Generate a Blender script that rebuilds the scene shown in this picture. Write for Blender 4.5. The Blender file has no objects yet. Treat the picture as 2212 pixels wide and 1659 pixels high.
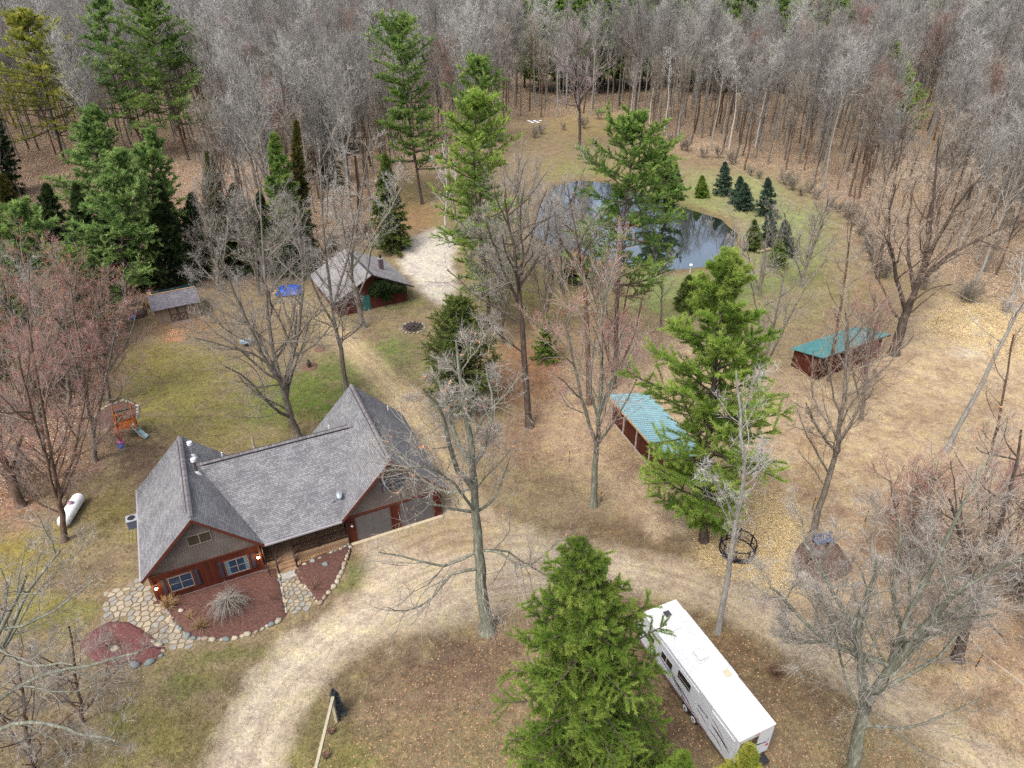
import bpy, math, random
import numpy as np
from mathutils import Vector
R_ = math.radians
scene = bpy.context.scene
# ------------------------------------------------------------ camera
CAM_H = 40.0; FPX = 1540.0; PITCH = R_(32.8)
cam = bpy.data.cameras.new("camera"); camo = bpy.data.objects.new("camera", cam)
scene.collection.objects.link(camo); scene.camera = camo
camo.location = (0, 0, CAM_H); camo.rotation_euler = (math.pi/2 - PITCH, 0, 0)
cam.sensor_fit = 'HORIZONTAL'; cam.sensor_width = 36.0; cam.lens = 36.0*FPX/2212.0
cam.clip_start = 0.5; cam.clip_end = 3000
# ------------------------------------------------------------ light
SUN_EL = R_(58); SUN_AZ = R_(215)      # compass from +Y clockwise: behind the camera, to the left
wd = bpy.data.worlds.new("World"); scene.world = wd; wd.use_nodes = True
nt = wd.node_tree; nt.nodes.clear()
sky = nt.nodes.new('ShaderNodeTexSky'); sky.sky_type = 'NISHITA'; sky.sun_disc = False
sky.sun_elevation = SUN_EL; sky.sun_rotation = SUN_AZ
sky.air_density = 1.0; sky.dust_density = 5.0; sky.ozone_density = 1.0
bgn = nt.nodes.new('ShaderNodeBackground'); bgn.inputs['Strength'].default_value = 0.15
hs = nt.nodes.new('ShaderNodeHueSaturation'); hs.inputs['Saturation'].default_value = 0.6
wo = nt.nodes.new('ShaderNodeOutputWorld')
nt.links.new(sky.outputs[0], hs.inputs['Color']); nt.links.new(hs.outputs[0], bgn.inputs[0]); nt.links.new(bgn.outputs[0], wo.inputs[0])
sl = bpy.data.lights.new("sun", 'SUN'); sl.energy = 1.1; sl.angle = R_(22); sl.color = (1.0, 0.97, 0.93)
so = bpy.data.objects.new("sun", sl); scene.collection.objects.link(so)
sdir = Vector((math.sin(SUN_AZ)*math.cos(SUN_EL), math.cos(SUN_AZ)*math.cos(SUN_EL), math.sin(SUN_EL)))
so.rotation_euler = sdir.to_track_quat('Z', 'Y').to_euler()
scene.view_settings.view_transform = 'Standard'; scene.view_settings.look = 'None'
scene.view_settings.exposure = 1.22; scene.view_settings.gamma = 1.0
scene.render.engine = 'CYCLES'
scene.cycles.use_denoising = False; scene.cycles.use_adaptive_sampling = False; scene.cycles.use_light_tree = False
scene.cycles.max_bounces = 6; scene.cycles.diffuse_bounces = 3; scene.cycles.glossy_bounces = 3
scene.cycles.transmission_bounces = 3; scene.cycles.transparent_max_bounces = 6
scene.cycles.caustics_reflective = False; scene.cycles.caustics_refractive = False
# ------------------------------------------------------------ helpers
C = scene.collection
cT, sT = math.cos(PITCH), math.sin(PITCH)
def G(px, py, z=0.0):
    """point of the ground (or of the level z) at a place of the photograph (2212 x 1659 frame)"""
    x = (px-1106)/FPX; y = -(py-829.5)/FPX
    d = (x, cT+y*sT, -sT+y*cT); t = (z-CAM_H)/d[2]
    return np.array([t*d[0], t*d[1], z])
def atY(px, py, Y):
    x = (px-1106)/FPX; y = -(py-829.5)/FPX
    d = (x, cT+y*sT, -sT+y*cT); t = Y/d[1]
    return np.array([t*d[0], Y, CAM_H+t*d[2]])
def P2(x, y, z=0.0):
    dz = z-CAM_H; w = y*cT-dz*sT; w = np.maximum(w, 1.0)
    return 1106+FPX*x/w, 829.5-FPX*(y*sT+dz*cT)/w
def lin(r, g, b, k=1.0):
    f = lambda c: ((c/255+0.055)/1.055)**2.4 if c > 10 else c/255/12.92
    return (f(r)*k, f(g)*k, f(b)*k)
def tag(o, label=None, cat=None, group=None, kind=None):
    if label: o['label'] = label
    if cat: o['category'] = cat
    if group: o['group'] = group
    if kind: o['kind'] = kind
    return o
def empty(name, loc=(0, 0, 0), rz=0.0, label=None, cat=None, group=None):
    o = bpy.data.objects.new(name, None); C.objects.link(o); o.empty_display_size = .3
    o.location = loc; o.rotation_euler = (0, 0, rz)
    return tag(o, label, cat, group)
def mesh_np(name, V, polys, mats, parent=None, midx=None, smooth=False, attrs=None):
    """V (n,3); polys: list of index arrays of shape (m,k)"""
    me = bpy.data.meshes.new(name)
    V = np.asarray(V, dtype=np.float32)
    me.vertices.add(len(V)); me.vertices.foreach_set('co', V.ravel())
    loops = []; starts = []; tot = []; s = 0
    for p in polys:
        p = np.asarray(p, dtype=np.int32)
        if len(p) == 0: continue
        m, k = p.shape; loops.append(p.ravel()); starts.append(s+np.arange(m, dtype=np.int32)*k)
        tot.append(np.full(m, k, dtype=np.int32)); s += m*k
    loops = np.concatenate(loops); starts = np.concatenate(starts); tot = np.concatenate(tot)
    me.loops.add(len(loops)); me.loops.foreach_set('vertex_index', loops)
    me.polygons.add(len(starts)); me.polygons.foreach_set('loop_start', starts); me.polygons.foreach_set('loop_total', tot)
    if midx is not None: me.polygons.foreach_set('material_index', np.asarray(midx, dtype=np.int32))
    if smooth: me.polygons.foreach_set('use_smooth', np.ones(len(starts), dtype=bool))
    for a, d in (attrs or {}).items():
        if d.ndim == 1:
            at = me.attributes.new(a, 'FLOAT', 'POINT'); at.data.foreach_set('value', d.astype(np.float32))
        elif d.shape[1] == 3:
            at = me.attributes.new(a, 'FLOAT_VECTOR', 'POINT'); at.data.foreach_set('vector', d.astype(np.float32).ravel())
    for m in (mats if isinstance(mats, (list, tuple)) else [mats]): me.materials.append(m)
    me.update(calc_edges=True)
    o = bpy.data.objects.new(name, me); C.objects.link(o)
    if parent is not None: o.parent = parent
    return o
class MB:
    """collects boxes, prisms and tubes into one mesh"""
    def __init__(s): s.v = []; s.f = []; s.m = []
    def add(s, vs, fs, m=0):
        b = len(s.v); s.v += [tuple(map(float, p)) for p in vs]
        s.f += [tuple(b+i for i in f) for f in fs]; s.m += [m]*len(fs); return s
    def box(s, x0, x1, y0, y1, z0, z1, m=0):
        vs = [(x, y, z) for z in (z0, z1) for y in (y0, y1) for x in (x0, x1)]
        return s.add(vs, [(0, 2, 3, 1), (4, 5, 7, 6), (0, 1, 5, 4), (2, 6, 7, 3), (0, 4, 6, 2), (1, 3, 7, 5)], m)
    def bar(s, a, b, w, h=None, m=0, up=(0, 0, 1)):
        a = Vector(a); b = Vector(b); h = h or w; d = (b-a).normalized(); up = Vector(up)
        if abs(d.dot(up)) > .98: up = Vector((0, 1, 0))
        r = d.cross(up).normalized(); u = r.cross(d).normalized()
        vs = [p+r*(i*w/2)+u*(j*h/2) for p in (a, b) for i, j in ((-1, -1), (1, -1), (1, 1), (-1, 1))]
        return s.add(vs, [(3, 2, 1, 0), (4, 5, 6, 7), (0, 1, 5, 4), (1, 2, 6, 5), (2, 3, 7, 6), (3, 0, 4, 7)], m)
    def tube(s, pts, rad, n=8, m=0, closed=False):
        pts = [Vector(p) for p in pts]; N = len(pts); rad = rad if isinstance(rad, (list, tuple)) else [rad]*N
        vs = []
        for i, p in enumerate(pts):
            if closed: t = (pts[(i+1) % N]-pts[i-1]).normalized()
            else: t = (pts[min(i+1, N-1)]-pts[max(i-1, 0)]).normalized()
            up = Vector((0, 0, 1)) if abs(t.z) < .9 else Vector((1, 0, 0))
            r = t.cross(up).normalized(); u = r.cross(t).normalized()
            vs += [p+(r*math.cos(a)+u*math.sin(a))*rad[i] for a in [2*math.pi*k/n for k in range(n)]]
        fs = []
        for i in range(N if closed else N-1):
            j = (i+1) % N
            fs += [(i*n+k, i*n+(k+1) % n, j*n+(k+1) % n, j*n+k) for k in range(n)]
        if not closed: fs += [tuple(range(n))[::-1], tuple((N-1)*n+k for k in range(n))]
        return s.add(vs, fs, m)
    def slab(s, quad, th, m=0, m2=None):
        """polygon given by its top corners (counter-clockwise seen from outside), thickened inwards along its normal"""
        q = [Vector(p) for p in quad]; n = (q[1]-q[0]).cross(q[2]-q[0]).normalized(); k = len(q)
        lo = [p-n*th for p in q]; fs = [tuple(range(k))]
        s.add(q+lo, fs, m)
        b = len(s.v)-2*k
        side = [(b+i, b+k+i, b+k+(i+1) % k, b+(i+1) % k) for i in range(k)]+[tuple(b+k+i for i in range(k))[::-1]]
        s.f += side; s.m += [m if m2 is None else m2]*len(side); return s
    def lathe(s, prof, cx=0, cy=0, n=16, m=0):
        vs = []; fs = []
        for (r, z) in prof: vs += [(cx+r*math.cos(2*math.pi*k/n), cy+r*math.sin(2*math.pi*k/n), z) for k in range(n)]
        for i in range(len(prof)-1): fs += [(i*n+k, i*n+(k+1) % n, (i+1)*n+(k+1) % n, (i+1)*n+k) for k in range(n)]
        fs += [tuple(range(n))[::-1], tuple((len(prof)-1)*n+k for k in range(n))]
        return s.add(vs, fs, m)
    def build(s, name, mats, parent=None, smooth=False, loc=None, bevel=0):
        me = bpy.data.meshes.new(name); me.from_pydata(s.v, [], s.f)
        for m in (mats if isinstance(mats, (list, tuple)) else [mats]): me.materials.append(m)
        me.polygons.foreach_set('material_index', s.m)
        if smooth: me.polygons.foreach_set('use_smooth', [True]*len(s.f))
        me.update(); o = bpy.data.objects.new(name, me); C.objects.link(o)
        if parent is not None: o.parent = parent
        if loc is not None: o.location = loc
        if bevel:
            b = o.modifiers.new('bevel', 'BEVEL'); b.width = bevel; b.segments = 2; b.limit_method = 'ANGLE'
        return o
def rock_mesh(seed, sx, sy, sz, n=2):
    import bmesh
    bm = bmesh.new(); bmesh.ops.create_icosphere(bm, subdivisions=n, radius=1.0); rr = random.Random(seed)
    o = Vector((rr.uniform(0, 50), rr.uniform(0, 50), rr.uniform(0, 50)))
    from mathutils import noise
    for v in bm.verts:
        d = 1+.35*noise.noise(v.co*1.3+o)+.15*noise.noise(v.co*3+o)
        v.co = Vector((v.co.x*sx*d, v.co.y*sy*d, v.co.z*sz*d))
    me = bpy.data.meshes.new('rock'); bm.to_mesh(me); bm.free()
    me.polygons.foreach_set('use_smooth', [True]*len(me.polygons)); return me
# ------------------------------------------------------------ materials
def newmat(name):
    m = bpy.data.materials.new(name); m.use_nodes = True; t = m.node_tree; b = t.nodes['Principled BSDF']
    return m, t, b
def N(t, typ, **kw):
    n = t.nodes.new(typ)
    for k, v in kw.items():
        if k in ('operation', 'blend_type', 'data_type', 'attribute_name', 'feature', 'noise_dimensions', 'attribute_type', 'vector_type', 'wave_type', 'bands_direction'): setattr(n, k, v)
        else: n.inputs[k].default_value = v
    return n
def ramp(t, stops):
    r = t.nodes.new('ShaderNodeValToRGB'); e = r.color_ramp.elements
    while len(e) < len(stops): e.new(.5)
    for i, (p, c) in enumerate(stops):
        e[i].position = p; e[i].color = (*c, 1) if len(c) == 3 else c
    return r
def mat(name, col, rough=.8, var=.25, scale=3.0, metal=0.0, bump=0.0, bscale=30., stretch=(1, 1, 1), emit=None, spec=.3, col2=None):
    """base colour with procedural mottling, optional second colour and bump"""
    m, t, b = newmat(name); L = t.links
    b.inputs['Roughness'].default_value = rough; b.inputs['Metallic'].default_value = metal
    b.inputs['Specular IOR Level'].default_value = spec
    tc = N(t, 'ShaderNodeTexCoord'); mp = N(t, 'ShaderNodeMapping'); mp.inputs['Scale'].default_value = stretch
    L.new(tc.outputs['Object'], mp.inputs[0])
    n = N(t, 'ShaderNodeTexNoise', Scale=scale, Detail=6.0, Roughness=.65); L.new(mp.outputs[0], n.inputs['Vector'])
    c2 = col2 or tuple(min(1, c*(1+var)) for c in col); c1 = tuple(c*(1-var) for c in col)
    r = ramp(t, [(.32, c1), (.5, col), (.68, c2)]); L.new(n.outputs['Fac'], r.inputs[0]); L.new(r.outputs[0], b.inputs['Base Color'])
    if bump:
        n2 = N(t, 'ShaderNodeTexNoise', Scale=bscale, Detail=5.0); L.new(mp.outputs[0], n2.inputs['Vector'])
        bp = N(t, 'ShaderNodeBump', Strength=bump, Distance=.02); L.new(n2.outputs['Fac'], bp.inputs['Height']); L.new(bp.outputs[0], b.inputs['Normal'])
    if emit: b.inputs['Emission Color'].default_value = (*emit[:3], 1); b.inputs['Emission Strength'].default_value = emit[3]
    return m
# ------------------------------------------------------------ ground
rs = np.random.RandomState(7)
_lat = rs.rand(256, 256)
def vnoise(x, y):
    xi = np.floor(x).astype(int); yi = np.floor(y).astype(int); fx = x-xi; fy = y-yi
    fx = fx*fx*(3-2*fx); fy = fy*fy*(3-2*fy); g = lambda a, b: _lat[a & 255, b & 255]
    return (g(xi, yi)*(1-fx)+g(xi+1, yi)*fx)*(1-fy)+(g(xi, yi+1)*(1-fx)+g(xi+1, yi+1)*fx)*fy
def fbm(x, y, o=4):
    s = 0; a = .5
    for i in range(o): s = s+a*vnoise(x*2**i+17.3*i, y*2**i+5.1*i); a *= .5
    return s/(1-.5**o)
def sdf(px, py, poly):
    """signed distance, positive inside, in px"""
    poly = np.array(poly, float); n = len(poly); d = np.full(px.shape, 1e9); ins = np.zeros(px.shape, bool)
    for i in range(n):
        a = poly[i]; b = poly[(i+1) % n]; e = b-a; wx = px-a[0]; wy = py-a[1]
        t = np.clip((wx*e[0]+wy*e[1])/(e@e+1e-9), 0, 1); d = np.minimum(d, np.hypot(wx-e[0]*t, wy-e[1]*t))
        c = (a[1] > py) != (b[1] > py)
        ins ^= c & (px < (b[0]-a[0])*(py-a[1])/((b[1]-a[1]) if b[1] != a[1] else 1e-9)+a[0])
    return np.where(ins, d, -d)
def line_dist(x, y, pts):
    """world distance across and along a polyline"""
    d = np.full(x.shape, 1e9); al = np.zeros(x.shape); sg = np.zeros(x.shape); acc = 0
    for i in range(len(pts)-1):
        a = pts[i][:2]; b = pts[i+1][:2]; e = b-a; l = np.hypot(*e)
        t = np.clip(((x-a[0])*e[0]+(y-a[1])*e[1])/(l*l), 0, 1); qx = x-a[0]-e[0]*t; qy = y-a[1]-e[1]*t
        dd = np.hypot(qx, qy); m = dd < d; d = np.where(m, dd, d); al = np.where(m, acc+t*l, al)
        sg = np.where(m, np.sign(qx*e[1]-qy*e[0]), sg); acc += l
    return d, al, sg
DRIVE = [(420, 1700), (455, 1640), (490, 1540), (545, 1450), (610, 1385), (700, 1335), (775, 1275), (800, 1215), (770, 1175), (925, 1123), (990, 1080), (1080, 1110), (1160, 1150), (1260, 1170), (1380, 1195), (1520, 1228), (1650, 1290), (1790, 1370), (1920, 1450), (2060, 1555), (2212, 1640), (2330, 1720), (2050, 1700), (2010, 1600), (1900, 1540), (1770, 1450), (1640, 1370), (1520, 1310), (1380, 1285), (1270, 1280), (1130, 1310), (980, 1350), (840, 1370), (740, 1430), (670, 1510), (625, 1600), (600, 1700)]
POND = [(1150, 505), (1160, 440), (1195, 395), (1250, 382), (1320, 388), (1400, 415), (1480, 440), (1560, 465), (1600, 500), (1590, 545), (1530, 575), (1440, 588), (1380, 582), (1290, 560), (1200, 540)]
PADD = [(1330, 1090), (1250, 1020), (1180, 960), (1170, 880), (1230, 800), (1330, 720), (1450, 700), (1560, 745), (1690, 800), (1800, 830), (1900, 745), (1950, 700), (2050, 655), (2212, 700), (2400, 760), (2400, 1700), (2230, 1640), (2060, 1545), (1920, 1440), (1790, 1360), (1650, 1280), (1520, 1215), (1400, 1180)]
GRAVEL = [(862, 560), (872, 520), (905, 503), (960, 497), (985, 520), (975, 570), (990, 620), (972, 656), (935, 645), (890, 610)]
BED_MAIN = [(345, 1300), (380, 1345), (415, 1378), (480, 1382), (545, 1368), (618, 1332), (612, 1290), (600, 1240), (575, 1232), (345, 1300)]
BED_RIGHT = [(640, 1225), (752, 1180), (745, 1210), (725, 1262), (690, 1303), (660, 1270)]
BED_LEFT = [(175, 1390), (215, 1352), (262, 1342), (310, 1362), (352, 1395), (352, 1412), (322, 1432), (250, 1440), (190, 1420)]
BED_BACK = [(205, 905), (225, 880), (270, 866), (300, 876), (296, 905), (262, 925), (222, 930)]
BED_FAR = [(1712, 1232), (1716, 1190), (1752, 1166), (1800, 1170), (1822, 1195), (1840, 1232), (1800, 1258), (1750, 1254)]
STRAW = [(1490, 1105), (1600, 1060), (1720, 1080), (1745, 1140), (1715, 1200), (1745, 1262), (1690, 1285), (1590, 1245), (1510, 1205)]
PILE = [(1990, 700), (2040, 668), (2110, 655), (2212, 680), (2300, 720), (2250, 775), (2160, 770), (2060, 740)]
FOREST = [(-900, 1700), (-400, 1150), (60, 1080), (190, 1000), (210, 900), (235, 760), (255, 690), (330, 612), (560, 612), (700, 560), (820, 500), (880, 480), (865, 380), (960, 372), (1095, 330), (1110, 262), (1330, 258), (1360, 300), (1480, 330), (1700, 402), (1830, 470), (1880, 560), (2060, 615), (2212, 690), (2500, 800), (3200, 900), (3200, -150), (-900, -150)]
TRACK = [G(*p) for p in ((1010, 1100), (960, 1030), (915, 950), (865, 855), (805, 790), (755, 742), (700, 690), (640, 645))]
DRLINE = [G(*p) for p in ((520, 1700), (555, 1580), (615, 1475), (715, 1392), (850, 1305), (1000, 1240), (1150, 1225), (1300, 1232), (1450, 1262), (1600, 1325), (1750, 1395), (1900, 1485), (2050, 1585), (2212, 1680))]
K_ = 0.64
PATCH = [  # cx, cy, rx, ry, colour, strength : turf, moss, litter and bare soil
 (660, 850, 130, 70, (112, 128, 52), .9), (760, 800, 90, 50, (110, 128, 60), .7), (640, 890, 110, 40, (88, 125, 35), .8), (830, 780, 70, 60, (125, 138, 75), .85), (850, 740, 60, 30, (120, 138, 70), .6),
 (400, 830, 160, 110, (146, 140, 72), .8), (330, 870, 80, 60, (154, 146, 76), .7), (560, 900, 120, 60, (132, 134, 70), .7), (330, 770, 50, 40, (140, 128, 62), .6), (450, 950, 140, 40, (142, 132, 72), .7),
 (870, 650, 60, 30, (130, 134, 80), .7), (700, 690, 90, 35, (150, 142, 90), .6), (930, 800, 60, 60, (140, 138, 92), .5),
 (300, 1010, 100, 70, (112, 92, 76), .9), (200, 1060, 90, 70, (122, 102, 84), .8), (250, 960, 60, 40, (115, 95, 78), .7), (660, 905, 50, 35, (138, 108, 78), .5),
 (240, 1100, 70, 60, (138, 126, 66), .8), (60, 1200, 120, 60, (156, 142, 50), .85), (100, 1330, 150, 60, (128, 128, 56), .8), (60, 1290, 100, 40, (152, 140, 60), .8), (30, 1120, 60, 60, (168, 128, 104), .7), (20, 1000, 80, 120, (165, 122, 98), .8),
 (170, 1240, 100, 50, (124, 106, 84), .7), (180, 1480, 140, 70, (120, 104, 82), .7), (80, 1600, 160, 60, (118, 102, 80), .8),
 (330, 1580, 120, 80, (146, 140, 70), .8), (430, 1470, 90, 35, (120, 128, 58), .7), (500, 1410, 120, 20, (128, 132, 66), .7), (250, 1560, 60, 40, (132, 130, 62), .7),
 (770, 1230, 40, 45, (118, 125, 66), .85), (745, 1265, 40, 25, (118, 125, 62), .6),
 (720, 1620, 120, 60, (138, 136, 72), .9), (690, 1560, 60, 30, (130, 134, 74), .7), (900, 1500, 240, 140, (134, 114, 90), .6), (980, 1450, 200, 90, (140, 116, 98), .6), (1000, 1600, 200, 60, (138, 124, 90), .5),
 (1450, 1120, 130, 70, (128, 106, 84), .75), (1250, 1110, 120, 40, (150, 128, 106), .6), (1230, 900, 150, 130, (152, 118, 88), .75), (1150, 950, 140, 80, (148, 118, 96), .7), (1150, 800, 120, 90, (158, 112, 82), .75), (1330, 830, 130, 120, (168, 138, 116), .6), (1200, 700, 120, 60, (152, 128, 96), .6),
 (1400, 720, 150, 50, (170, 146, 118), .6), (1130, 640, 120, 60, (146, 138, 86), .7), (1230, 620, 100, 60, (150, 142, 88), .6), (1080, 600, 90, 60, (146, 138, 76), .7),
 (1450, 640, 170, 60, (132, 152, 84), .95), (1600, 620, 120, 50, (132, 148, 84), .9), (1700, 560, 110, 90, (142, 154, 90), .95), (1560, 420, 180, 60, (154, 160, 104), .95), (1700, 480, 110, 50, (150, 160, 102), .95), (1470, 440, 80, 40, (140, 146, 84), .6), (1250, 370, 90, 30, (142, 142, 76), .8),
 (1780, 640, 110, 60, (142, 136, 88), .7), (1930, 610, 120, 50, (150, 132, 92), .6), (1600, 690, 180, 40, (150, 142, 100), .6), (1270, 270, 110, 40, (158, 140, 84), .6),
 (900, 440, 90, 70, (158, 140, 88), .7), (900, 470, 80, 40, (158, 120, 82), .7), (1020, 470, 80, 60, (150, 136, 90), .6),
 (1620, 1460, 120, 60, (146, 124, 92), .6), (1560, 1400, 80, 50, (150, 128, 86), .6), (1480, 1560, 160, 90, (116, 94, 74), .8), (1350, 1500, 60, 160, (128, 104, 84), .7), (1780, 1560, 160, 90, (142, 124, 92), .6),
 (1800, 1250, 120, 60, (144, 124, 92), .7), (1900, 1350, 120, 60, (150, 138, 88), .6), (2150, 1500, 120, 90, (132, 110, 84), .7), (2050, 1430, 80, 50, (140, 128, 76), .6),
 (620, 760, 100, 40, (150, 132, 104), .5), (400, 700, 120, 40, (138, 116, 94), .7), (620, 660, 70, 30, (176, 156, 122), .8), (700, 650, 40, 40, (176, 156, 118), .7), (340, 610, 70, 40, (110, 78, 62), .8), (450, 650, 60, 30, (150, 128, 104), .5),
]
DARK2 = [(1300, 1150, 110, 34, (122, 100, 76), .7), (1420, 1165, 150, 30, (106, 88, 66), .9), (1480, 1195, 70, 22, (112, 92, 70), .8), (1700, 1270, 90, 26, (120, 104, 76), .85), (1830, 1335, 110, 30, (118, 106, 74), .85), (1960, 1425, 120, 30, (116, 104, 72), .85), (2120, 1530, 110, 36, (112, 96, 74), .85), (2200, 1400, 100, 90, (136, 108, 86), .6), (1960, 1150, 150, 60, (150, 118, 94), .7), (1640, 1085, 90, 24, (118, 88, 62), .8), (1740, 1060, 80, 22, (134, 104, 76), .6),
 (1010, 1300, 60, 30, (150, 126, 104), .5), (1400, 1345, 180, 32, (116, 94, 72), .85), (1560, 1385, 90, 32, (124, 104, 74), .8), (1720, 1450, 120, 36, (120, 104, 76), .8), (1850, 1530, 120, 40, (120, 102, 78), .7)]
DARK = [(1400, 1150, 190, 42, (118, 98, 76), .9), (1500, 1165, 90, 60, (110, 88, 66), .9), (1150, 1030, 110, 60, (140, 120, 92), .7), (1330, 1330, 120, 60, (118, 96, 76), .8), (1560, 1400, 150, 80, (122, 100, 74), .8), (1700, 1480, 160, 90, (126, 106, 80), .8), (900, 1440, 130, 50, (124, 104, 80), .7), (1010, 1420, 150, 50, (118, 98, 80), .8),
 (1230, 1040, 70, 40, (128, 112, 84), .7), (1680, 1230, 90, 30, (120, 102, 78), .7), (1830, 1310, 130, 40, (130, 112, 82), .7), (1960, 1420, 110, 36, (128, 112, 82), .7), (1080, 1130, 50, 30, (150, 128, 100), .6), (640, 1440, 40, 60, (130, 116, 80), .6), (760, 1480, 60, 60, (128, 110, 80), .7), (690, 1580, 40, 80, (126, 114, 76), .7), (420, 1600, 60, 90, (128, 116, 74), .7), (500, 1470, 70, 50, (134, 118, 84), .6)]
PPATCH = [(2060, 820, 200, 100, (190, 166, 130), .8), (1800, 900, 160, 60, (186, 162, 128), .6), (1900, 830, 60, 30, (150, 122, 92), .6), (2000, 900, 90, 30, (152, 124, 96), .6), (2130, 880, 70, 40, (148, 124, 98), .6), (1720, 1020, 90, 36, (146, 118, 88), .7), (1850, 1010, 60, 30, (150, 122, 92), .6), (1620, 960, 70, 40, (150, 122, 94), .6), (1950, 1060, 140, 40, (150, 122, 94), .6), (1750, 1000, 150, 60, (196, 168, 126), .6), (1760, 960, 60, 30, (168, 132, 96), .6), (1620, 1060, 120, 60, (152, 122, 88), .8), (1950, 1130, 200, 100, (172, 142, 110), .5),
 (1950, 980, 200, 90, (192, 168, 132), .6), (2050, 1260, 200, 120, (172, 142, 112), .7), (1350, 980, 90, 50, (178, 150, 118), .6), (1260, 900, 70, 60, (176, 150, 122), .5), (1900, 1200, 120, 60, (158, 124, 96), .6), (1440, 1000, 60, 60, (150, 122, 88), .5), (2120, 960, 80, 40, (186, 160, 124), .6), (2160, 1350, 140, 100, (178, 150, 122), .6), (2100, 760, 60, 20, (196, 186, 172), .7)]
def sm(d, w): return np.clip(d/w*.5+.5, 0, 1)
def ground_eval(x, y):
    px, py = P2(x, y); pys = np.maximum(py, -150)
    sc = FPX/np.maximum(y*cT+CAM_H*sT, 5)                 # px per metre
    w1 = (fbm(x*.25, y*.25)-.5)*2; w2 = (fbm(x*.9+40, y*.9)-.5)*2; w3 = (fbm(x*2.3, y*2.3+9)-.5)*2; w4 = (fbm(x*.55+7, y*.55+31, 5)-.5)*2
    qx = px+sc*(w1*1.3+w2*.7); qy = pys+sc*.6*((fbm(x*.25+90, y*.25)-.5)*2.6+w3*.4)
    n = len(x); col = np.tile(np.array(lin(152, 134, 102)), (n, 1)); leaf = np.full(n, .35); straw = np.zeros(n)
    def mix(c, m):
        nonlocal col
        col = col*(1-m[:, None])+np.array(c)*m[:, None]
    mix(lin(140, 128, 86), np.clip(w1*1.2+w2*.6, 0, 1)*.6); mix(lin(148, 122, 98), np.clip(-w1*1.2-w3*.4, 0, 1)*.6)
    fm = sm(sdf(qx, qy, FOREST)/sc+w2*.8, 2.0)
    mix(lin(152, 128, 104), fm*.9); leaf = leaf*(1-fm)+.9*fm
    mix(lin(176, 148, 112), fm*np.clip(w1*1.5, 0, 1)*.6); mix(lin(112, 88, 70), fm*np.clip(-w1*1.6, 0, 1)*.6)
    lft = fm*sm(600-px, 300.)*sm(py-300, 200.); mix(lin(118, 84, 68), lft*.7)
    def patches(L, amask=None):
        nonlocal leaf
        for (cx, cy, rx, ry, c, s) in L:
            q = np.hypot((qx-cx)/rx, (qy-cy)/ry); m = np.clip((1.1-q)*1.4+w2*.75+w3*.7, 0, 1)*s*(1-.35*np.clip(w4*1.6, 0, 1))
            if amask is not None: m = m*amask
            mix(lin(*c), m)
            if c[1] >= c[0]-4: leaf = leaf*(1-m*.7)
    patches(PATCH)
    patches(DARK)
    col = col*.87
    pd = sm(sdf(qx, qy, PADD)/sc+w3*.5, 1.6)
    mix(lin(180, 156, 126), pd*.93); leaf = np.where(pd > .5, .12, leaf)
    patches(PPATCH, pd)
    mix(lin(144, 118, 90), pd*np.clip((w2*.9+w3*.5)*1.2-.1, 0, .6)); mix(lin(204, 184, 152), pd*np.clip(-(w2*.8+w1*.6)*1.0-.15, 0, .6))
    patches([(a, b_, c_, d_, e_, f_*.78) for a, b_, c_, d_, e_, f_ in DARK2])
    for S, k in ((STRAW, 1.), (PILE, .9)):
        s_ = sm(sdf(qx, qy, S)/sc+w2*1.2+w3*.8, 1.6); mix(lin(208, 186, 144), s_*k*.9); straw = np.maximum(straw, s_)
    # bare sand of the drive and the back track
    dd, al, sg = line_dist(x, y, TRACK); tw = 1.45+w2*.35+w3*.25
    tr = sm(tw-dd, .9)*np.clip((al+1)/3, 0, 1)*np.clip((47-al)/14, 0, 1)
    mix(lin(190, 168, 130), tr*.95)
    dr = sm(sdf(px+sc*w3*.3, py+sc*w2*.4, DRIVE)/sc+w2*.45-.35, .9)
    mix(lin(188, 172, 150), dr*.97)
    d2, al2, sg2 = line_dist(x, y, DRLINE)
    big = dr*np.clip(fbm(x*.13, y*.13)*3.-1.1, 0, 1)
    mix(lin(172, 152, 124), big*.6)
    right = dr*sm(px-1450, 200.); mix(lin(176, 158, 132), right*.7)
    left = dr*sm(900-px, 200.); mix(lin(206, 190, 166), left*.7)
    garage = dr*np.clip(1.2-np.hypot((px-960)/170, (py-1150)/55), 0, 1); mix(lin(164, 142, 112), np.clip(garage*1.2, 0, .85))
    leaf = leaf*(1-np.maximum(dr, tr)*.85)
    gr = sm(sdf(qx, qy, GRAVEL)/sc+w3*.4, .7); mix(lin(204, 196, 184), gr); leaf = np.where(gr > .5, .5, leaf)
    across = np.where(dr > tr, d2*sg2, dd*sg); along = np.where(dr > tr, al2, al)
    bank = sdf(px, py, POND)/sc
    mix(lin(126, 104, 74), .6*np.clip(1-abs(bank)/.6, 0, 1)); mix(lin(60, 50, 36), np.clip(bank/1.5, 0, 1))
    masks = dict(forest=fm, paddock=pd, drive=np.maximum(dr, tr), gravel=gr, bank=bank)
    z = (fbm(x*.35, y*.35)-.5)*.16*(1-np.maximum(dr, tr)) + fm*(fbm(x*.05, y*.05)-.5)*.5 - np.clip(bank*.45+.15, 0, 1.6)
    hx = (x-X0)*math.cos(YAW)+(y-Y0)*math.sin(YAW); hy = -(x-X0)*math.sin(YAW)+(y-Y0)*math.cos(YAW)
    near = np.clip(1.6-np.maximum(np.maximum(-hx, hx-23), np.maximum(-hy-2, hy-13))*.5, 0, 1); z = z*(1-near)
    pil = sdf(qx, qy, PILE)/sc; z = z+np.clip(pil*.35, 0, .9)*(.6+.8*fbm(x*1.2, y*1.2))
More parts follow.
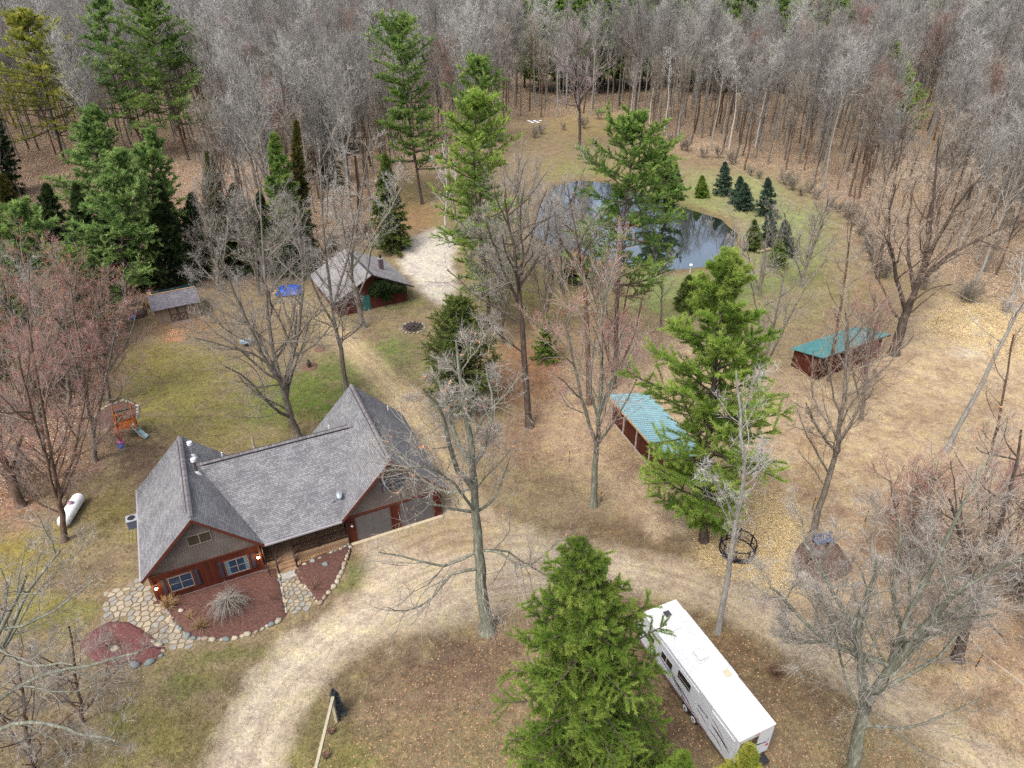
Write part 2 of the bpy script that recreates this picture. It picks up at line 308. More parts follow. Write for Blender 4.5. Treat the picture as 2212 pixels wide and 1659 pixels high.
    mx = np.clip(1-np.maximum(0, np.abs(px-1106)-1500)/300, 0, 1)
    g_ = col.mean(1, keepdims=True); col = g_+(col-g_)*.86
    return col*K_*1.0, leaf, straw, np.stack([across, along, np.maximum(dr, tr)], 1), z, masks
X0, Y0, YAW = -24.956, 33.09, R_(25.27)
def ground_mat():
    m, t, b = newmat('ground_soil'); L = t.links
    b.inputs['Roughness'].default_value = .95; b.inputs['Specular IOR Level'].default_value = .1
    g = N(t, 'ShaderNodeNewGeometry'); ca = N(t, 'ShaderNodeAttribute', attribute_name='tone'); la = N(t, 'ShaderNodeAttribute', attribute_name='leafy')
    sa = N(t, 'ShaderNodeAttribute', attribute_name='strawy'); da = N(t, 'ShaderNodeAttribute', attribute_name='track')
    def mul(a, b_, fac=1.0):
        x = N(t, 'ShaderNodeMix', data_type='RGBA', blend_type='MULTIPLY'); x.inputs['Factor'].default_value = fac
        L.new(a, x.inputs['A']); L.new(b_, x.inputs['B']); return x.outputs['Result']
    n1 = N(t, 'ShaderNodeTexNoise', Scale=1.7, Detail=8.0, Roughness=.7); L.new(g.outputs['Position'], n1.inputs['Vector'])
    r1 = ramp(t, [(.3, (.72, .72, .70)), (.5, (1, 1, 1)), (.7, (1.25, 1.22, 1.15))]); L.new(n1.outputs['Fac'], r1.inputs[0])
    n2 = N(t, 'ShaderNodeTexNoise', Scale=14.0, Detail=4.0, Roughness=.8); L.new(g.outputs['Position'], n2.inputs['Vector'])
    r2 = ramp(t, [(.36, (.62, .62, .60)), (.5, (1, 1, 1)), (.66, (1.40, 1.36, 1.26))]); L.new(n2.outputs['Fac'], r2.inputs[0])
    n6 = N(t, 'ShaderNodeTexNoise', Scale=.55, Detail=7.0, Roughness=.72); L.new(g.outputs['Position'], n6.inputs['Vector'])
    r6 = ramp(t, [(.36, (.80, .76, .78)), (.5, (1, 1, 1)), (.62, (1.10, 1.12, .96))]); L.new(n6.outputs['Fac'], r6.inputs[0])
    n7 = N(t, 'ShaderNodeTexNoise', Scale=5.0, Detail=5.0, Roughness=.8); L.new(g.outputs['Position'], n7.inputs['Vector'])
    r7 = ramp(t, [(.36, (.62, .59, .56)), (.5, (1, 1, 1)), (.64, (1.32, 1.29, 1.22))]); L.new(n7.outputs['Fac'], r7.inputs[0])
    c = mul(mul(mul(mul(ca.outputs['Color'], r1.outputs[0]), r6.outputs[0]), r7.outputs[0], .8), r2.outputs[0], .85)
    # ruts, stretched along the drive
    mp = N(t, 'ShaderNodeMapping'); mp.inputs['Scale'].default_value = (1.7, .06, 0); L.new(da.outputs['Vector'], mp.inputs[0])
    n3 = N(t, 'ShaderNodeTexNoise', Scale=1.0, Detail=3.0, Roughness=.6); L.new(mp.outputs[0], n3.inputs['Vector'])
    r3 = ramp(t, [(.36, (.83, .81, .78)), (.5, (1, 1, 1)), (.62, (1.09, 1.10, 1.11))]); L.new(n3.outputs['Fac'], r3.inputs[0])
    sp = N(t, 'ShaderNodeSeparateXYZ'); L.new(da.outputs['Vector'], sp.inputs[0])
    x = N(t, 'ShaderNodeMix', data_type='RGBA', blend_type='MULTIPLY'); L.new(sp.outputs['Z'], x.inputs['Factor']); L.new(c, x.inputs['A']); L.new(r3.outputs[0], x.inputs['B']); c = x.outputs['Result']
    # fallen leaves
    v = N(t, 'ShaderNodeTexVoronoi', Scale=7.0); L.new(g.outputs['Position'], v.inputs['Vector'])
    thr = N(t, 'ShaderNodeMath', operation='MULTIPLY'); L.new(la.outputs['Fac'], thr.inputs[0]); thr.inputs[1].default_value = .5
    lt = N(t, 'ShaderNodeMath', operation='LESS_THAN'); L.new(v.outputs['Distance'], lt.inputs[0]); L.new(thr.outputs[0], lt.inputs[1])
    sc_ = N(t, 'ShaderNodeSeparateColor'); L.new(v.outputs['Color'], sc_.inputs[0])
    lr = ramp(t, [(0, (.10, .065, .04)), (.35, (.25, .17, .11)), (.7, (.42, .30, .20)), (.92, (.55, .44, .33)), (1, (.62, .56, .5))]); L.new(sc_.outputs[0], lr.inputs[0])
    gate = N(t, 'ShaderNodeMath', operation='LESS_THAN'); L.new(sc_.outputs[1], gate.inputs[0]); L.new(la.outputs['Fac'], gate.inputs[1])
    ml = N(t, 'ShaderNodeMath', operation='MULTIPLY'); L.new(lt.outputs[0], ml.inputs[0]); L.new(gate.outputs[0], ml.inputs[1])
    x = N(t, 'ShaderNodeMix', data_type='RGBA'); L.new(ml.outputs[0], x.inputs['Factor']); L.new(c, x.inputs['A']); L.new(lr.outputs[0], x.inputs['B']); c = x.outputs['Result']
    # trampled straw
    n5 = N(t, 'ShaderNodeTexNoise', Scale=3.5, Detail=6.0, Roughness=.85); L.new(g.outputs['Position'], n5.inputs['Vector'])
    r5 = ramp(t, [(.40, (.42, .33, .24)), (.5, (1, 1, 1)), (.62, (1.3, 1.3, 1.25))]); L.new(n5.outputs['Fac'], r5.inputs[0])
    x = N(t, 'ShaderNodeMix', data_type='RGBA', blend_type='MULTIPLY'); L.new(sa.outputs['Fac'], x.inputs['Factor']); L.new(c, x.inputs['A']); L.new(r5.outputs[0], x.inputs['B']); c = x.outputs['Result']
    L.new(c, b.inputs['Base Color'])
    ad = N(t, 'ShaderNodeMath', operation='ADD'); L.new(n2.outputs['Fac'], ad.inputs[0]); L.new(n3.outputs['Fac'], ad.inputs[1])
    bp = N(t, 'ShaderNodeBump', Strength=.5, Distance=.08); L.new(ad.outputs[0], bp.inputs['Height']); L.new(bp.outputs[0], b.inputs['Normal'])
    return m
GM = ground_mat()
def build_ground():
    xs = np.concatenate([np.arange(-900, -90, 30.), np.arange(-90, -46, 1.0), np.arange(-46, 52, .26), np.arange(52, 95, 1.0), np.arange(95, 960, 30.)])
    ys = np.concatenate([np.arange(-60, 12, 6.), np.arange(12, 90, .26), np.arange(90, 165, .6), np.arange(165, 300, 5.), np.arange(300, 1700, 50.)])
    nx, ny = len(xs), len(ys); X, Y = np.meshgrid(xs, ys); x = X.ravel(); y = Y.ravel()
    col, leaf, straw, trk, z, mk = ground_eval(x, y)
    V = np.stack([x, y, z], 1); i = np.arange(nx*ny).reshape(ny, nx)
    q = np.stack([i[:-1, :-1], i[:-1, 1:], i[1:, 1:], i[1:, :-1]], -1).reshape(-1, 4)
    cls = np.zeros(len(q), int)
    ctr = lambda a: a[q].mean(1)
    cls[ctr(mk['forest']) > .5] = 1; cls[ctr(mk['paddock']) > .5] = 2; cls[ctr(mk['drive']) > .5] = 3; cls[ctr(mk['gravel']) > .5] = 4
    for k, nm in enumerate(('ground', 'forest_floor', 'paddock_ground', 'driveway', 'gravel_path')):
        f = q[cls == k]; u, inv = np.unique(f, return_inverse=True); f2 = inv.reshape(f.shape)
        o = mesh_np(nm, V[u], [f2], GM, smooth=True, attrs=dict(tone=col[u], leafy=leaf[u], strawy=straw[u], track=trk[u]))
        tag(o, kind='structure')
build_ground()
# pond
def build_pond():
    m, t, b = newmat('pond_water'); b.inputs['Base Color'].default_value = (.012, .016, .012, 1); b.inputs['Roughness'].default_value = .5; b.inputs['Specular IOR Level'].default_value = 0
    g = N(t, 'ShaderNodeNewGeometry'); n = N(t, 'ShaderNodeTexNoise', Scale=1.5, Detail=2.0); t.links.new(g.outputs['Position'], n.inputs['Vector'])
    bp = N(t, 'ShaderNodeBump', Strength=.03, Distance=.02); t.links.new(n.outputs['Fac'], bp.inputs['Height'])
    gl = N(t, 'ShaderNodeBsdfGlossy', Roughness=.015); gl.inputs['Color'].default_value = (.86, .93, 1, 1); t.links.new(bp.outputs[0], gl.inputs['Normal'])
    fr = N(t, 'ShaderNodeFresnel', IOR=1.7); mx = N(t, 'ShaderNodeMixShader'); ml = N(t, 'ShaderNodeMath', operation='MULTIPLY_ADD'); ml.inputs[1].default_value = 1.7; ml.inputs[2].default_value = .09; ml.use_clamp = True; t.links.new(fr.outputs[0], ml.inputs[0])
    t.links.new(ml.outputs[0], mx.inputs[0]); t.links.new(b.outputs[0], mx.inputs[1]); t.links.new(gl.outputs[0], mx.inputs[2]); t.links.new(mx.outputs[0], t.nodes['Material Output'].inputs[0])
    c = G(1380, 490); pts = [G(*p) for p in POND]; pts = [c+(p-c)*1.12 for p in pts]
    o = MB().add([(p[0], p[1], -.32) for p in pts], [tuple(range(len(pts)))[::-1]]).build('pond_water', m); tag(o, kind='structure')
    if o.data.polygons[0].normal.z < 0: o.data.flip_normals()
build_pond()
def bed(name, poly, colr):
    m = mat(name+'_mulch', colr, .95, .45, 6., bump=.8, bscale=25.)
    t = m.node_tree; b = t.nodes['Principled BSDF']; src = b.inputs['Base Color'].links[0].from_socket
    tc = t.nodes['Texture Coordinate']; v = N(t, 'ShaderNodeTexVoronoi', Scale=11.0); t.links.new(tc.outputs['Object'], v.inputs['Vector'])
    lt = N(t, 'ShaderNodeMath', operation='LESS_THAN'); t.links.new(v.outputs['Distance'], lt.inputs[0]); lt.inputs[1].default_value = .13
    x = N(t, 'ShaderNodeMix', data_type='RGBA'); t.links.new(lt.outputs[0], x.inputs['Factor']); t.links.new(src, x.inputs['A']); x.inputs['B'].default_value = (.36, .24, .17, 1); t.links.new(x.outputs['Result'], b.inputs['Base Color'])
    P = np.array([G(*p)[:2] for p in poly]); c = P.mean(0); rr = random.Random(3)
    # smooth closed outline, then rings towards a slightly raised centre
    ring = []
    for i in range(len(P)):
        a, b_, c_, d = P[i-1], P[i], P[(i+1) % len(P)], P[(i+2) % len(P)]
        for k in range(6):
            s = k/6; ring.append(.5*((2*b_)+(-a+c_)*s+(2*a-5*b_+4*c_-d)*s*s+(-a+3*b_-3*c_+d)*s**3)+np.array([rr.uniform(-.05, .05), rr.uniform(-.05, .05)]))
    nr = len(ring); vs = []; fs = []
    for j, (f, z) in enumerate(((1.0, -.05), (.97, .07), (.8, .13), (.5, .15), (.2, .16))):
        vs += [(c[0]+(p[0]-c[0])*f, c[1]+(p[1]-c[1])*f, z+rr.uniform(-.015, .015)) for p in ring]
    for j in range(4): fs += [(j*nr+k, j*nr+(k+1) % nr, (j+1)*nr+(k+1) % nr, (j+1)*nr+k) for k in range(nr)]
    fs.append(tuple(4*nr+k for k in range(nr)))
    o = MB().add(vs, fs).build(name, m, smooth=True); tag(o, kind='structure'); return o
MUL = lin(98, 68, 60, K_)
# ------------------------------------------------------------ trees
def nrm(v): return v/np.maximum(np.linalg.norm(v, axis=-1, keepdims=True), 1e-9)
def grow(P0, D0, Ln, K, wig, trop, r):
    n = len(P0); P = np.zeros((n, K, 3)); P[:, 0] = P0; d = nrm(D0)
    for k in range(1, K):
        d = nrm(d+r.normal(0, wig, (n, 3))+np.array([0, 0, 1.])*trop)
        P[:, k] = P[:, k-1]+d*(Ln/(K-1))[:, None]
    return P
def kids(P, R, Ln, nc, tlo, thi, ang, asd, lf, K, wig, trop, rr, r, flat=0., lsd=.25, taper=.6):
    """children along every parent polyline: returns polylines, radii, lengths, t"""
    n, Kp, _ = P.shape; idx = np.repeat(np.arange(n), nc); m = len(idx)
    t = tlo+(thi-tlo)*((np.tile(np.arange(nc), n)+r.rand(m))/nc); u = t*(Kp-1); i = np.clip(u.astype(int), 0, Kp-2); f = (u-i)[:, None]
    a = P[idx, i]; b = P[idx, i+1]; pos = a+(b-a)*f; T = nrm(b-a); rad = R[idx, i]*(1-f[:, 0])+R[idx, i+1]*f[:, 0]
    ref = nrm(np.cross(T, np.array([.31, .52, .79]))); W = np.cross(T, ref)
    az = r.rand(m)*2*np.pi; v = ref*np.cos(az)[:, None]+W*np.sin(az)[:, None]
    v = nrm(v*np.array([1, 1, 1-flat])+1e-6); A = np.abs(r.normal(ang, asd, m)); D = T*np.cos(A)[:, None]+v*np.sin(A)[:, None]
    L2 = Ln[idx]*lf*(1-taper*t)*np.clip(r.normal(1, lsd, m), .35, 1.8); Q = grow(pos, D, L2, K, wig, trop, r)
    r0 = np.minimum(rad*.85, rr*L2)[:, None]; RR = r0*np.linspace(1, .35, K)[None]
    return Q, RR, L2, t
def tubes(P, R, s):
    """all polylines as tubes with s sides: verts, quads"""
    n, K, _ = P.shape; T = np.zeros_like(P); T[:, 1:-1] = P[:, 2:]-P[:, :-2]; T[:, 0] = P[:, 1]-P[:, 0]; T[:, -1] = P[:, -1]-P[:, -2]; T = nrm(T)
    ref = nrm(np.cross(T, np.array([.31, .52, .79]))); W = np.cross(T, ref); a = np.arange(s)*2*np.pi/s
    V = P[:, :, None]+(ref[:, :, None]*np.cos(a)[None, None, :, None]+W[:, :, None]*np.sin(a)[None, None, :, None])*R[:, :, None, None]
    base = (np.arange(n)*K*s)[:, None, None]+(np.arange(K-1)*s)[None, :, None]+np.arange(s)[None, None]; nx = base-np.arange(s)+(np.arange(s)+1) % s
    return V.reshape(-1, 3), np.stack([base, nx, nx+s, base+s], -1).reshape(-1, 4)
def spikes(P, D, Ln, w, r):
    """thin single triangles"""
    n = len(P); v = nrm(np.cross(D, r.normal(0, 1, (n, 3))))*w
    V = np.stack([P-v, P+v, P+D*Ln[:, None]], 1).reshape(-1, 3); return V, np.arange(3*n).reshape(-1, 3)
class Acc:
    def __init__(s): s.V = []; s.F = {3: [], 4: []}; s.n = 0; s.A = []
    def add(s, V, F, a=None):
        s.V.append(V); s.F[F.shape[1]].append(F+s.n); s.n += len(V); s.A.append(np.full(len(V), .5) if a is None else a)
    def build(s, name, mats, parent, smooth=False):
        fs = [np.concatenate(s.F[k]) for k in (4, 3) if s.F[k]]
        return mesh_np(name, np.concatenate(s.V), fs, mats, parent, smooth=smooth, attrs=dict(vary=np.concatenate(s.A)))
def smooth_path(P, K):
    P = np.asarray(P, float); n = len(P)
    if n == 2: return P[0]+(P[1]-P[0])*np.linspace(0, 1, K)[:, None]
    out = []
    for u in np.linspace(0, n-1, K):
        i = min(int(u), n-2); s = u-i; a, b, c, d = P[max(i-1, 0)], P[i], P[i+1], P[min(i+2, n-1)]
        out.append(.5*(2*b+(c-a)*s+(2*a-5*b+4*c-d)*s*s+(3*b-a-3*c+d)*s**3))
    return np.array(out)
def bark(name, c, c2=None, sc=2.5):
    m = mat(name, c, .95, .35, sc, bump=.9, bscale=6., stretch=(3, 3, .6), spec=.1, col2=c2); return m
BK = dict(grey=bark('bark_grey', lin(128, 118, 106, K_), lin(160, 156, 146, K_)), dark=bark('bark_dark', lin(92, 80, 72, K_), lin(124, 114, 104, K_)), brown=bark('bark_brown', lin(112, 92, 78, K_), lin(140, 124, 110, K_)),
          birch=bark('bark_birch', lin(205, 202, 196, K_), lin(225, 222, 215, K_)), pale=bark('bark_pale', lin(160, 156, 148, K_), lin(186, 184, 176, K_)), lichen=bark('bark_lichen', lin(128, 128, 112, K_), lin(168, 172, 158, K_)))
def twigmat(name, c, c2, mid=None):
    m, t, b = newmat(name); b.inputs['Roughness'].default_value = .9; b.inputs['Specular IOR Level'].default_value = .1
    a = N(t, 'ShaderNodeAttribute', attribute_name='vary'); oi = N(t, 'ShaderNodeObjectInfo')
    r = ramp(t, [(0, c), (.62, tuple((p+q)/2 for p, q in zip(c, mid or c2))), (.92, c2)]); t.links.new(a.outputs['Fac'], r.inputs[0])
    hv = N(t, 'ShaderNodeHueSaturation'); mr = N(t, 'ShaderNodeMapRange'); mr.inputs['To Min'].default_value = .82; mr.inputs['To Max'].default_value = 1.2
    t.links.new(oi.outputs['Random'], mr.inputs['Value']); t.links.new(mr.outputs[0], hv.inputs['Value']); t.links.new(r.outputs[0], hv.inputs['Color']); t.links.new(hv.outputs[0], b.inputs['Base Color'])
    return m
KT = .76
GM_ = lin(172, 164, 158, KT)
TW = dict(grey=twigmat('twigs_grey', lin(126, 119, 110, KT), lin(178, 172, 164, KT)), tan=twigmat('twigs_tan', lin(142, 124, 108, KT), lin(186, 172, 154, KT)), red=twigmat('twigs_red', lin(142, 124, 114, KT), lin(188, 100, 84, KT), GM_),
          rose=twigmat('twigs_rose', lin(134, 116, 108, KT), lin(172, 108, 100, KT), lin(158, 140, 130, KT)), pale=twigmat('twigs_pale', lin(164, 158, 150, KT), lin(214, 210, 204, KT)), mauve=twigmat('twigs_mauve', lin(128, 116, 114, KT), lin(172, 160, 160, KT)), orange=twigmat('twigs_orange', lin(142, 124, 112, KT), lin(196, 104, 70, KT), GM_))
LEAFM = mat('dry_leaf', lin(206, 142, 96, K_), .9, .3, 2.)
def leaf_quads(P, sz, r):
    n = len(P); a = nrm(r.normal(0, 1, (n, 3)))*sz; b = nrm(np.cross(a, r.normal(0, 1, (n, 3))))*sz*.7
    V = np.stack([P-a, P-b, P+a, P+b], 1).reshape(-1, 3); return V, np.arange(4*n).reshape(-1, 4)
def bare_geo(stems, radii, seed, nl=16, t0=.3, limb=.35, lang=.85, trop=.10, nb=7, ntw=8, nsp=3, twig_w=.0075, sp_len=.5, low=0, gnarl=.16, droop=0., limb_taper=.55, K1=7, extra=None):
    """stems: list of (K,3) polylines. Returns (trunk Acc, crown Acc, tips)"""
    r = np.random.RandomState(seed); tr = Acc(); cr = Acc(); BP = []; BR = []; BL = []
    for k, (S, rad) in enumerate(zip(stems, radii)):
        V, F = tubes(S[None], rad[None], 9); tr.add(V, F)
        Ls = np.array([np.linalg.norm(np.diff(S, axis=0), axis=1).sum()])
        tt = t0 if k == 0 else .18
        n_ = nl if k == 0 else max(4, int(nl*.6)); 
        Q, RR, L2, t = kids(S[None], rad[None], Ls, n_, tt, .97, lang, .18, limb, K1, gnarl, trop, .015, r, lsd=.22, taper=limb_taper)
        V, F = tubes(Q, RR, 5); tr.add(V, F); BP.append(Q); BR.append(RR); BL.append(L2)
    if extra:
        for S, rad in extra:
            V, F = tubes(S[None], rad[None], 6); tr.add(V, F); BP.append(smooth_path(S, K1)[None]); BR.append(np.interp(np.linspace(0, 1, K1), np.linspace(0, 1, len(rad)), rad)[None]); BL.append(np.array([np.linalg.norm(np.diff(S, axis=0), axis=1).sum()]))
    P = np.concatenate(BP); R = np.concatenate(BR); Ln = np.concatenate(BL)
    tips = []
    A, RA, LA, _ = kids(P, R, Ln, nb, .18, 1., .7, .2, .60, 6, gnarl*1.1, trop*.8-droop, .009, r)
    V, F = tubes(A, RA, 4); cr.add(V, F, np.repeat(r.rand(len(A))*.4, 6*4))
    B, RB, LB, _ = kids(A, RA, LA, ntw, .15, 1., .65, .2, .6, 4, gnarl*1.1, trop*.8-droop, .007, r)
    RB = np.maximum(RB, twig_w*.6); V, F = tubes(B, RB, 3); cr.add(V, F, np.repeat(r.rand(len(B))*.5+.2, 4*3))
    idx = np.repeat(np.arange(len(B)), nsp); t = r.rand(len(idx))*2.99; i = t.astype(int); f = (t-i)[:, None]; a = B[idx, i]; b = B[idx, i+1]; pos = a+(b-a)*f
    D = nrm(nrm(b-a)+r.normal(0, .55, (len(idx), 3))+np.array([0, 0, trop])); V, F = spikes(pos, D, sp_len*(.4+.9*r.rand(len(idx))), twig_w, r); cr.add(V, F, np.repeat(.4+.6*r.rand(len(idx)), 3))
    return tr, cr, pos
def stem_world(pts, Y0_, dy=0.0, K=12, r0=.3, r1=.06, wob=.04, seed=0, p0=None):
    rr = np.random.RandomState(seed)
    n = len(pts); P = []
    for i, p in enumerate(pts):
        yy = Y0_+dy*(i/(max(n-1, 1)))**1.2 if p0 is None else p0[1]+dy*(i/(n-1))
        P.append(atY(p[0], p[1], yy))
    if p0 is not None: P[0] = np.array(p0)
    S = smooth_path(P, K); S[1:] += rr.normal(0, wob, (K-1, 3))
    rad = r0+(r1-r0)*np.linspace(0, 1, K)**.9; return S, rad
def flare(S, rad):
    rad = rad.copy(); rad[0] *= 1.45; return rad
def hero(label, base, top, seed, r0=.3, bk='grey', tw='grey', stems=(), mid=(), dy=0., group=None, leaves=0, cat='tree', extra=(), K=14, name='bare_tree', r1=.05, **kw):
    """a bare tree standing where its foot is in the photograph; stems and limbs run through the given places with depths of their own"""
    b = G(*base); b[2] = -.1; Y = b[1]
    S, rad = stem_world([base]+list(mid)+[top], Y, dy, K=K, r0=r0, r1=r1, seed=seed); S[0] = b
    # a ring close to the ground carries the root flare
    S = np.vstack([S[0], S[0]+(S[1]-S[0])*.25, S[1:]]); rad = np.concatenate([[rad[0]*1.5, rad[0]*1.05], rad[1:]])
    SS = [S]; RR = [rad]
    for (pts, d, ra) in stems:
        j = np.argmin([np.hypot(*(np.array(P2(*q))-pts[0])) for q in S]); p0 = S[j]
        s2, r2 = stem_world(pts, Y, d, K=11, r0=ra, r1=.05, seed=seed+3, p0=p0); SS.append(s2); RR.append(r2)
    ex = []
    for (pts, d, ra) in extra:
        j = np.argmin([np.hypot(*(np.array(P2(*q))-pts[0])) for q in S]); p0 = S[j]
        s2, r2 = stem_world(pts, Y, d, K=9, r0=ra, r1=.03, seed=seed+5, p0=p0); ex.append((s2, r2))
    off = S[0].copy(); off[2] = 0
    SS = [s-off for s in SS]; ex = [(s-off, q) for s, q in ex]
    kw['nsp'] = min(kw.get('nsp', 3), 3); kw['nl'] = int(kw.get('nl', 16)*.85)
    tr, cr, tips = bare_geo(SS, RR, seed, extra=ex, **kw)
    root = empty(name, tuple(off), 0, label, cat, group)
    tr.build('trunk', BK[bk], root, smooth=True); cr.build('crown', TW[tw], root)
    if leaves:
        r = np.random.RandomState(seed); p = tips[r.choice(len(tips), leaves)]; V, F = leaf_quads(p, .10, r)
        mesh_np('leaves', V, [F], LEAFM, root)
    return root
# ---- conifers
def needlemat(name, dark, mid, light):
    m, t, b = newmat(name); b.inputs['Roughness'].default_value = .75; b.inputs['Specular IOR Level'].default_value = .2
    a = N(t, 'ShaderNodeAttribute', attribute_name='vary'); tc = N(t, 'ShaderNodeTexCoord'); n = N(t, 'ShaderNodeTexNoise', Scale=.9, Detail=3.0); t.links.new(tc.outputs['Object'], n.inputs['Vector'])
    ad = N(t, 'ShaderNodeMath', operation='MULTIPLY_ADD'); t.links.new(n.outputs['Fac'], ad.inputs[0]); ad.inputs[1].default_value = .9; t.links.new(a.outputs['Fac'], ad.inputs[2])
    sb = N(t, 'ShaderNodeMath', operation='SUBTRACT'); t.links.new(ad.outputs[0], sb.inputs[0]); sb.inputs[1].default_value = .45
    r = ramp(t, [(0, dark), (.5, mid), (1, light)]); t.links.new(sb.outputs[0], r.inputs[0]); t.links.new(r.outputs[0], b.inputs['Base Color'])
    tl = N(t, 'ShaderNodeBsdfTranslucent'); t.links.new(r.outputs[0], tl.inputs[0]); mx = N(t, 'ShaderNodeMixShader'); mx.inputs[0].default_value = .3
    t.links.new(b.outputs[0], mx.inputs[1]); t.links.new(tl.outputs[0], mx.inputs[2]); t.links.new(mx.outputs[0], t.nodes['Material Output'].inputs[0]); return m
NK = .66
ND = dict(pine=needlemat('needles_pine', lin(50, 80, 32, .78), lin(98, 132, 58, .78), lin(164, 184, 98, .78)), bright=needlemat('needles_bright', lin(64, 96, 32, .76), lin(120, 152, 58, .76), lin(188, 204, 106, .76)),
          yellow=needlemat('needles_yellow', lin(84, 100, 34, .8), lin(140, 148, 58, .8), lin(204, 196, 96, .8)), blue=needlemat('needles_bluegreen', lin(58, 90, 42, .76), lin(110, 146, 76, .76), lin(180, 200, 120, .76)),
          dark=needlemat('needles_dark', lin(26, 44, 26, NK), lin(54, 76, 42, NK), lin(98, 116, 64, NK)), spruce=needlemat('needles_spruce', lin(50, 76, 22, .74), lin(98, 128, 44, .74), lin(160, 178, 84, .74)),
          bluespruce=needlemat('needles_bluespruce', lin(34, 58, 46, NK), lin(66, 92, 72, NK), lin(120, 142, 116, NK)), olive=needlemat('needles_olive', lin(50, 54, 24, NK), lin(92, 92, 44, NK), lin(142, 134, 70, NK)),
          cedar=needlemat('needles_cedar', lin(46, 62, 28, .8), lin(84, 102, 46, .8), lin(134, 146, 74, .8)), slate=needlemat('needles_slate', lin(52, 60, 62, NK), lin(92, 100, 102, NK), lin(140, 146, 146, NK)))
def tufts(cr, P, D, m, ln, w, spread, upb, r, vary):
    idx = np.repeat(np.arange(len(P)), m); d = nrm(D[idx]+r.normal(0, spread, (len(idx), 3))+np.array([0, 0, upb]))
    L = ln*(.6+.8*r.rand(len(idx))); V, F = spikes(P[idx]+r.normal(0, ln*.12, (len(idx), 3)), d, L, w, r)
    cr.add(V, F, np.repeat(np.clip(vary[idx]+r.normal(0, .06, len(idx)), 0, 1), 3))
def conifer_geo(h, rad, seed, kind='pine', t0=.3, nb=60, nside=10, ntuft=5, blades=7, ln=.32, w=.035, r0=.25, lean=(0, 0), shape=None, sdens=1., gap=.15, droop=None, path=None, flat=.85, bvar=.10, dead=0):
    r = np.random.RandomState(seed); tr = Acc(); cr = Acc()
    if path is None: S = np.stack([lean[0]*np.linspace(0, 1, 14)**1.3, lean[1]*np.linspace(0, 1, 14), np.linspace(-.1, h, 14)], 1); S[1:-1, :2] += r.normal(0, .05, (12, 2))
    else: S = path
    R = r0*(1-np.linspace(0, 1, len(S))**1.1*.93); R[0] *= 1.35; V, F = tubes(S[None], R[None], 8); tr.add(V, F)
    t = t0+(1-t0)*np.sort(((np.arange(nb)+r.rand(nb))/nb)**(.9)); t = np.clip(t, 0, .985)
    if kind == 'pine': t = t0+(1-t0)*np.round((t-t0)/(1-t0)*nb/5.5)/(nb/5.5)+r.normal(0, .004, nb); t = np.clip(t, t0, .985)
    tt = (t-t0)/(1-t0)
    if shape is None:
        prof = {'pine': lambda s: (np.clip(1-s, .03, 1)**.65)*(.55+.45*np.minimum(1, s*5+.3)), 'spruce': lambda s: np.clip(1-s, .02, 1)**.85, 'cedar': lambda s: np.sqrt(np.clip(1-s**2.2, .03, 1))*(.75+.25*np.minimum(1, s*4))}[kind]
    else: prof = lambda s: np.interp(s, shape[0], shape[1])
    Lb = rad*prof(tt)*np.clip(r.normal(1, .16 if kind == 'pine' else bvar, nb), .5, 1.4)
    if kind == 'pine': Lb *= np.where(r.rand(nb) < gap, .45, 1)
    az = np.arange(nb)*(2.4 if kind != 'pine' else 1.35)+r.normal(0, .3, nb)
    if kind == 'pine': el = np.interp(tt, [0, .5, 1], [-.05, .15, .75])+r.normal(0, .1, nb); trop = .07
    elif kind == 'spruce': el = np.interp(tt, [0, .5, 1], [-.32, -.12, .6])+r.normal(0, .08, nb); trop = .05
    else: el = np.interp(tt, [0, .6, 1], [.15, .5, 1.2])+r.normal(0, .1, nb); trop = .12
    u = t*(len(S)-1); i = np.clip(u.astype(int), 0, len(S)-2); f = (u-i)[:, None]; P0 = S[i]+(S[i+1]-S[i])*f
    D0 = np.stack([np.cos(az)*np.cos(el), np.sin(az)*np.cos(el), np.sin(el)], 1)
    B = grow(P0, D0, Lb, 6, .06, trop, r); RB = (np.minimum(.018*Lb, R[i]*.6)+.008)[:, None]*np.linspace(1, .3, 6); V, F = tubes(B, RB, 4); tr.add(V, F)
    tb = r.rand(nb)*.28+.28
    Q, RQ, LQ, tq = kids(B, RB, Lb, nside, .22 if kind == 'pine' else .12, 1., .95, .2, .36 if kind == 'pine' else .34, 4, .08, .05 if kind == 'pine' else -.04, .01, r, flat=flat, taper=.45)
    LQ = np.maximum(LQ, .25); V, F = tubes(Q, np.maximum(RQ, .006), 3); tr.add(V, F)
    vb = np.repeat(tb, nside)
    # tufts along the side shoots, thicker to the tips
    n = len(Q); idx = np.repeat(np.arange(n), ntuft); s = (np.tile((np.arange(ntuft)+.6)/ntuft, n))*2.98; k = s.astype(int); f = (s-k)[:, None]
    a = Q[idx, k]; b = Q[idx, k+1]; pos = a+(b-a)*f; T = nrm(b-a)
    vary = vb[idx]+.22*(s/3)+.2*(tq[idx]-.5)+r.normal(0, .05, len(idx))
    tufts(cr, pos, T, blades, ln, w, .55 if kind == 'pine' else .5, .35 if kind == 'pine' else .05, r, vary)
    # tip of each branch and the leader
    tufts(cr, B[:, -1], nrm(B[:, -1]-B[:, -2]), blades*2, ln, w, .5, .3, r, tb+.3)
    if dead:
        i_ = r.randint(0, len(Q), dead); k_ = r.randint(1, 4, dead); V, F = spikes(Q[i_, k_], nrm(r.normal(0, 1, (dead, 3))+nrm(Q[i_, 3]-Q[i_, 0])), .35+.5*r.rand(dead), .010, r); tr.add(V, F)
    ld = S[-1]+np.array([0, 0, 1])*np.linspace(-1.2, .1, 8)[:, None]; tufts(cr, ld, np.tile([0, 0, 1.], (8, 1)), blades*2, ln, w, .7, .3, r, np.full(8, .6))
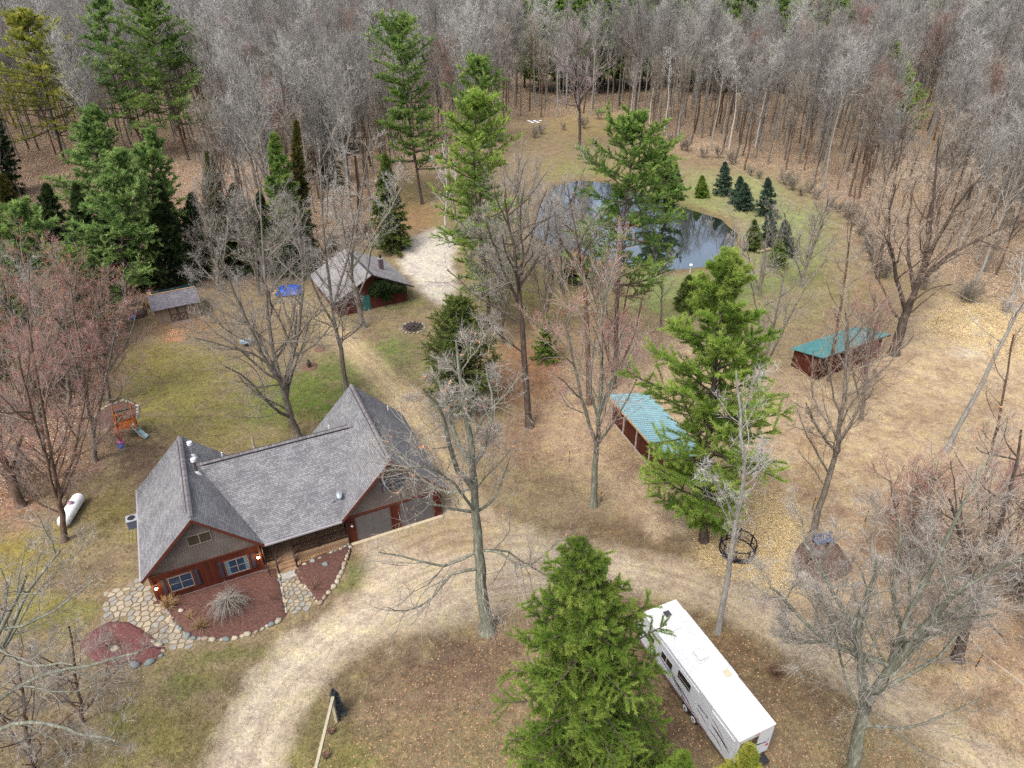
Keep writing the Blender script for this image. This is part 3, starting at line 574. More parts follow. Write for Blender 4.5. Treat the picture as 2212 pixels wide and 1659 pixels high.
    return tr, cr
def conifer(label, base, top, rad_px, seed, kind='pine', nd='pine', bk='dark', group=None, name='pine_tree', mid=None, bent=0., cat='tree', baseY=None, z0=-.1, **kw):
    b = G(*base) if baseY is None else np.array([(base[0]-1106)/FPX*(baseY*cT+CAM_H*sT), baseY, 0.]); tp = atY(top[0], top[1], b[1]+bent); h = tp[2]
    dist = math.hypot(b[1], CAM_H-h*.5); rad = rad_px/FPX*dist
    pts = [np.array([b[0], b[1], z0])]+([atY(m[0], m[1], b[1]) for m in mid] if mid else [])+[tp]
    S = smooth_path(pts, 14)-np.array([b[0], b[1], 0])
    tr, cr = conifer_geo(h, rad, seed, kind, path=S, **kw)
    root = empty(name, (b[0], b[1], 0), 0, label, cat, group)
    tr.build('trunk', BK[bk], root, smooth=True); cr.build('crown', ND[nd], root); return root
def copy_tree(o, loc, rz, sc=1., label=None, group=None):
    c = o.copy(); C.objects.link(c); c.location = loc; c.rotation_euler = (0, 0, rz); c.scale = (sc, sc, sc)
    if label: c['label'] = label
    if group: c['group'] = group
    for ch in [q for q in o.children]:
        d = ch.copy(); C.objects.link(d); d.parent = c
    return c
# ------------------------------------------------------------ building materials
def shingle(name, axis, c1, c2, c3, rowh=.15, bw=.36, slope=1.0, mort=(.07, .068, .072)):
    """laminated shingles; rows run along object axis 0 (x) or 1 (y), courses follow the height"""
    m, t, b = newmat(name); L = t.links; b.inputs['Roughness'].default_value = .92; b.inputs['Specular IOR Level'].default_value = .15
    tc = N(t, 'ShaderNodeTexCoord'); sp = N(t, 'ShaderNodeSeparateXYZ'); L.new(tc.outputs['Object'], sp.inputs[0])
    mu = N(t, 'ShaderNodeMath', operation='MULTIPLY'); L.new(sp.outputs['Z'], mu.inputs[0]); mu.inputs[1].default_value = slope
    cb = N(t, 'ShaderNodeCombineXYZ'); L.new(sp.outputs['X' if axis == 0 else 'Y'], cb.inputs[0]); L.new(mu.outputs[0], cb.inputs[1])
    br = N(t, 'ShaderNodeTexBrick', Scale=1.0); br.offset = .37; br.offset_frequency = 2; br.squash = .8; br.squash_frequency = 3
    br.inputs['Color1'].default_value = (*c1, 1); br.inputs['Color2'].default_value = (*c2, 1); br.inputs['Mortar'].default_value = (*mort, 1)
    br.inputs['Mortar Size'].default_value = .016; br.inputs['Mortar Smooth'].default_value = .4; br.inputs['Bias'].default_value = .1; br.inputs['Brick Width'].default_value = bw; br.inputs['Row Height'].default_value = rowh
    L.new(cb.outputs[0], br.inputs['Vector'])
    n = N(t, 'ShaderNodeTexNoise', Scale=.7, Detail=4.0); L.new(tc.outputs['Object'], n.inputs['Vector']); r = ramp(t, [(.35, (.86, .85, .86)), (.65, (1.12, 1.12, 1.1))]); L.new(n.outputs['Fac'], r.inputs[0])
    n2 = N(t, 'ShaderNodeTexNoise', Scale=9.0, Detail=3.0); L.new(cb.outputs[0], n2.inputs['Vector']); r2 = ramp(t, [(.42, (*c3, 1)), (.56, (1, 1, 1))]); L.new(n2.outputs['Fac'], r2.inputs[0])
    x = N(t, 'ShaderNodeMix', data_type='RGBA', blend_type='MULTIPLY'); x.inputs['Factor'].default_value = 1; L.new(br.outputs['Color'], x.inputs['A']); L.new(r.outputs[0], x.inputs['B'])
    y = N(t, 'ShaderNodeMix', data_type='RGBA', blend_type='MULTIPLY'); y.inputs['Factor'].default_value = .5; L.new(x.outputs['Result'], y.inputs['A']); L.new(r2.outputs[0], y.inputs['B']); L.new(y.outputs['Result'], b.inputs['Base Color'])
    bp = N(t, 'ShaderNodeBump', Strength=.6, Distance=.02); L.new(br.outputs['Fac'], bp.inputs['Height']); bp.invert = True; L.new(bp.outputs[0], b.inputs['Normal']); return m
SG1, SG2, SG3 = lin(156, 157, 160, K_), lin(126, 126, 129, K_), (.88, .87, .87)
RM_Y = shingle('roof_shingles_along', 1, SG1, SG2, SG3, slope=1.42, rowh=.15, bw=.34); RM_X = shingle('roof_shingles_across', 0, SG1, SG2, SG3, slope=2.45, rowh=.15, bw=.34)
GAB = shingle('gable_shakes', 0, lin(132, 122, 116, K_), lin(120, 111, 106, K_), (.9, .9, .9), rowh=.19, bw=.24, mort=lin(88, 80, 76, K_))
def planks(name, c, dark, w=.2, axis=0, horiz=False, var=.2, k=5.):
    m, t, b = newmat(name); L = t.links; b.inputs['Roughness'].default_value = .8; b.inputs['Specular IOR Level'].default_value = .2
    tc = N(t, 'ShaderNodeTexCoord'); sp = N(t, 'ShaderNodeSeparateXYZ'); L.new(tc.outputs['Object'], sp.inputs[0])
    s = sp.outputs['Z'] if horiz else sp.outputs['X' if axis == 0 else 'Y']
    dv = N(t, 'ShaderNodeMath', operation='DIVIDE'); L.new(s, dv.inputs[0]); dv.inputs[1].default_value = w
    fr = N(t, 'ShaderNodeMath', operation='FRACT'); L.new(dv.outputs[0], fr.inputs[0]); fl = N(t, 'ShaderNodeMath', operation='FLOOR'); L.new(dv.outputs[0], fl.inputs[0])
    wn = N(t, 'ShaderNodeTexWhiteNoise'); wn.noise_dimensions = '1D'; L.new(fl.outputs[0], wn.inputs['W'])
    gr = ramp(t, [(0, (0, 0, 0)), (.07, (1, 1, 1)), (.93, (1, 1, 1)), (1, (0, 0, 0))]); L.new(fr.outputs[0], gr.inputs[0])
    mp = N(t, 'ShaderNodeMapping'); mp.inputs['Scale'].default_value = (k, k, .8) if not horiz else (.8, .8, k); L.new(tc.outputs['Object'], mp.inputs[0])
    n = N(t, 'ShaderNodeTexNoise', Scale=1.5, Detail=6.0, Roughness=.7); L.new(mp.outputs[0], n.inputs['Vector'])
    r = ramp(t, [(.3, dark), (.7, c)]); ad = N(t, 'ShaderNodeMath', operation='MULTIPLY_ADD'); L.new(wn.outputs['Value'], ad.inputs[0]); ad.inputs[1].default_value = var; L.new(n.outputs['Fac'], ad.inputs[2]); L.new(ad.outputs[0], r.inputs[0])
    x = N(t, 'ShaderNodeMix', data_type='RGBA'); L.new(gr.outputs[0], x.inputs['Factor']); x.inputs['A'].default_value = (*[q*.35 for q in dark], 1); L.new(r.outputs[0], x.inputs['B']); L.new(x.outputs['Result'], b.inputs['Base Color']); return m
REDWD = planks('stained_siding', lin(92, 40, 24, K_), lin(60, 26, 17, K_), .22, k=2.); REDTR = mat('stained_trim', lin(96, 48, 36, K_), .7, .25, 3.)
DARKW = mat('dark_stained_wood', lin(56, 42, 40, K_), .5, .3, 4.); DECK = planks('deck_boards', lin(176, 146, 116, K_), lin(140, 114, 90, K_), .14, horiz=False, axis=1); FASCIA = mat('deck_fascia', lin(160, 128, 100, K_), .8, .2, 3.)
WHITEP = mat('white_paint', (.50, .51, .52), .45, .06, 2.); TRIMC = mat('clay_trim', lin(150, 142, 130, K_), .6, .08); FOUND = mat('foundation_block', lin(128, 116, 118, K_), .9, .15, 3.)
GUT = mat('grey_gutter', lin(172, 168, 172, K_), .4, .08, 2.); BLK = mat('black_rubber', (.02, .02, .022), .6, .2); SHUT = mat('slate_shutter', lin(62, 56, 70, K_), .6, .15, 4.); STEEL = mat('galvanised_steel', (.5, .55, .6), .35, .1, 3., metal=.8)
ROOFDK = mat('ridge_vent_black', (.03, .03, .035), .8, .2)
CAPM = shingle('ridge_cap_shingles', 1, lin(150, 146, 148, K_), lin(120, 114, 118, K_), (.85, .85, .85), rowh=9., bw=.2, slope=.1); CAPX = shingle('ridge_cap_shingles_x', 0, lin(150, 146, 148, K_), lin(120, 114, 118, K_), (.85, .85, .85), rowh=9., bw=.2, slope=.1)
def glass(name, c, r=.06):
    m, t, b = newmat(name); b.inputs['Base Color'].default_value = (*c, 1); b.inputs['Roughness'].default_value = r; b.inputs['Specular IOR Level'].default_value = .8
    n = N(t, 'ShaderNodeTexNoise', Scale=1.2); bp = N(t, 'ShaderNodeBump', Strength=.03); tc = N(t, 'ShaderNodeTexCoord'); t.links.new(tc.outputs['Object'], n.inputs['Vector']); t.links.new(n.outputs['Fac'], bp.inputs['Height']); t.links.new(bp.outputs[0], b.inputs['Normal']); return m
GLASS = glass('window_glass', (.012, .03, .06)); GLASSB = glass('brown_glass', (.03, .024, .02)); CURT = mat('curtain', lin(96, 124, 140, K_), .9, .15)
W1, D1, E_, R1, MM, R2, W3, D3, R3, VR, OV = 8.09, 10.28, 2.85, 6.85, 5.54, 6.02, 8.34, 11.39, 7.12, 7.02, .40
def win(parent, u0, u1, z0, z1, y, cols, rows, fm, gm, label=None, curtain=False):
    f = MB(); w = .05
    f.box(u0-w, u1+w, y-.05, y-.002, z0-w, z0); f.box(u0-w, u1+w, y-.05, y-.002, z1, z1+w); f.box(u0-w, u0, y-.05, y-.002, z0, z1); f.box(u1, u1+w, y-.05, y-.002, z0, z1)
    for i in range(1, cols): x = u0+(u1-u0)*i/cols; f.box(x-.03, x+.03, y-.045, y-.002, z0, z1)
    for j in range(1, rows):
        z = z0+(z1-z0)*j/rows
        for i in range(cols): f.box(u0+(u1-u0)*i/cols+(.04 if i else 0), u0+(u1-u0)*(i+1)/cols-(.04 if i < cols-1 else 0), y-.040, y-.004, z-.014, z+.014)
    wn = f.build('window', fm, parent)
    if label: wn['label'] = label
    MB().box(u0, u1, y-.022, y-.003, z0, z1).build('pane', gm, wn)
    if curtain:
        for a, b_ in ((u0+.01, u0+.22), (u1-.22, u1-.01)):
            c = MB(); F_ = [(a+(b_-a)*q/8, y-.026-.004*(q % 2)) for q in range(9)]; c.add([(p[0], p[1], z) for z in (z0+.03, z1-.03) for p in F_], [(q, q+1, q+10, q+9) for q in range(8)]); c.build('curtain', CURT, wn)
    return wn
def wall_lamp(parent, u, z, y, lit):
    l = MB(); l.box(u-.07, u+.07, y-.04, y-.002, z-.05, z+.22); l.bar((u, y-.04, z+.15), (u, y-.2, z+.17), .03); l.lathe([(.02, z+.16), (.12, z+.08), (.12, z+.06), (.02, z+.05)], u, y-.2, 10)
    o = l.build('wall_lamp', DARKW, parent)
    bm_ = mat('lamp_glow', (1, .75, .4), .5, .02, emit=(1, .72, .36, 14.0)) if lit else mat('lamp_glass', (.5, .5, .48), .2, .05)
    bm_.cycles.emission_sampling = 'NONE'
    MB().lathe([(.03, z+.045), (.095, z-.04), (.10, z-.12), (.04, z-.19)], u, y-.2, 10).build('globe', bm_, o, smooth=True)
    if lit:
        p = bpy.data.lights.new('lamp_light', 'POINT'); p.energy = 14; p.color = (1, .55, .22); p.shadow_soft_size = .08
        q = bpy.data.objects.new('lamp_light', p); C.objects.link(q); q.parent = o; q.location = (u, y-.42, z-.08)
def roof_slab(name, q, m, parent, th=.14): return MB().slab(q, th, 0, 1).build(name, [m, REDTR], parent)
def house():
    root = empty('house', (X0, Y0, 0), YAW, 'long ranch house with grey shingle roofs, two front gables and rust red siding', 'house')
    U3 = W1+MM; U4 = U3+W3; s1 = (R1-E_)/(W1/2); s3 = (R3-E_)/(W3/2); th = .14
    for (a, b_, d) in ((OV, W1-OV, D1-OV), (U3+OV, U4-OV, D3-OV)):
        for q in ((a, b_, OV, OV+.2, -.2, 2.68), (a, b_, d-.2, d, -.2, 2.68), (a, a+.2, OV+.2, d-.2, -.2, 2.66), (b_-.2, b_, OV+.2, d-.2, -.2, 2.66)): MB().box(*q).build('wall', REDWD, root)
    MB().box(W1-OV+.001, U3+OV-.001, 2.75, 2.95, .3, 2.9).build('wall', REDWD, root); MB().box(W1-OV+.001, U3+OV-.001, 9.0, 9.2, -.2, 2.9).build('wall', REDWD, root)
    for (a, b_, d, r3, s, gm) in ((0, W1, D1, R1, s1, GAB), (U3, U4, D3, R3, s3, GAB)):
        m_ = (a+b_)/2; z0 = 2.68
        for y0, y1 in ((OV+.03, OV+.2), (d-OV-.2, d-OV-.03)):
            g = MB(); zz = z0+.001; hb = (r3-.15-zz)/s; 
            pts = [(m_-hb, zz), (m_+hb, zz), (m_, r3-.15)]
            vs = [(p[0], y, p[1]) for y in (y0, y1) for p in pts]; g.add(vs, [(0, 1, 2), (5, 4, 3), (0, 3, 4, 1), (1, 4, 5, 2), (2, 5, 3, 0)])
            g.build('gable', gm, root)
    # roofs
    for (a, b_, d, r3) in ((0, W1, D1, R1), (U3, U4, D3, R3)):
        m_ = (a+b_)/2
        roof_slab('roof', [(a, 0, E_), (m_-.001, 0, r3), (m_-.001, d, r3), (a, d, E_)], RM_Y, root); roof_slab('roof', [(m_+.001, 0, r3), (b_, 0, E_), (b_, d, E_), (m_+.001, d, r3)], RM_Y, root)
    uL = W1/2+(R1-R2)/s1; uR = U3+W3/2-(R3-R2)/s3; e = .08
    roof_slab('roof', [(W1-e, .02, E_-.01), (U3+e, .02, E_-.01), (uR+e, VR, R2), (uL-e, VR, R2)], RM_X, root)
    roof_slab('roof', [(uL-e, VR+.002, R2), (uR+e, VR+.002, R2), (U3+e, VR+2.3, E_+.2), (W1-e, VR+2.3, E_+.2)], RM_X, root)
    # ridge caps with their black vent edges
    def cap(p, q, m, nm='ridge_cap'):
        p = Vector(p); q = Vector(q); d = (q-p).normalized(); r = d.cross(Vector((0, 0, 1))).normalized(); W_ = .17
        c = MB().add([p-r*W_+Vector((0, 0, -.06)), p+Vector((0, 0, .05)), p+r*W_+Vector((0, 0, -.06)), q-r*W_+Vector((0, 0, -.06)), q+Vector((0, 0, .05)), q+r*W_+Vector((0, 0, -.06))], [(0, 1, 4, 3), (1, 2, 5, 4), (0, 2, 1), (3, 4, 5), (0, 3, 5, 2)]).build(nm, m, root)
        v = MB()
        for sgn in (-1, 1): v.bar(p+r*sgn*(W_+.02)+d*.5+Vector((0, 0, -.08)), q+r*sgn*(W_+.02)-d*.5+Vector((0, 0, -.08)), .05, .09)
        v.build('vent_strip', ROOFDK, c)
    cap((W1/2, .35, R1+.06), (W1/2, D1-.1, R1+.06), CAPM); cap((U3+W3/2, .3, R3+.06), (U3+W3/2, D3-.1, R3+.06), CAPM); cap((uL-.1, VR, R2+.08), (uR+.1, VR, R2+.08), CAPX)
    # rake boards
    for (a, b_, r3) in ((0, W1, R1), (U3, U4, R3)):
        f = MB(); m_ = (a+b_)/2
        for (p, q) in (((a+.02, -.02, E_-.13), (m_, -.02, r3-.12)), ((m_, -.02, r3-.12), (b_-.02, -.02, E_-.13))): f.bar(p, q, .05, .20)
        f.build('rake_board', REDTR, root)
        s = MB(); s.add([(a+.05, .01, E_-.16), (m_, .01, r3-.16), (m_, OV+.03, r3-.16), (a+.05, OV+.03, E_-.16)], [(3, 2, 1, 0)]); s.add([(b_-.05, .01, E_-.16), (m_, .01, r3-.16), (m_, OV+.03, r3-.16), (b_-.05, OV+.03, E_-.16)], [(0, 1, 2, 3)]); s.build('soffit', REDTR, root)
    f = MB().box(OV-.03, W1-OV+.03, OV-.03, OV+.01, -.25, .13); f.box(OV-.03, OV+.01, OV+.011, D1-OV, -.25, .13); f.build('foundation', FOUND, root)
    # band and corner boards
    for q in ((OV-.01, OV+.16, OV-.025, OV-.001, .135, 2.55), (W1-OV-.16, W1-OV+.01, OV-.025, OV-.001, .135, 2.55), (OV, W1-OV, OV-.03, OV+.001, 2.56, 2.70), (U3+OV, U4-OV, OV-.03, OV+.001, 2.50, 2.66)): MB().box(*q).build('trim_board', REDTR, root)
    win(root, 1.50, 2.95, .78, 2.02, OV-.001, 2, 2, TRIMC, GLASS); win(root, 5.25, 6.70, .70, 1.95, OV-.001, 2, 2, TRIMC, GLASS, curtain=True); win(root, 3.42, 4.88, 4.33, 5.12, OV+.03, 2, 1, TRIMC, GLASSB, 'small attic window in the left gable')
    for (a, b_, z0, z1) in ((1.5, 2.95, .78, 2.02), (5.25, 6.7, .70, 1.95)):
        k = MB(); k.box(a-.19, a-.075, OV-.04, OV-.003, z0-.18, z1+.18); k.box(b_+.075, b_+.19, OV-.04, OV-.003, z0-.18, z1+.18); k.box(a-.074, b_+.074, OV-.04, OV-.003, z1+.08, z1+.18); k.box(a-.074, b_+.074, OV-.04, OV-.003, z0-.18, z0-.08)
        k.build('window_casing', REDTR, root)
    for (a, z0, z1) in ((1.02, .68, 2.12), (3.17, .66, 2.12), (4.77, .60, 2.05), (6.93, .60, 2.02)):
        sh = MB(); sh.box(a, a+.26, OV-.06, OV-.042 if False else OV-.004, z0, z1)
        for q in range(3): zz = z0+.08+q*(z1-z0-.1)/3; sh.box(a+.04, a+.22, OV-.075, OV-.061, zz, zz+(z1-z0-.1)/3-.08)
        sh.build('shutter', SHUT, root)
    for q in ((.66, 1.75, True), (7.45, 1.72, True)): wall_lamp(root, q[0], q[1], OV, q[2])
    wall_lamp(root, 14.36, 1.95, OV, False)
    # garage front
    for (a, b_) in ((14.68, 17.36), (18.16, 20.86)):
        g = MB(); g.box(a, b_, OV-.02, OV+.0-.002, 0.02, 2.40)
        for i in range(4):
            for j in range(4): x = a+.06+(b_-a-.06)*i/4; z = .07+j*.58; g.box(x, x+(b_-a)/4-.10, OV-.034, OV-.021, z, z+.50)
        g.build('garage_door', mat('garage_door_grey', lin(100, 96, 96, K_), .6, .08), root)
        MB().box(a-.10, a-.001, OV-.04, OV-.003, 0, 2.48).build('door_jamb', REDTR, root); MB().box(b_+.001, b_+.10, OV-.04, OV-.003, 0, 2.48).build('door_jamb', REDTR, root)
    for a in (17.02, 18.02): win(root, a, a+.62, 4.15, 5.15, OV+.03, 1, 2, SHUT, GLASS)
    MB().box(14.1, 21.5, .08, OV-.045, -.1, .045).build('apron', mat('pale_concrete', lin(206, 190, 160, K_), .9, .1), root)
    # porch
    zd = .42; MB().box(W1-OV+.01, U3+OV-.01, .47, 2.74, .28, zd).build('porch_deck', DECK, root); MB().box(W1-OV+.01, U3+OV-.01, .43, .468, -.1, zd-.02).build('deck_skirt', FASCIA, root)
    for i, (y0, y1, z1) in enumerate(((.15, .428, .30), (-.15, .149, .18), (-.45, -.151, .07))):
        MB().box(8.62, 9.82, y0, y1, -.1, z1).build('step', FASCIA, root)
    for u in (8.5, 9.9, 11.8): MB().box(u-.07, u+.07, .60, .74, zd+.001, E_-.15).build('post', DARKW, root)
    for (a, b_) in ((7.72, 8.42), (9.98, 11.72), (11.88, 13.98)):
        r = MB(); r.box(a, b_, .63, .71, 1.22, 1.28); r.box(a, b_, .64, .70, .52, .57); n = max(4, int((b_-a)/.125))
        for i in range(n): x = a+(b_-a)*(i+.5)/n; r.box(x-.018, x+.018, .655, .69, .57, 1.22)
        r.build('railing', DARKW, root)
    for u in (8.56, 9.88):
        r = MB(); r.box(u-.06, u+.06, -.42, -.30, -.1, .95); r.bar((u, -.36, .93), (u, .62, 1.32), .09, .06)
        r.box(u-.06, u+.06, .20, .32, .0, 1.15); r.build('handrail', DARKW, root)
    MB().box(8.75, 9.65, 2.70, 2.748, zd+.002, 2.45).build('front_door', DARKW, root); win(root, 10.5, 11.6, 1.1, 2.2, 2.749, 2, 1, DARKW, GLASS); win(root, 12.3, 13.4, 1.1, 2.2, 2.749, 2, 1, DARKW, GLASS)
    # gutters, downspouts
    MB().box(W1-.02, U3+.02, -.10, -.001, E_-.14, E_-.01).build('gutter', GUT, root); MB().box(-.10, -.002, .1, D1, E_-.14, E_-.02).build('gutter', GUT, root)
    for (u, pts) in ((W1-.2, [(W1-.16, -.03, E_-.12), (W1-.25, .30, 2.4), (W1-.25, .32, .25), (W1-.15, -.5, .08)]), (U3, [(U3+.1, -.03, E_-.12), (U3+.35, .32, 2.3), (U3+.35, .34, .15), (U3+.2, -.5, .05), (U3-.2, -1.3, .05)])):
        MB().tube(pts, .05, 6).build('downspout', DARKW, root)
    # things on the roof
    def flue(u, v, z0, h, c, lab):
        p = MB().tube([(u, v, z0-.2), (u, v, z0+h)], .10, 12).build('flue_pipe', c, root, smooth=False); p['label'] = lab
        MB().lathe([(.13, z0+h-.02), (.19, z0+h+.02), (.19, z0+h+.10), (.15, z0+h+.12)], u, v, 14).build('storm_collar', WHITEP, p); MB().lathe([(.16, z0+h+.17), (.19, z0+h+.18), (.19, z0+h+.24), (.03, z0+h+.29)], u, v, 14).build('cap', WHITEP, p)
        MB().lathe([(.30, z0-.30), (.14, z0+.1), (.11, z0+.16)], u, v, 12).build('flashing', WHITEP, p)
    flue(4.81, 6.0, 6.12, 1.05, mat('flue_brown', lin(96, 86, 88, K_), .5, .1), 'brown flue pipe with a white cap'); flue(4.72, 8.17, 6.2, 1.0, STEEL, 'galvanised flue pipe with a white cap')
    for (u, v, z) in ((6.72, VR+.5, 5.3), (14.9, VR+.5, 5.3), (20.45, 10.17, 4.2)): MB().tube([(u, v, z), (u, v, z+.95 if v < 10 else z+.65)], .06, 10).build('vent_pipe', WHITEP, root)
    d = MB(); d.bar((14.25, 1.75, 3.4), (14.1, 1.7, 3.85), .04); d.bar((14.1, 1.7, 3.62), (13.45, 1.45, 3.75), .03); d.box(13.38, 13.5, 1.38, 1.5, 3.70, 3.82)
    di = d.build('satellite_dish', STEEL, root)
    q = MB().lathe([(.02, 0), (.2, .03), (.32, .10), (.33, .10), (.2, .015), (.02, -.02)], 0, 0, 16).build('reflector', STEEL, di, smooth=True); q.location = (14.08, 1.7, 3.9); q.rotation_euler = (R_(20), R_(-62), 0)
    return root
house()
# ------------------------------------------------------------ travel trailer
def trailer():
    root = empty('travel_trailer', (8.3, 30.18, 0), math.atan2(-.9118, .4105), 'long white travel trailer parked beside the drive', 'camper trailer')
    Lx, Wd, Hz = 9.36, 2.5, 3.3; zb = .72
    wall = mat('trailer_sides', (.50, .52, .545), .35, .05, 1.5, spec=.5); roofm = mat('trailer_roof', (.52, .525, .53), .5, .10, 1.2, col2=(.57, .57, .57)); skirt = mat('trailer_skirt', lin(150, 128, 128, K_), .5, .15); dkst = mat('stripe_dark', lin(44, 44, 66, K_), .4, .05); brst = mat('stripe_brown', lin(112, 96, 96, K_), .4, .05)
    prof = [(0.0, Hz), (Lx, Hz-.02), (Lx, zb+.1), (Lx-.05, zb), (.35, zb), (-.1, 1.15), (-.42, 1.75), (-.40, 2.1)]
    vs = [(x, y, z) for y in (0, Wd) for x, z in prof]; k = len(prof)
    b = MB().add(vs, [tuple(range(k))[::-1], tuple(range(k, 2*k))]+[(i, (i+1) % k, k+(i+1) % k, k+i) for i in range(k)]); b.build('body', wall, root, bevel=.03)
    MB().box(.0, Lx+.02, -.02, Wd+.02, Hz-.02, Hz+.035).build('roof', roofm, root, bevel=.02)
    MB().box(.4, Lx-.1, .06, Wd-.06, .48, zb-.002).build('underbody', BLK, root)
    s = MB(); s.box(.35, 4.7, -.012, -.001, zb-.06, zb+.12); s.box(6.2, Lx-.05, -.012, -.001, zb-.06, zb+.12); s.build('skirt', skirt, root)
    # slide-out on the near side and bump-out at its tail
    MB().box(2.1, 5.97, -.06, -.001, 1.12, 3.05).build('slide_out', wall, root, bevel=.015); MB().box(7.15, 9.12, -.06, -.001, .85, 3.02).build('slide_out', wall, root, bevel=.015); MB().box(.85, 6.05, Wd+.001, Wd+.16, 1.2, 3.2).build('slide_out', wall, root, bevel=.02)
    def rwin(x0, x1, z0, z1, y, split, bar=None):
        f = MB(); f.box(x0-.05, x1+.05, y-.02, y-.001, z0-.05, z1+.05); o = f.build('window', WHITEP, root)
        g = MB()
        if split: g.box(x0, split-.03, y-.028, y-.0205, z0, z1); g.box(split+.03, x1, y-.028, y-.0205, z0, z1)
        elif bar: g.box(x0, x1, y-.028, y-.0205, z0, bar-.025); g.box(x0, x1, y-.028, y-.0205, bar+.025, z1)
        else: g.box(x0, x1, y-.028, y-.0205, z0, z1)
        g.build('pane', glass('tinted_glass', (.008, .008, .01)), o)
    rwin(.80, 1.50, 2.0, 2.42, 0, None); rwin(2.42, 3.52, 1.95, 2.5, -.06, 2.92); rwin(4.1, 5.3, 2.15, 2.82, -.06, None, 2.36)
    # rear window and rear fittings
    o = MB().box(Lx+.001, Lx+.02, .15, 1.42, 2.2, 3.0).build('window', TRIMC, root)
    g = MB(); g.box(Lx+.021, Lx+.028, .20, .74, 2.45, 2.93); g.box(Lx+.021, Lx+.028, .20, .74, 2.26, 2.40); g.box(Lx+.021, Lx+.028, .80, 1.37, 2.26, 2.93); g.build('pane', glass('tinted_glass', (.008, .008, .01)), o)
    REDL = mat('tail_light_red', (.35, .02, .02), .3, .1)
    for y in (.28, 2.27): MB().lathe([(.02, 0), (.09, 0), (.10, .02), (.02, .05)], 0, 0, 12).build('tail_light', REDL, root).matrix_local = __import__('mathutils').Matrix.Translation((Lx+.001, y, 1.52)) @ __import__('mathutils').Matrix.Rotation(math.pi/2, 4, 'Y')
    for y in (1.15, 1.25, 1.35, .05, 2.4): MB().box(Lx+.001, Lx+.02, y, y+.06, 3.12, 3.17).build('marker_light', REDL, root)
    MB().box(Lx+.001, Lx+.5, 1.7, 2.3, .5, .62).build('rear_rack', BLK, root)
    sp = MB().tube([(Lx+.05, .85, 1.0), (Lx+.24, .85, 1.0)], [.36, .34], 20).build('spare_wheel', WHITEP, root, bevel=.03); MB().tube([(Lx+.2405, .85, 1.0), (Lx+.255, .85, 1.0)], [.12, .10], 14).build('hub', REDL, sp)
    # decorative sweeps
    def stroke(pts, wmax, mt, y=-.004):
        P = smooth_path([(a, 0, c) for a, c in pts], 16); vs = []
        for i, p in enumerate(P):
            w = wmax*math.sin(math.pi*min(max(i/15., .02), .98))**.8; vs += [(p[0], y, p[2]-w/2), (p[0], y, p[2]+w/2)]
        return vs, [(2*i, 2*i+2, 2*i+3, 2*i+1) for i in range(15)]
    for pts, w, mt, y in (([(-.15, 1.9), (.9, 1.85), (2.0, 1.55)], .14, dkst, -.006), ([(-.1, 1.75), (.8, 1.75), (1.9, 1.45)], .08, brst, -.006), ([(2.2, 2.0), (3.3, 1.85), (4.5, 1.35), (5.2, 1.05)], .12, dkst, -.066), ([(2.15, 1.75), (3.4, 1.6), (4.6, 1.15)], .10, dkst, -.066), ([(2.6, 2.1), (3.4, 1.95), (4.2, 1.75)], .06, brst, -.066),
                          ([(3.9, 1.6), (4.9, 1.45), (5.7, 1.15)], .14, brst, -.066), ([(7.2, 2.5), (7.9, 2.35), (8.6, 2.0)], .08, dkst, -.066), ([(7.3, 2.0), (8.1, 1.95), (9.0, 1.7)], .14, dkst, -.066), ([(7.6, 2.1), (8.3, 1.95), (8.9, 1.85)], .07, brst, -.066), ([(7.15, 1.4), (7.9, 1.45), (8.6, 1.2)], .08, dkst, -.066), ([(6.0, 1.6), (6.5, 1.55), (7.1, 1.35)], .06, dkst, -.006)):
        v, f = stroke(pts, w, mt, y); MB().add(v, f).build('stripe', mt, root)
    sw = MB(); P = smooth_path([(0, .75, 2.0), (0, 1.3, 2.05), (0, 2.3, 1.75)], 12); vs = []
    for i, p in enumerate(P): w_ = .13*math.sin(math.pi*min(max(i/11, .02), .98)); vs += [(Lx+.006, p[1], p[2]-w_/2), (Lx+.006, p[1], p[2]+w_/2)]
    sw.add(vs, [(2*i, 2*i+2, 2*i+3, 2*i+1) for i in range(11)]).build('stripe', dkst, root)
    def lettering(s, size, loc, rot, mt, name='lettering', shear=.2):
        c = bpy.data.curves.new(name, 'FONT'); c.body = s; c.size = size; c.shear = shear; c.extrude = .002; c.offset = size*.02; t = bpy.data.objects.new(name, c); C.objects.link(t)
        dg = bpy.context.evaluated_depsgraph_get(); me = bpy.data.meshes.new_from_object(t.evaluated_get(dg)); bpy.data.objects.remove(t)
        me.materials.clear(); me.materials.append(mt); o = bpy.data.objects.new(name, me); C.objects.link(o); o.parent = root; o.location = loc; o.rotation_euler = rot
    lettering('SPRINTER', .22, (6.04, -.008, 1.93), (math.pi/2, 0, 0), dkst)
    stk = mat('sticker_blue', lin(70, 150, 190, K_), .4, .3, 6.); v = MB()
    for (y, z, a, h) in ((2.0, 1.86, .16, .10), (2.18, 1.93, .2, .12), (2.08, 1.76, .25, .05)): v.add([(Lx+.005, y, z), (Lx+.005, y+a, z+.02), (Lx+.005, y+a*.8, z+h), (Lx+.005, y+a*.2, z+h*.8)], [(0, 1, 2, 3)])
    v.build('emblem', stk, root)
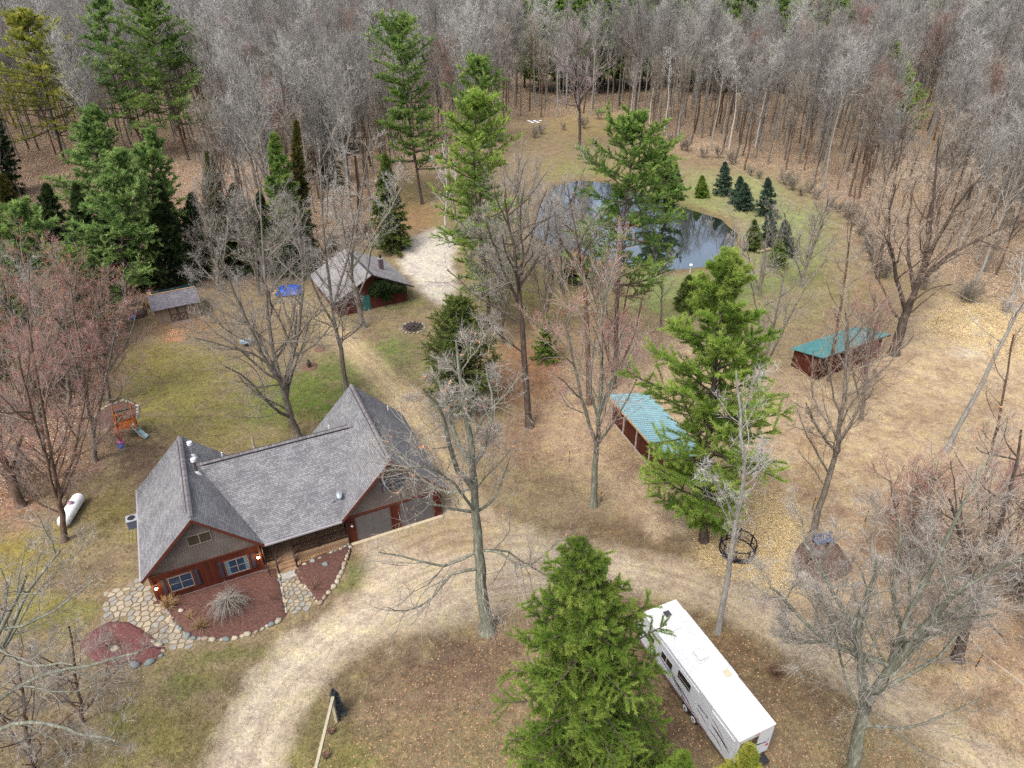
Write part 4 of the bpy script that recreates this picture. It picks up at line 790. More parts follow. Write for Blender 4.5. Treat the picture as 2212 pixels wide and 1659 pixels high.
    # wheels
    for x in (5.12, 5.92):
        for y, sg in ((.02, 1), (Wd-.02, -1)):
            w = MB().tube([(x, y, .34), (x, y+sg*.24, .34)], .34, 24).build('wheel', BLK, root, bevel=.04)
            MB().tube([(x, y-sg*.012, .34), (x, y+sg*.1, .34)], .22, 18).build('rim', WHITEP, w); MB().tube([(x, y-sg*.03, .34), (x, y+sg*.05, .34)], .07, 10).build('hub', BLK, w)
    f = MB(); P = [(4.6, .8), (4.75, 1.02), (5.1, 1.12), (5.52, 1.05), (5.95, 1.12), (6.28, 1.0), (6.4, .8)]
    for a, c in zip(P[:-1], P[1:]): f.bar((a[0], -.05, a[1]), (c[0], -.05, c[1]), .12, .06)
    f.build('fender', skirt, root)
    # roof fittings
    h = MB().box(.55, .98, 1.12, 1.55, Hz+.036, Hz+.10).build('roof_vent', mat('smoked_vent', (.05, .05, .07), .3, .2), root, bevel=.02)
    ac = MB().box(3.75, 4.6, .95, 1.72, Hz+.036, Hz+.13).build('air_conditioner', WHITEP, root, bevel=.02); MB().box(3.82, 4.52, 1.02, 1.65, Hz+.131, Hz+.32).build('shroud', WHITEP, ac, bevel=.05)
    MB().box(4.75, 5.45, 2.18, 2.42, Hz+.036, Hz+.13).build('fridge_vent', WHITEP, root, bevel=.02); MB().box(5.55, 5.98, 1.85, 2.25, Hz+.036, Hz+.10).build('skylight', mat('yellowed_plastic', lin(214, 204, 176, K_), .4, .1), root, bevel=.02)
    MB().box(6.75, 7.15, 1.8, 2.15, Hz+.036, Hz+.08).build('roof_hatch', WHITEP, root, bevel=.02)
    for x, y in ((7.05, 1.5), (5.85, 1.75), (4.5, 2.0)): MB().lathe([(.07, Hz+.036), (.06, Hz+.10), (.03, Hz+.12)], x, y, 10).build('vent_cap', WHITEP, root)
    a = MB(); a.bar((1.25, 1.95, Hz+.08), (2.75, 1.84, Hz+.10), .04); a.bar((1.2, 1.93, Hz+.06), (1.3, 2.0, Hz+.06), .12, .08); a.bar((1.7, 1.78, Hz+.09), (1.75, 2.1, Hz+.09), .03); a.bar((2.5, 1.72, Hz+.09), (2.75, 1.98, Hz+.09), .05); a.build('antenna', mat('antenna_grey', (.5, .52, .56), .5, .1), root)
    t = MB(); t.bar((.1, .6, .6), (-1.2, 1.25, .55), .1, .12); t.bar((.1, 1.9, .6), (-1.2, 1.25, .55), .1, .12); t.tube([(-1.1, 1.25, .0), (-1.1, 1.25, .75)], .035, 8); t.build('hitch', BLK, root)
    return root
trailer()
# ------------------------------------------------------------ outbuildings
CABW = planks('barn_red_boards', lin(112, 54, 44, K_), lin(66, 30, 26, K_), .18, k=3.); CABS = planks('barn_red_boards_side', lin(112, 54, 44, K_), lin(66, 30, 26, K_), .18, axis=1, k=3.)
GREENM = lin(92, 156, 150, K_)
def ribmetal(name, c, pitch=.25, axis='X'):
    m, t, b = newmat(name); L = t.links; b.inputs['Roughness'].default_value = .38; b.inputs['Specular IOR Level'].default_value = .45
    tc = N(t, 'ShaderNodeTexCoord'); sp = N(t, 'ShaderNodeSeparateXYZ'); L.new(tc.outputs['Object'], sp.inputs[0])
    dv = N(t, 'ShaderNodeMath', operation='DIVIDE'); L.new(sp.outputs[axis], dv.inputs[0]); dv.inputs[1].default_value = pitch; fr = N(t, 'ShaderNodeMath', operation='FRACT'); L.new(dv.outputs[0], fr.inputs[0])
    r = ramp(t, [(0, tuple(q*.42 for q in c)), (.18, tuple(q*.5 for q in c)), (.26, tuple(min(1, q*1.15) for q in c)), (.9, c), (1, tuple(q*.6 for q in c))]); L.new(fr.outputs[0], r.inputs[0])
    n = N(t, 'ShaderNodeTexNoise', Scale=1.2, Detail=6.0, Roughness=.7); L.new(tc.outputs['Object'], n.inputs['Vector']); r2 = ramp(t, [(.35, (.82, .82, .80)), (.6, (1.08, 1.08, 1.08))]); L.new(n.outputs['Fac'], r2.inputs[0])
    x = N(t, 'ShaderNodeMix', data_type='RGBA', blend_type='MULTIPLY'); x.inputs['Factor'].default_value = 1; L.new(r.outputs[0], x.inputs['A']); L.new(r2.outputs[0], x.inputs['B']); L.new(x.outputs['Result'], b.inputs['Base Color']); return m
def cabin():
    root = empty('cabin', (-20.9, 77.1, 0), R_(30), 'red board cabin with grey gable roof and vines over its eave, behind the fire pit', 'cabin')
    Wd, Dp, e, rz = 8.9, 8.6, 2.45, 4.75; m_ = Wd/2
    for y in (0, Dp-.15): w = MB(); w.box(0, Wd, y, y+.15, -.1, e-.1); w.add([(0, y, e-.1), (Wd, y, e-.1), (m_, y, rz-.25), (0, y+.15, e-.1), (Wd, y+.15, e-.1), (m_, y+.15, rz-.25)], [(0, 1, 2), (5, 4, 3), (1, 4, 5, 2), (0, 2, 5, 3)]); w.build('wall', CABW, root)
    MB().box(0, .15, .151, Dp-.151, -.1, e-.1).build('wall', CABS, root); MB().box(Wd-.15, Wd, .151, Dp-.151, -.1, e-.1).build('wall', CABS, root)
    rm = shingle('cabin_shingles', 1, lin(170, 168, 168, K_), lin(150, 147, 148, K_), (.88, .87, .88), slope=2.1, rowh=.2, bw=.4)
    sl = (rz-e)/m_; ox = .75; z0 = e-ox*sl
    for q in ([(-ox, -.6, z0), (m_, -.6, rz), (m_, Dp+.5, rz), (-ox, Dp+.5, z0)], [(m_+.002, -.6, rz), (Wd+ox, -.6, z0), (Wd+ox, Dp+.5, z0), (m_+.002, Dp+.5, rz)]): MB().slab(q, .13, 0, 1).build('roof', [rm, DARKW], root)
    MB().bar((m_, -.6, rz+.03), (m_, Dp+.5, rz+.03), .26, .05).build('ridge_cap', ROOFDK, root)
    MB().box(3.0, 4.0, -.05, -.002, 0, 2.05).build('door', mat('teal_door', lin(58, 116, 112, K_), .6, .15), root)
    ch = MB().box(6.85, 7.35, 3.3, 3.8, 3.0, 4.75).build('chimney', mat('chimney_brown', lin(104, 84, 88, K_), .7, .15), root); MB().box(6.82, 7.38, 3.27, 3.83, 4.751, 4.83).build('crown_cap', GUT, ch); MB().tube([(7.1, 3.55, 4.83), (7.1, 3.55, 5.25)], .15, 12).build('chimney_pot', BLK, ch)
    f = MB(); f.bar((-ox, -.62, z0-.08), (m_, -.62, rz-.08), .04, .16); f.bar((m_, -.62, rz-.08), (Wd+ox, -.62, z0-.08), .04, .16); f.build('rake_board', DARKW, root)
    return root
cabin()
def leafy_mass(name, pts, rads, seed, n, matr, label, cat, sz=.12, m=5):
    r = np.random.RandomState(seed); P = []
    for p, q in zip(pts, rads):
        k = int(n*q[0]*q[1]*q[2]/sum(a[0]*a[1]*a[2] for a in rads)); d = nrm(r.normal(0, 1, (k, 3)))*(r.rand(k, 1)**.45); P.append(np.array(p)+d*np.array(q))
    P = np.concatenate(P); a = Acc(); o = P.mean(0).copy(); o[2] = 0
    tufts(a, P-o, nrm(r.normal(0, 1, P.shape)+np.array([0, 0, .4])), m, sz*2, sz*.35, .8, .2, r, .3+.5*r.rand(len(P)))
    ob = a.build(name, matr, None); ob.location = tuple(o); tag(ob, label, cat); return ob
c30, s30 = math.cos(R_(30)), math.sin(R_(30))
def cab(u, v, z): return (-20.9+u*c30-v*s30, 77.1+u*s30+v*c30, z)
leafy_mass('climbing_vine', [cab(4.6, -.3, 2.5), cab(5.6, -.4, 3.0), cab(6.8, -.5, 2.4), cab(7.8, -.45, 2.1), cab(6.0, -.3, 1.6), cab(5.0, .3, 3.6)], [(.8, .5, .9), (1., .7, .7), (1., .6, .7), (.8, .5, .6), (.8, .35, 1.), (1., .6, .4)], 4, 2600, ND['dark'], 'dark evergreen vine hanging over the cabin front', 'vine')
def small_shed():
    root = empty('garden_shed', (-42.0, 74.9, 0), R_(29), 'small tan garden shed with a shingled front roof and dark glazed rear', 'shed')
    Wd, Dp = 4.9, 4.2; e, rz, eb = 2.15, 3.05, 2.45; yr = 1.9; tan = planks('tan_siding', lin(160, 140, 120, K_), lin(134, 116, 98, K_), .14)
    tans = planks('tan_siding_side', lin(160, 140, 120, K_), lin(134, 116, 98, K_), .14, axis=1)
    MB().box(0, Wd, 0, .1, 0, e).build('wall', tan, root); MB().box(0, Wd, Dp-.1, Dp, 0, eb-.05).build('wall', tan, root)
    for x in (0, Wd-.1): w = MB(); w.add([(x, .101, 0), (x, Dp-.101, 0), (x, Dp-.101, eb-.08), (x, yr, rz-.12), (x, .101, e-.02), (x+.1, .101, 0), (x+.1, Dp-.101, 0), (x+.1, Dp-.101, eb-.08), (x+.1, yr, rz-.12), (x+.1, .101, e-.02)], [(0, 4, 3, 2, 1), (5, 6, 7, 8, 9), (0, 1, 6, 5), (1, 2, 7, 6), (2, 3, 8, 7), (3, 4, 9, 8), (4, 0, 5, 9)]); w.build('wall', tans, root)
    rm = shingle('shed_shingles', 0, lin(142, 138, 146, K_), lin(112, 108, 116, K_), (.8, .8, .82), slope=2.2, rowh=.16, bw=.3)
    MB().slab([(-.25, -.45, e-.08), (Wd+.25, -.45, e-.08), (Wd+.25, yr, rz), (-.25, yr, rz)], .08, 0, 1).build('roof', [rm, DARKW], root)
    MB().slab([(-.25, yr+.15, rz-.02), (Wd+.25, yr+.15, rz-.02), (Wd+.25, Dp+.3, eb), (-.25, Dp+.3, eb)], .05).build('glazed_roof', glass('dark_teal_glazing', lin(40, 66, 74, K_), .12), root)
    b = MB(); b.bar((-.25, yr+.1, rz+.05), (Wd+.25, yr+.1, rz+.05), .1, .06)
    for i in range(5): y = yr+.35+i*.45; z = rz-(y-yr-.15)*(rz-eb)/(Dp+.15-yr)+.03; b.bar((-.2, y, z), (.25, y, z), .12, .04)
    b.build('batten', mat('raw_lumber', lin(205, 172, 124, K_), .8, .15), root)
    d = MB()
    for x0, x1 in ((1.55, 2.45), (2.52, 3.42)):
        d.box(x0, x0+.09, -.04, -.002, 0, 2.0); d.box(x1-.09, x1, -.04, -.002, 0, 2.0); d.box(x0+.09, x1-.09, -.04, -.002, 0, .09); d.box(x0+.09, x1-.09, -.04, -.002, .95, 1.04); d.box(x0+.09, x1-.09, -.04, -.002, 1.91, 2.0)
        d.bar((x0+.09, -.02, .1), (x1-.09, -.02, .94), .07, .03); d.bar((x0+.09, -.025, .94), (x1-.09, -.025, .1), .07, .03)
    d.build('door_frame', mat('brown_door_trim', lin(84, 64, 60, K_), .8, .2), root)
    MB().box(1.5, 3.6, -1.1, -.1, -.02, .05).build('door_ramp', mat('ramp_board', lin(128, 112, 106, K_), .9, .15), root)
small_shed()
def run_in(name, loc, yaw, Lx, Dp, zf, zb, roofc, label, closed, rib=.3):
    root = empty(name, loc, yaw, label, 'shed'); wd = planks('shed_boards_'+name+label[:5], lin(102, 50, 34, K_), lin(56, 26, 20, K_), .16, k=3.); ws = planks('shed_boards_side'+label[:5], lin(102, 50, 34, K_), lin(56, 26, 20, K_), .16, axis=1, k=3.)
    MB().slab([(-.35, -.5, zf+.08), (Lx+.35, -.5, zf+.08), (Lx+.35, Dp+.3, zb), (-.35, Dp+.3, zb)], .06).build('roof', ribmetal('ribbed_'+label[:5], roofc, rib), root)
    MB().box(-.36, Lx+.36, -.54, -.501, zf-.12, zf+.09).build('fascia', DARKW if closed else mat('raw_fascia', lin(206, 176, 132, K_), .8, .1), root)
    MB().box(0, Lx, Dp-.08, Dp, 0, zb-.08).build('wall', wd, root)
    for x in (0, Lx-.08): w = MB(); w.add([(x, 0, 0), (x, Dp-.081, 0), (x, Dp-.081, zb-.1), (x, 0, zf-.12), (x+.08, 0, 0), (x+.08, Dp-.081, 0), (x+.08, Dp-.081, zb-.1), (x+.08, 0, zf-.12)], [(0, 3, 2, 1), (4, 5, 6, 7), (0, 1, 5, 4), (1, 2, 6, 5), (2, 3, 7, 6), (3, 0, 4, 7)]); w.build('wall', ws, root)
    if closed:
        MB().box(.081, Lx*.42, 0, .07, 0, zf-.14).box(Lx*.42+.001, Lx-.081, 0, .07, 0, zf*.45).box(Lx*.62, Lx*.66, 0, .07, zf*.45+.001, zf-.14).box(Lx*.85, Lx-.081, 0, .07, zf*.45+.001, zf-.14).build('front_boards', wd, root)
        n = 4
        for i in range(n): x = .3+(Lx-.6)*i/(n-1); MB().box(x-.07, x+.07, -.16, -.02, -.1, zf-.12).build('post', DARKW, root)
    else:
        pm = mat('weathered_post', lin(196, 188, 182, K_), .8, .15)
        MB().box(.081, Lx-.081, .02, .1, 0, zf-.14).build('front_boards', wd, root)
        for i in range(5): x = .1+(Lx-.2)*i/4; MB().box(x-.06, x+.06, -.12, -.001, -.1, zf-.05).build('post', pm, root)
        MB().box(.2, Lx-.2, -.14, -.121, 0, .16).build('kick_board', pm, root)
# far shed: the corner nearest the camera is its near left corner
run_in('horse_shelter', (31.7, 62.9, 0), R_(29), 9.7, 3.3, 2.9, 2.05, lin(84, 148, 148, K_), 'dark red horse shelter with a teal metal roof beside the big old oak', True)
a_ = math.atan2(-.936, .352)
run_in('horse_shelter', (9.55, 55.75, 0), a_, 9.6, 3.6, 2.75, 2.0, lin(150, 192, 198, K_), 'horse shelter with pale green metal roof and whitish posts behind the bright pine', False)
# ------------------------------------------------------------ beds, stones and paving
bed('mulch_bed', BED_MAIN, MUL); bed('mulch_bed', BED_RIGHT, MUL); bed('mulch_bed', BED_LEFT, lin(110, 70, 68, K_)); bed('mulch_bed', BED_BACK, lin(104, 82, 74, K_)); bed('mulch_bed', BED_FAR, lin(104, 80, 70, K_))
STM = []
for i, c in enumerate(((172, 162, 142), (142, 144, 140), (186, 174, 152), (122, 130, 128), (158, 140, 122))): STM.append(mat('fieldstone_%s' % 'abcde'[i], lin(*c, K_), .85, .2, 5.))
RKS = []
for s in range(10): me = rock_mesh(s, .22, .16, .13); me.materials.append(STM[s % 5]); RKS.append(me)
rrk = random.Random(5)
def stones(pts, step, label, group, sc=1., jit=.05, name='edging_stone'):
    P = [np.array(G(*p)[:2]) for p in pts]; acc = 0.; 
    for a, b_ in zip(P[:-1], P[1:]):
        l = np.hypot(*(b_-a)); d = (b_-a)/l
        while acc < l:
            p = a+d*acc; o = bpy.data.objects.new(name, RKS[rrk.randrange(10)]); C.objects.link(o); k = sc*rrk.uniform(.5, 1.25)
            o.location = (p[0]+rrk.uniform(-jit, jit), p[1]+rrk.uniform(-jit, jit), .06*k); o.rotation_euler = (0, 0, math.atan2(d[1], d[0])+rrk.uniform(-.4, .4)); o.scale = (k, k, k)
            tag(o, label, 'rock', group); acc += step*k*rrk.uniform(.95, 1.15)
        acc -= l
stones([(372, 1345), (412, 1378), (480, 1384), (545, 1370), (618, 1334)], .44, 'pale rounded fieldstone in the front rim of the big mulch bed', 'stones edging the main mulch bed', 1.1)
stones([(349, 1302), (372, 1340)], .42, 'small fieldstone between mulch bed and flagstone walk', 'stones along the flagstone walk', .7)
stones([(601, 1240), (613, 1290), (620, 1328)], .36, 'small stone on the left side of the stepping stone walk', 'small stones left of the front walk', .6)
stones([(642, 1226), (662, 1270), (688, 1302)], .36, 'small stone on the right side of the stepping stone walk', 'small stones right of the front walk', .6)
stones([(692, 1303), (727, 1262), (747, 1212), (757, 1180)], .40, 'rounded stone in the outer rim of the right hand mulch bed', 'stones edging the right mulch bed', .95)
stones([(330, 1388), (352, 1398), (356, 1412), (326, 1432), (290, 1440)], .5, 'flat grey stone rimming the small left mulch bed', 'stones edging the left mulch bed', 1.4)
stones([(206, 900), (226, 880), (268, 866), (300, 878), (297, 905), (262, 925), (222, 932)], .42, 'pale stone ringing the bed behind the swing set', 'stones edging the play area bed', 1.)
stones([(1712, 1240), (1709, 1222), (1712, 1200), (1716, 1184)], .22, 'whitish cobble in the row beside the straw', 'cobbles edging the far mulch bed', .6, .12)
stones([(1750, 1265), (1800, 1272), (1850, 1262), (1880, 1245)], .4, 'whitish cobble on the lower rim of the far mulch bed', 'lower cobbles of the far mulch bed', .8, .12)
stones([(655, 1222), (680, 1212), (705, 1202), (735, 1188), (752, 1176)], .34, 'pale cobble at the foot of the porch skirt', 'cobbles under the porch', .75, .12)
def flags(name, poly, seed, cell, gap=.09):
    """random flagstones with joints, as far as the outline reaches"""
    r = random.Random(seed); P = np.array([G(*p)[:2] for p in poly]); mn = P.min(0); mx = P.max(0)
    def inside(p):
        c = False; j = len(P)-1
        for i in range(len(P)):
            if (P[i][1] > p[1]) != (P[j][1] > p[1]) and p[0] < (P[j][0]-P[i][0])*(p[1]-P[i][1])/(P[j][1]-P[i][1])+P[i][0]: c = not c
            j = i
        return c
    S = []; y = mn[1]-cell; k = 0
    while y < mx[1]+cell:
        x = mn[0]-cell+(k % 2)*cell*.5
        while x < mx[0]+cell: S.append((x+r.uniform(-.33, .33)*cell, y+r.uniform(-.3, .3)*cell)); x += cell
        y += cell*.85; k += 1
    m = MB()
    for i, s in enumerate(S):
        if not inside(s): continue
        poly_ = [(s[0]+dx*cell*1.5, s[1]+dy*cell*1.5) for dx, dy in ((-1, -1), (1, -1), (1, 1), (-1, 1))]
        for j, q in enumerate(S):
            if i == j or abs(q[0]-s[0]) > cell*3 or abs(q[1]-s[1]) > cell*3: continue
            nx, ny = q[0]-s[0], q[1]-s[1]; l = math.hypot(nx, ny); nx /= l; ny /= l; lim = l/2-gap*.5*r.uniform(.5, 1.3); out = []
            for a in range(len(poly_)):
                p0, p1 = poly_[a], poly_[(a+1) % len(poly_)]; d0 = (p0[0]-s[0])*nx+(p0[1]-s[1])*ny-lim; d1 = (p1[0]-s[0])*nx+(p1[1]-s[1])*ny-lim
                if d0 <= 0: out.append(p0)
                if d0*d1 < 0: t_ = d0/(d0-d1); out.append((p0[0]+(p1[0]-p0[0])*t_, p0[1]+(p1[1]-p0[1])*t_))
            poly_ = out
            if len(poly_) < 3: break
        if len(poly_) < 3: continue
        h = .045+r.uniform(-.01, .015); k_ = len(poly_); c = r.choices([0, 1, 2, 3], [4, 3, 2, 1])[0]
        poly_ = [(s[0]+(p[0]-s[0])*r.uniform(.9, 1.0), s[1]+(p[1]-s[1])*r.uniform(.9, 1.0)) for p in poly_]
        m.add([(p[0], p[1], -.05) for p in poly_]+[(p[0], p[1], h) for p in poly_], [tuple(range(k_, 2*k_))]+[(a, (a+1) % k_, k_+(a+1) % k_, k_+a) for a in range(k_)], c)
    o = m.build(name, [mat('flagstone_tan', lin(164, 154, 136, K_), .85, .15, 3.), mat('flagstone_grey', lin(150, 148, 142, K_), .85, .15, 3.), mat('flagstone_cream', lin(176, 164, 142, K_), .85, .12, 3.), mat('flagstone_brown', lin(146, 132, 116, K_), .85, .15, 3.)])
    tag(o, kind='structure')
flags('stone_path', [(225, 1285), (300, 1250), (335, 1285), (350, 1305), (375, 1345), (410, 1380), (440, 1392), (378, 1408), (350, 1395), (310, 1360), (262, 1340), (228, 1348)], 2, .52)
flags('stone_path', [(604, 1236), (640, 1226), (660, 1268), (686, 1306), (622, 1332), (614, 1290)], 9, .42)
MB().box(-.6, .6, -.28, .28, -.05, .07).build('stone_step', mat('doorstep_stone', lin(170, 168, 160, K_), .85, .15, 3.), loc=(X0+9.25*math.cos(YAW)+.85*math.sin(YAW), Y0+9.25*math.sin(YAW)-.85*math.cos(YAW), 0)).rotation_euler = (0, 0, YAW)
tag(bpy.data.objects['stone_step'], 'flat grey doorstep stone at the foot of the porch steps', 'stone')
def pavers():
    m = MB(); r = random.Random(1)
    for i in range(5):
        for j in range(11): x = i*.26; y = j*.24; m.box(x, x+.23, y, y+.21, -.05, .03+r.uniform(0, .012), r.randrange(2))
    o = m.build('paver_pad', [mat('paver_tan', lin(150, 134, 96, K_), .9, .2), mat('paver_moss', lin(134, 126, 78, K_), .9, .2)]); o.location = G(272, 1178); o.rotation_euler = (0, 0, YAW); tag(o, kind='structure')
pavers()
# ------------------------------------------------------------ yard things
def ac_unit():
    p = G(287, 1128, .4); r = empty('air_conditioner', (p[0], p[1], 0), YAW, 'grey outdoor air conditioner by the left wall of the house', 'air conditioner')
    MB().box(-.38, .38, -.38, .38, 0, .78).build('cabinet', mat('ac_slate', lin(96, 104, 124, K_), .5, .12, 8.), r, bevel=.02); MB().box(-.41, .41, -.41, .41, .781, .86).build('top', mat('ac_top', lin(178, 182, 190, K_), .4, .06), r, bevel=.02)
    MB().lathe([(.29, .861), (.29, .875), (.05, .885)], 0, 0, 18).build('fan_grille', BLK, r)
ac_unit()
def umbrella():
    p = G(544, 945, 2.35); r = empty('patio_umbrella', (p[0], p[1], 0), 0, 'closed pale grey patio umbrella behind the house ridge', 'umbrella')
    MB().tube([(0, 0, 0), (0, 0, 2.4)], .025, 8).build('pole', STEEL, r); MB().lathe([(.13, .85), (.17, 1.1), (.09, 1.5), (.12, 1.75), (.09, 2.1), (.03, 2.36)], 0, 0, 9).build('canopy', mat('faded_canvas', lin(192, 180, 176, K_), .9, .15, 6.), r); MB().lathe([(.28, 0), (.28, .06), (.06, .1)], 0, 0, 14).build('base', BLK, r)
umbrella()
def tank():
    a, b_ = G(166, 1084, .55), G(142, 1122, .55); c = (a+b_)/2; d = b_-a; l = 1.35; r = empty('propane_tank', (c[0], c[1], 0), math.atan2(d[1], d[0]), 'white propane tank lying beside the left hand tree', 'tank')
    P = [(-l-.42, .04), (-l-.38, .2), (-l-.22, .38), (-l, .48), (l, .48), (l+.22, .38), (l+.38, .2), (l+.42, .04)]
    MB().tube([(x, 0, .62) for x, q in P], [q for x, q in P], 20).build('shell', mat('weathered_white_tank', (.74, .74, .73), .45, .14, 2.5), r, smooth=True)
    MB().lathe([(.2, 1.05), (.22, 1.18), (.15, 1.25), (.03, 1.28)], -.25, 0, 14).build('dome', mat('tank_dome_mauve', lin(168, 130, 150, K_), .5, .2), r, smooth=True)
    for x in (-.8, .8): MB().box(x-.08, x+.08, -.35, .35, -.05, .2).build('foot', FOUND, r)
tank()
def playset():
    org = G(285, 930); r = empty('swing_set', (org[0], org[1], 0), 0, 'orange wooden swing set with a pale slide near the left trees', 'playset')
    wood = mat('cedar_orange', lin(186, 106, 50, K_), .7, .25); grn = mat('green_plastic', lin(66, 104, 88, K_), .5, .1)
    def g(px, py, z=0): q = G(px, py, z); return (q[0]-org[0], q[1]-org[1], z)
    c = Vector(g(273, 915, 1.4)); f = MB(); ax = Vector((math.cos(.5), math.sin(.5), 0)); ay = Vector((-math.sin(.5), math.cos(.5), 0)); t = .75
    for i, j in ((-1, -1), (1, -1), (1, 1), (-1, 1)): p = c+ax*i*t+ay*j*t; f.bar((p.x, p.y, 0), (p.x, p.y, 3.0), .1)
    for (i, j), (k, l) in (((-1, -1), (1, -1)), ((1, -1), (1, 1)), ((1, 1), (-1, 1)), ((-1, 1), (-1, -1))):
        for z in (1.35, 1.95, 2.9): a = c+ax*i*t+ay*j*t; b_ = c+ax*k*t+ay*l*t; f.bar((a.x, a.y, z), (b_.x, b_.y, z), .07)
    f.build('frame', wood, r); s = MB()
    for q in range(7):
        for (i0, j0, i1, j1) in ((-1, -1, -1, 1), (-1, 1, 1, 1), (-1, -1, 1, -1)): u = (q+.5)/7; a = c+ax*(i0+(i1-i0)*u)*t+ay*(j0+(j1-j0)*u)*t; s.bar((a.x, a.y, 1.36), (a.x, a.y, 1.94), .05, .02)
    s.build('baluster', wood, r)
    d = MB(); a = c-ax*t-ay*t; d.add([tuple(c+ax*i*t+ay*j*t)[:2]+(1.3,) for i, j in ((-1, -1), (1, -1), (1, 1), (-1, 1))], [(0, 1, 2, 3)]); d.build('platform', wood, r)
    k = MB(); P0 = c+ax*(-t)+ay*t; k.slab([(c-ax*t+ay*t*.0)[:2]+(2.75,) if False else tuple((c-ax*t-ay*t*0)[:2])+(2.9,), tuple((c+ax*t)[:2])+(2.9,), tuple((c+ax*t+ay*t)[:2])+(2.35,), tuple((c-ax*t+ay*t)[:2])+(2.35,)], .03); k.build('awning', grn, r)
    # slide
    a = Vector(g(283, 918, 1.35)); b_ = Vector(g(318, 945, .15)); m_ = MB(); n = 12; sd = (b_-a).cross(Vector((0, 0, 1))).normalized()*.27; vs = []; 
    for i in range(n+1):
        u = i/n; p = a+(b_-a)*u; p.z = 1.35-(1.2)*u+.12*math.sin(u*math.pi*2)*1.0
        vs += [p-sd+Vector((0, 0, .16)), p-sd, p+sd, p+sd+Vector((0, 0, .16))]
    m_.add(vs, [(4*i+k_, 4*i+4+k_, 4*i+5+k_, 4*i+1+k_) for i in range(n) for k_ in range(3)]); sl_ = m_.build('slide', mat('pale_teal_plastic', lin(156, 184, 184, K_), .35, .06), r, smooth=True); so_ = sl_.modifiers.new('solid', 'SOLIDIFY'); so_.thickness = .03
    # swing beam with its A-frame
    e0 = c-ax*t-ay*t; e1 = Vector(g(250, 938, 2.3)); w = MB(); w.bar((e0.x, e0.y, 2.3), tuple(e1), .12)
    w.bar(tuple(e1), g(232, 925, 0), .09); w.bar(tuple(e1), g(266, 958, 0), .09); w.build('swing_beam', wood, r)
    def swing(u, colr, lab):
        p = Vector((e0.x, e0.y, 2.3)).lerp(e1, u); q = MB()
        for s_ in (-.22, .22): q.tube([(p.x+s_, p.y, 2.28), (p.x+s_, p.y, .75)], .012, 5)
        q.tube([(p.x+.24*math.cos(k*.7), p.y+.18*math.sin(k*.7), .7+(.12 if 2 < k < 7 else 0)) for k in range(9)], .06, 6, closed=True); q.lathe([(.05, .50), (.20, .52), (.18, .6)], p.x, p.y, 10); o = q.build('swing_seat', colr, r); o['label'] = lab
    swing(.45, mat('pink_plastic', lin(222, 120, 170, K_), .4, .08), 'pink toddler swing seat'); swing(.8, mat('blue_plastic', lin(70, 110, 200, K_), .4, .08), 'blue swing seat')
    return r
playset()
def deck_things():
    dw = planks('old_deck', lin(92, 76, 74, K_), lin(62, 50, 50, K_), .14, k=4.); p = G(297, 675, .2); r = empty('wooden_deck', (p[0], p[1], 0), R_(22), 'low dark wooden deck left of the tan shed', 'deck')
    MB().box(-.95, .95, -.95, .95, .16, .26).build('floor', dw, r); MB().box(-.95, .95, -1.0, -.951, 0, .27).box(-.7, .7, -1.35, -1.001, 0, .13).build('step', dw, r)
    rl = MB(); 
    for x in (-.9, .9): rl.box(x-.04, x+.04, -.9, .9, .98, 1.05); rl.box(x-.04, x+.04, -.9, -.82, .261, .98); rl.box(x-.04, x+.04, .82, .9, .261, .98)
    rl.build('railing', DARKW, r)
    q = G(287, 687, .55); b = MB().lathe([(.02, 0), (.2, .06), (.3, .22), (.31, .38), (.24, .52), (.1, .62), (.02, .63)], 0, 0, 16).build('ball', mat('blue_rubber', lin(40, 120, 205, K_), .35, .08), None, smooth=True, loc=(q[0], q[1], .262)); tag(b, 'bright blue ball on the low dark deck', 'ball')
    p2 = G(290, 655, .12); m = MB()
    for i in range(7): m.box(-1.1, 1.1, -.75+i*.22, -.75+i*.22+.14, .12, .15)
    for x in (-1.05, -.05, .95): m.box(x, x+.1, -.75, .72, 0, .119)
    o = m.build('pallet', dw, None, loc=(p2[0], p2[1], 0)); o.rotation_euler = (0, 0, R_(12)); tag(o, 'grey weathered wooden pallet lying behind the low deck', 'pallet')
    p = G(532, 746); r2 = empty('fire_bowl', (p[0], p[1], 0), 0, 'round pale blue bowl on a low stand on the bare lawn', 'fire bowl'); MB().lathe([(.15, .32), (.45, .42), (.62, .58), (.66, .58), (.48, .38), (.15, .26)], 0, 0, 22).build('bowl', mat('blue_grey_enamel', lin(150, 176, 192, K_), .4, .1), r2, smooth=True); MB().lathe([(.28, 0), (.22, .3)], 0, 0, 12).build('stand', BLK, r2)
    o = MB().box(-.42, .42, -.03, .03, .56, .6).box(-.03, .03, -.42, .42, .605, .63).build('grate', mat('grate_white', (.6, .62, .64), .5, .1), r2)
deck_things()
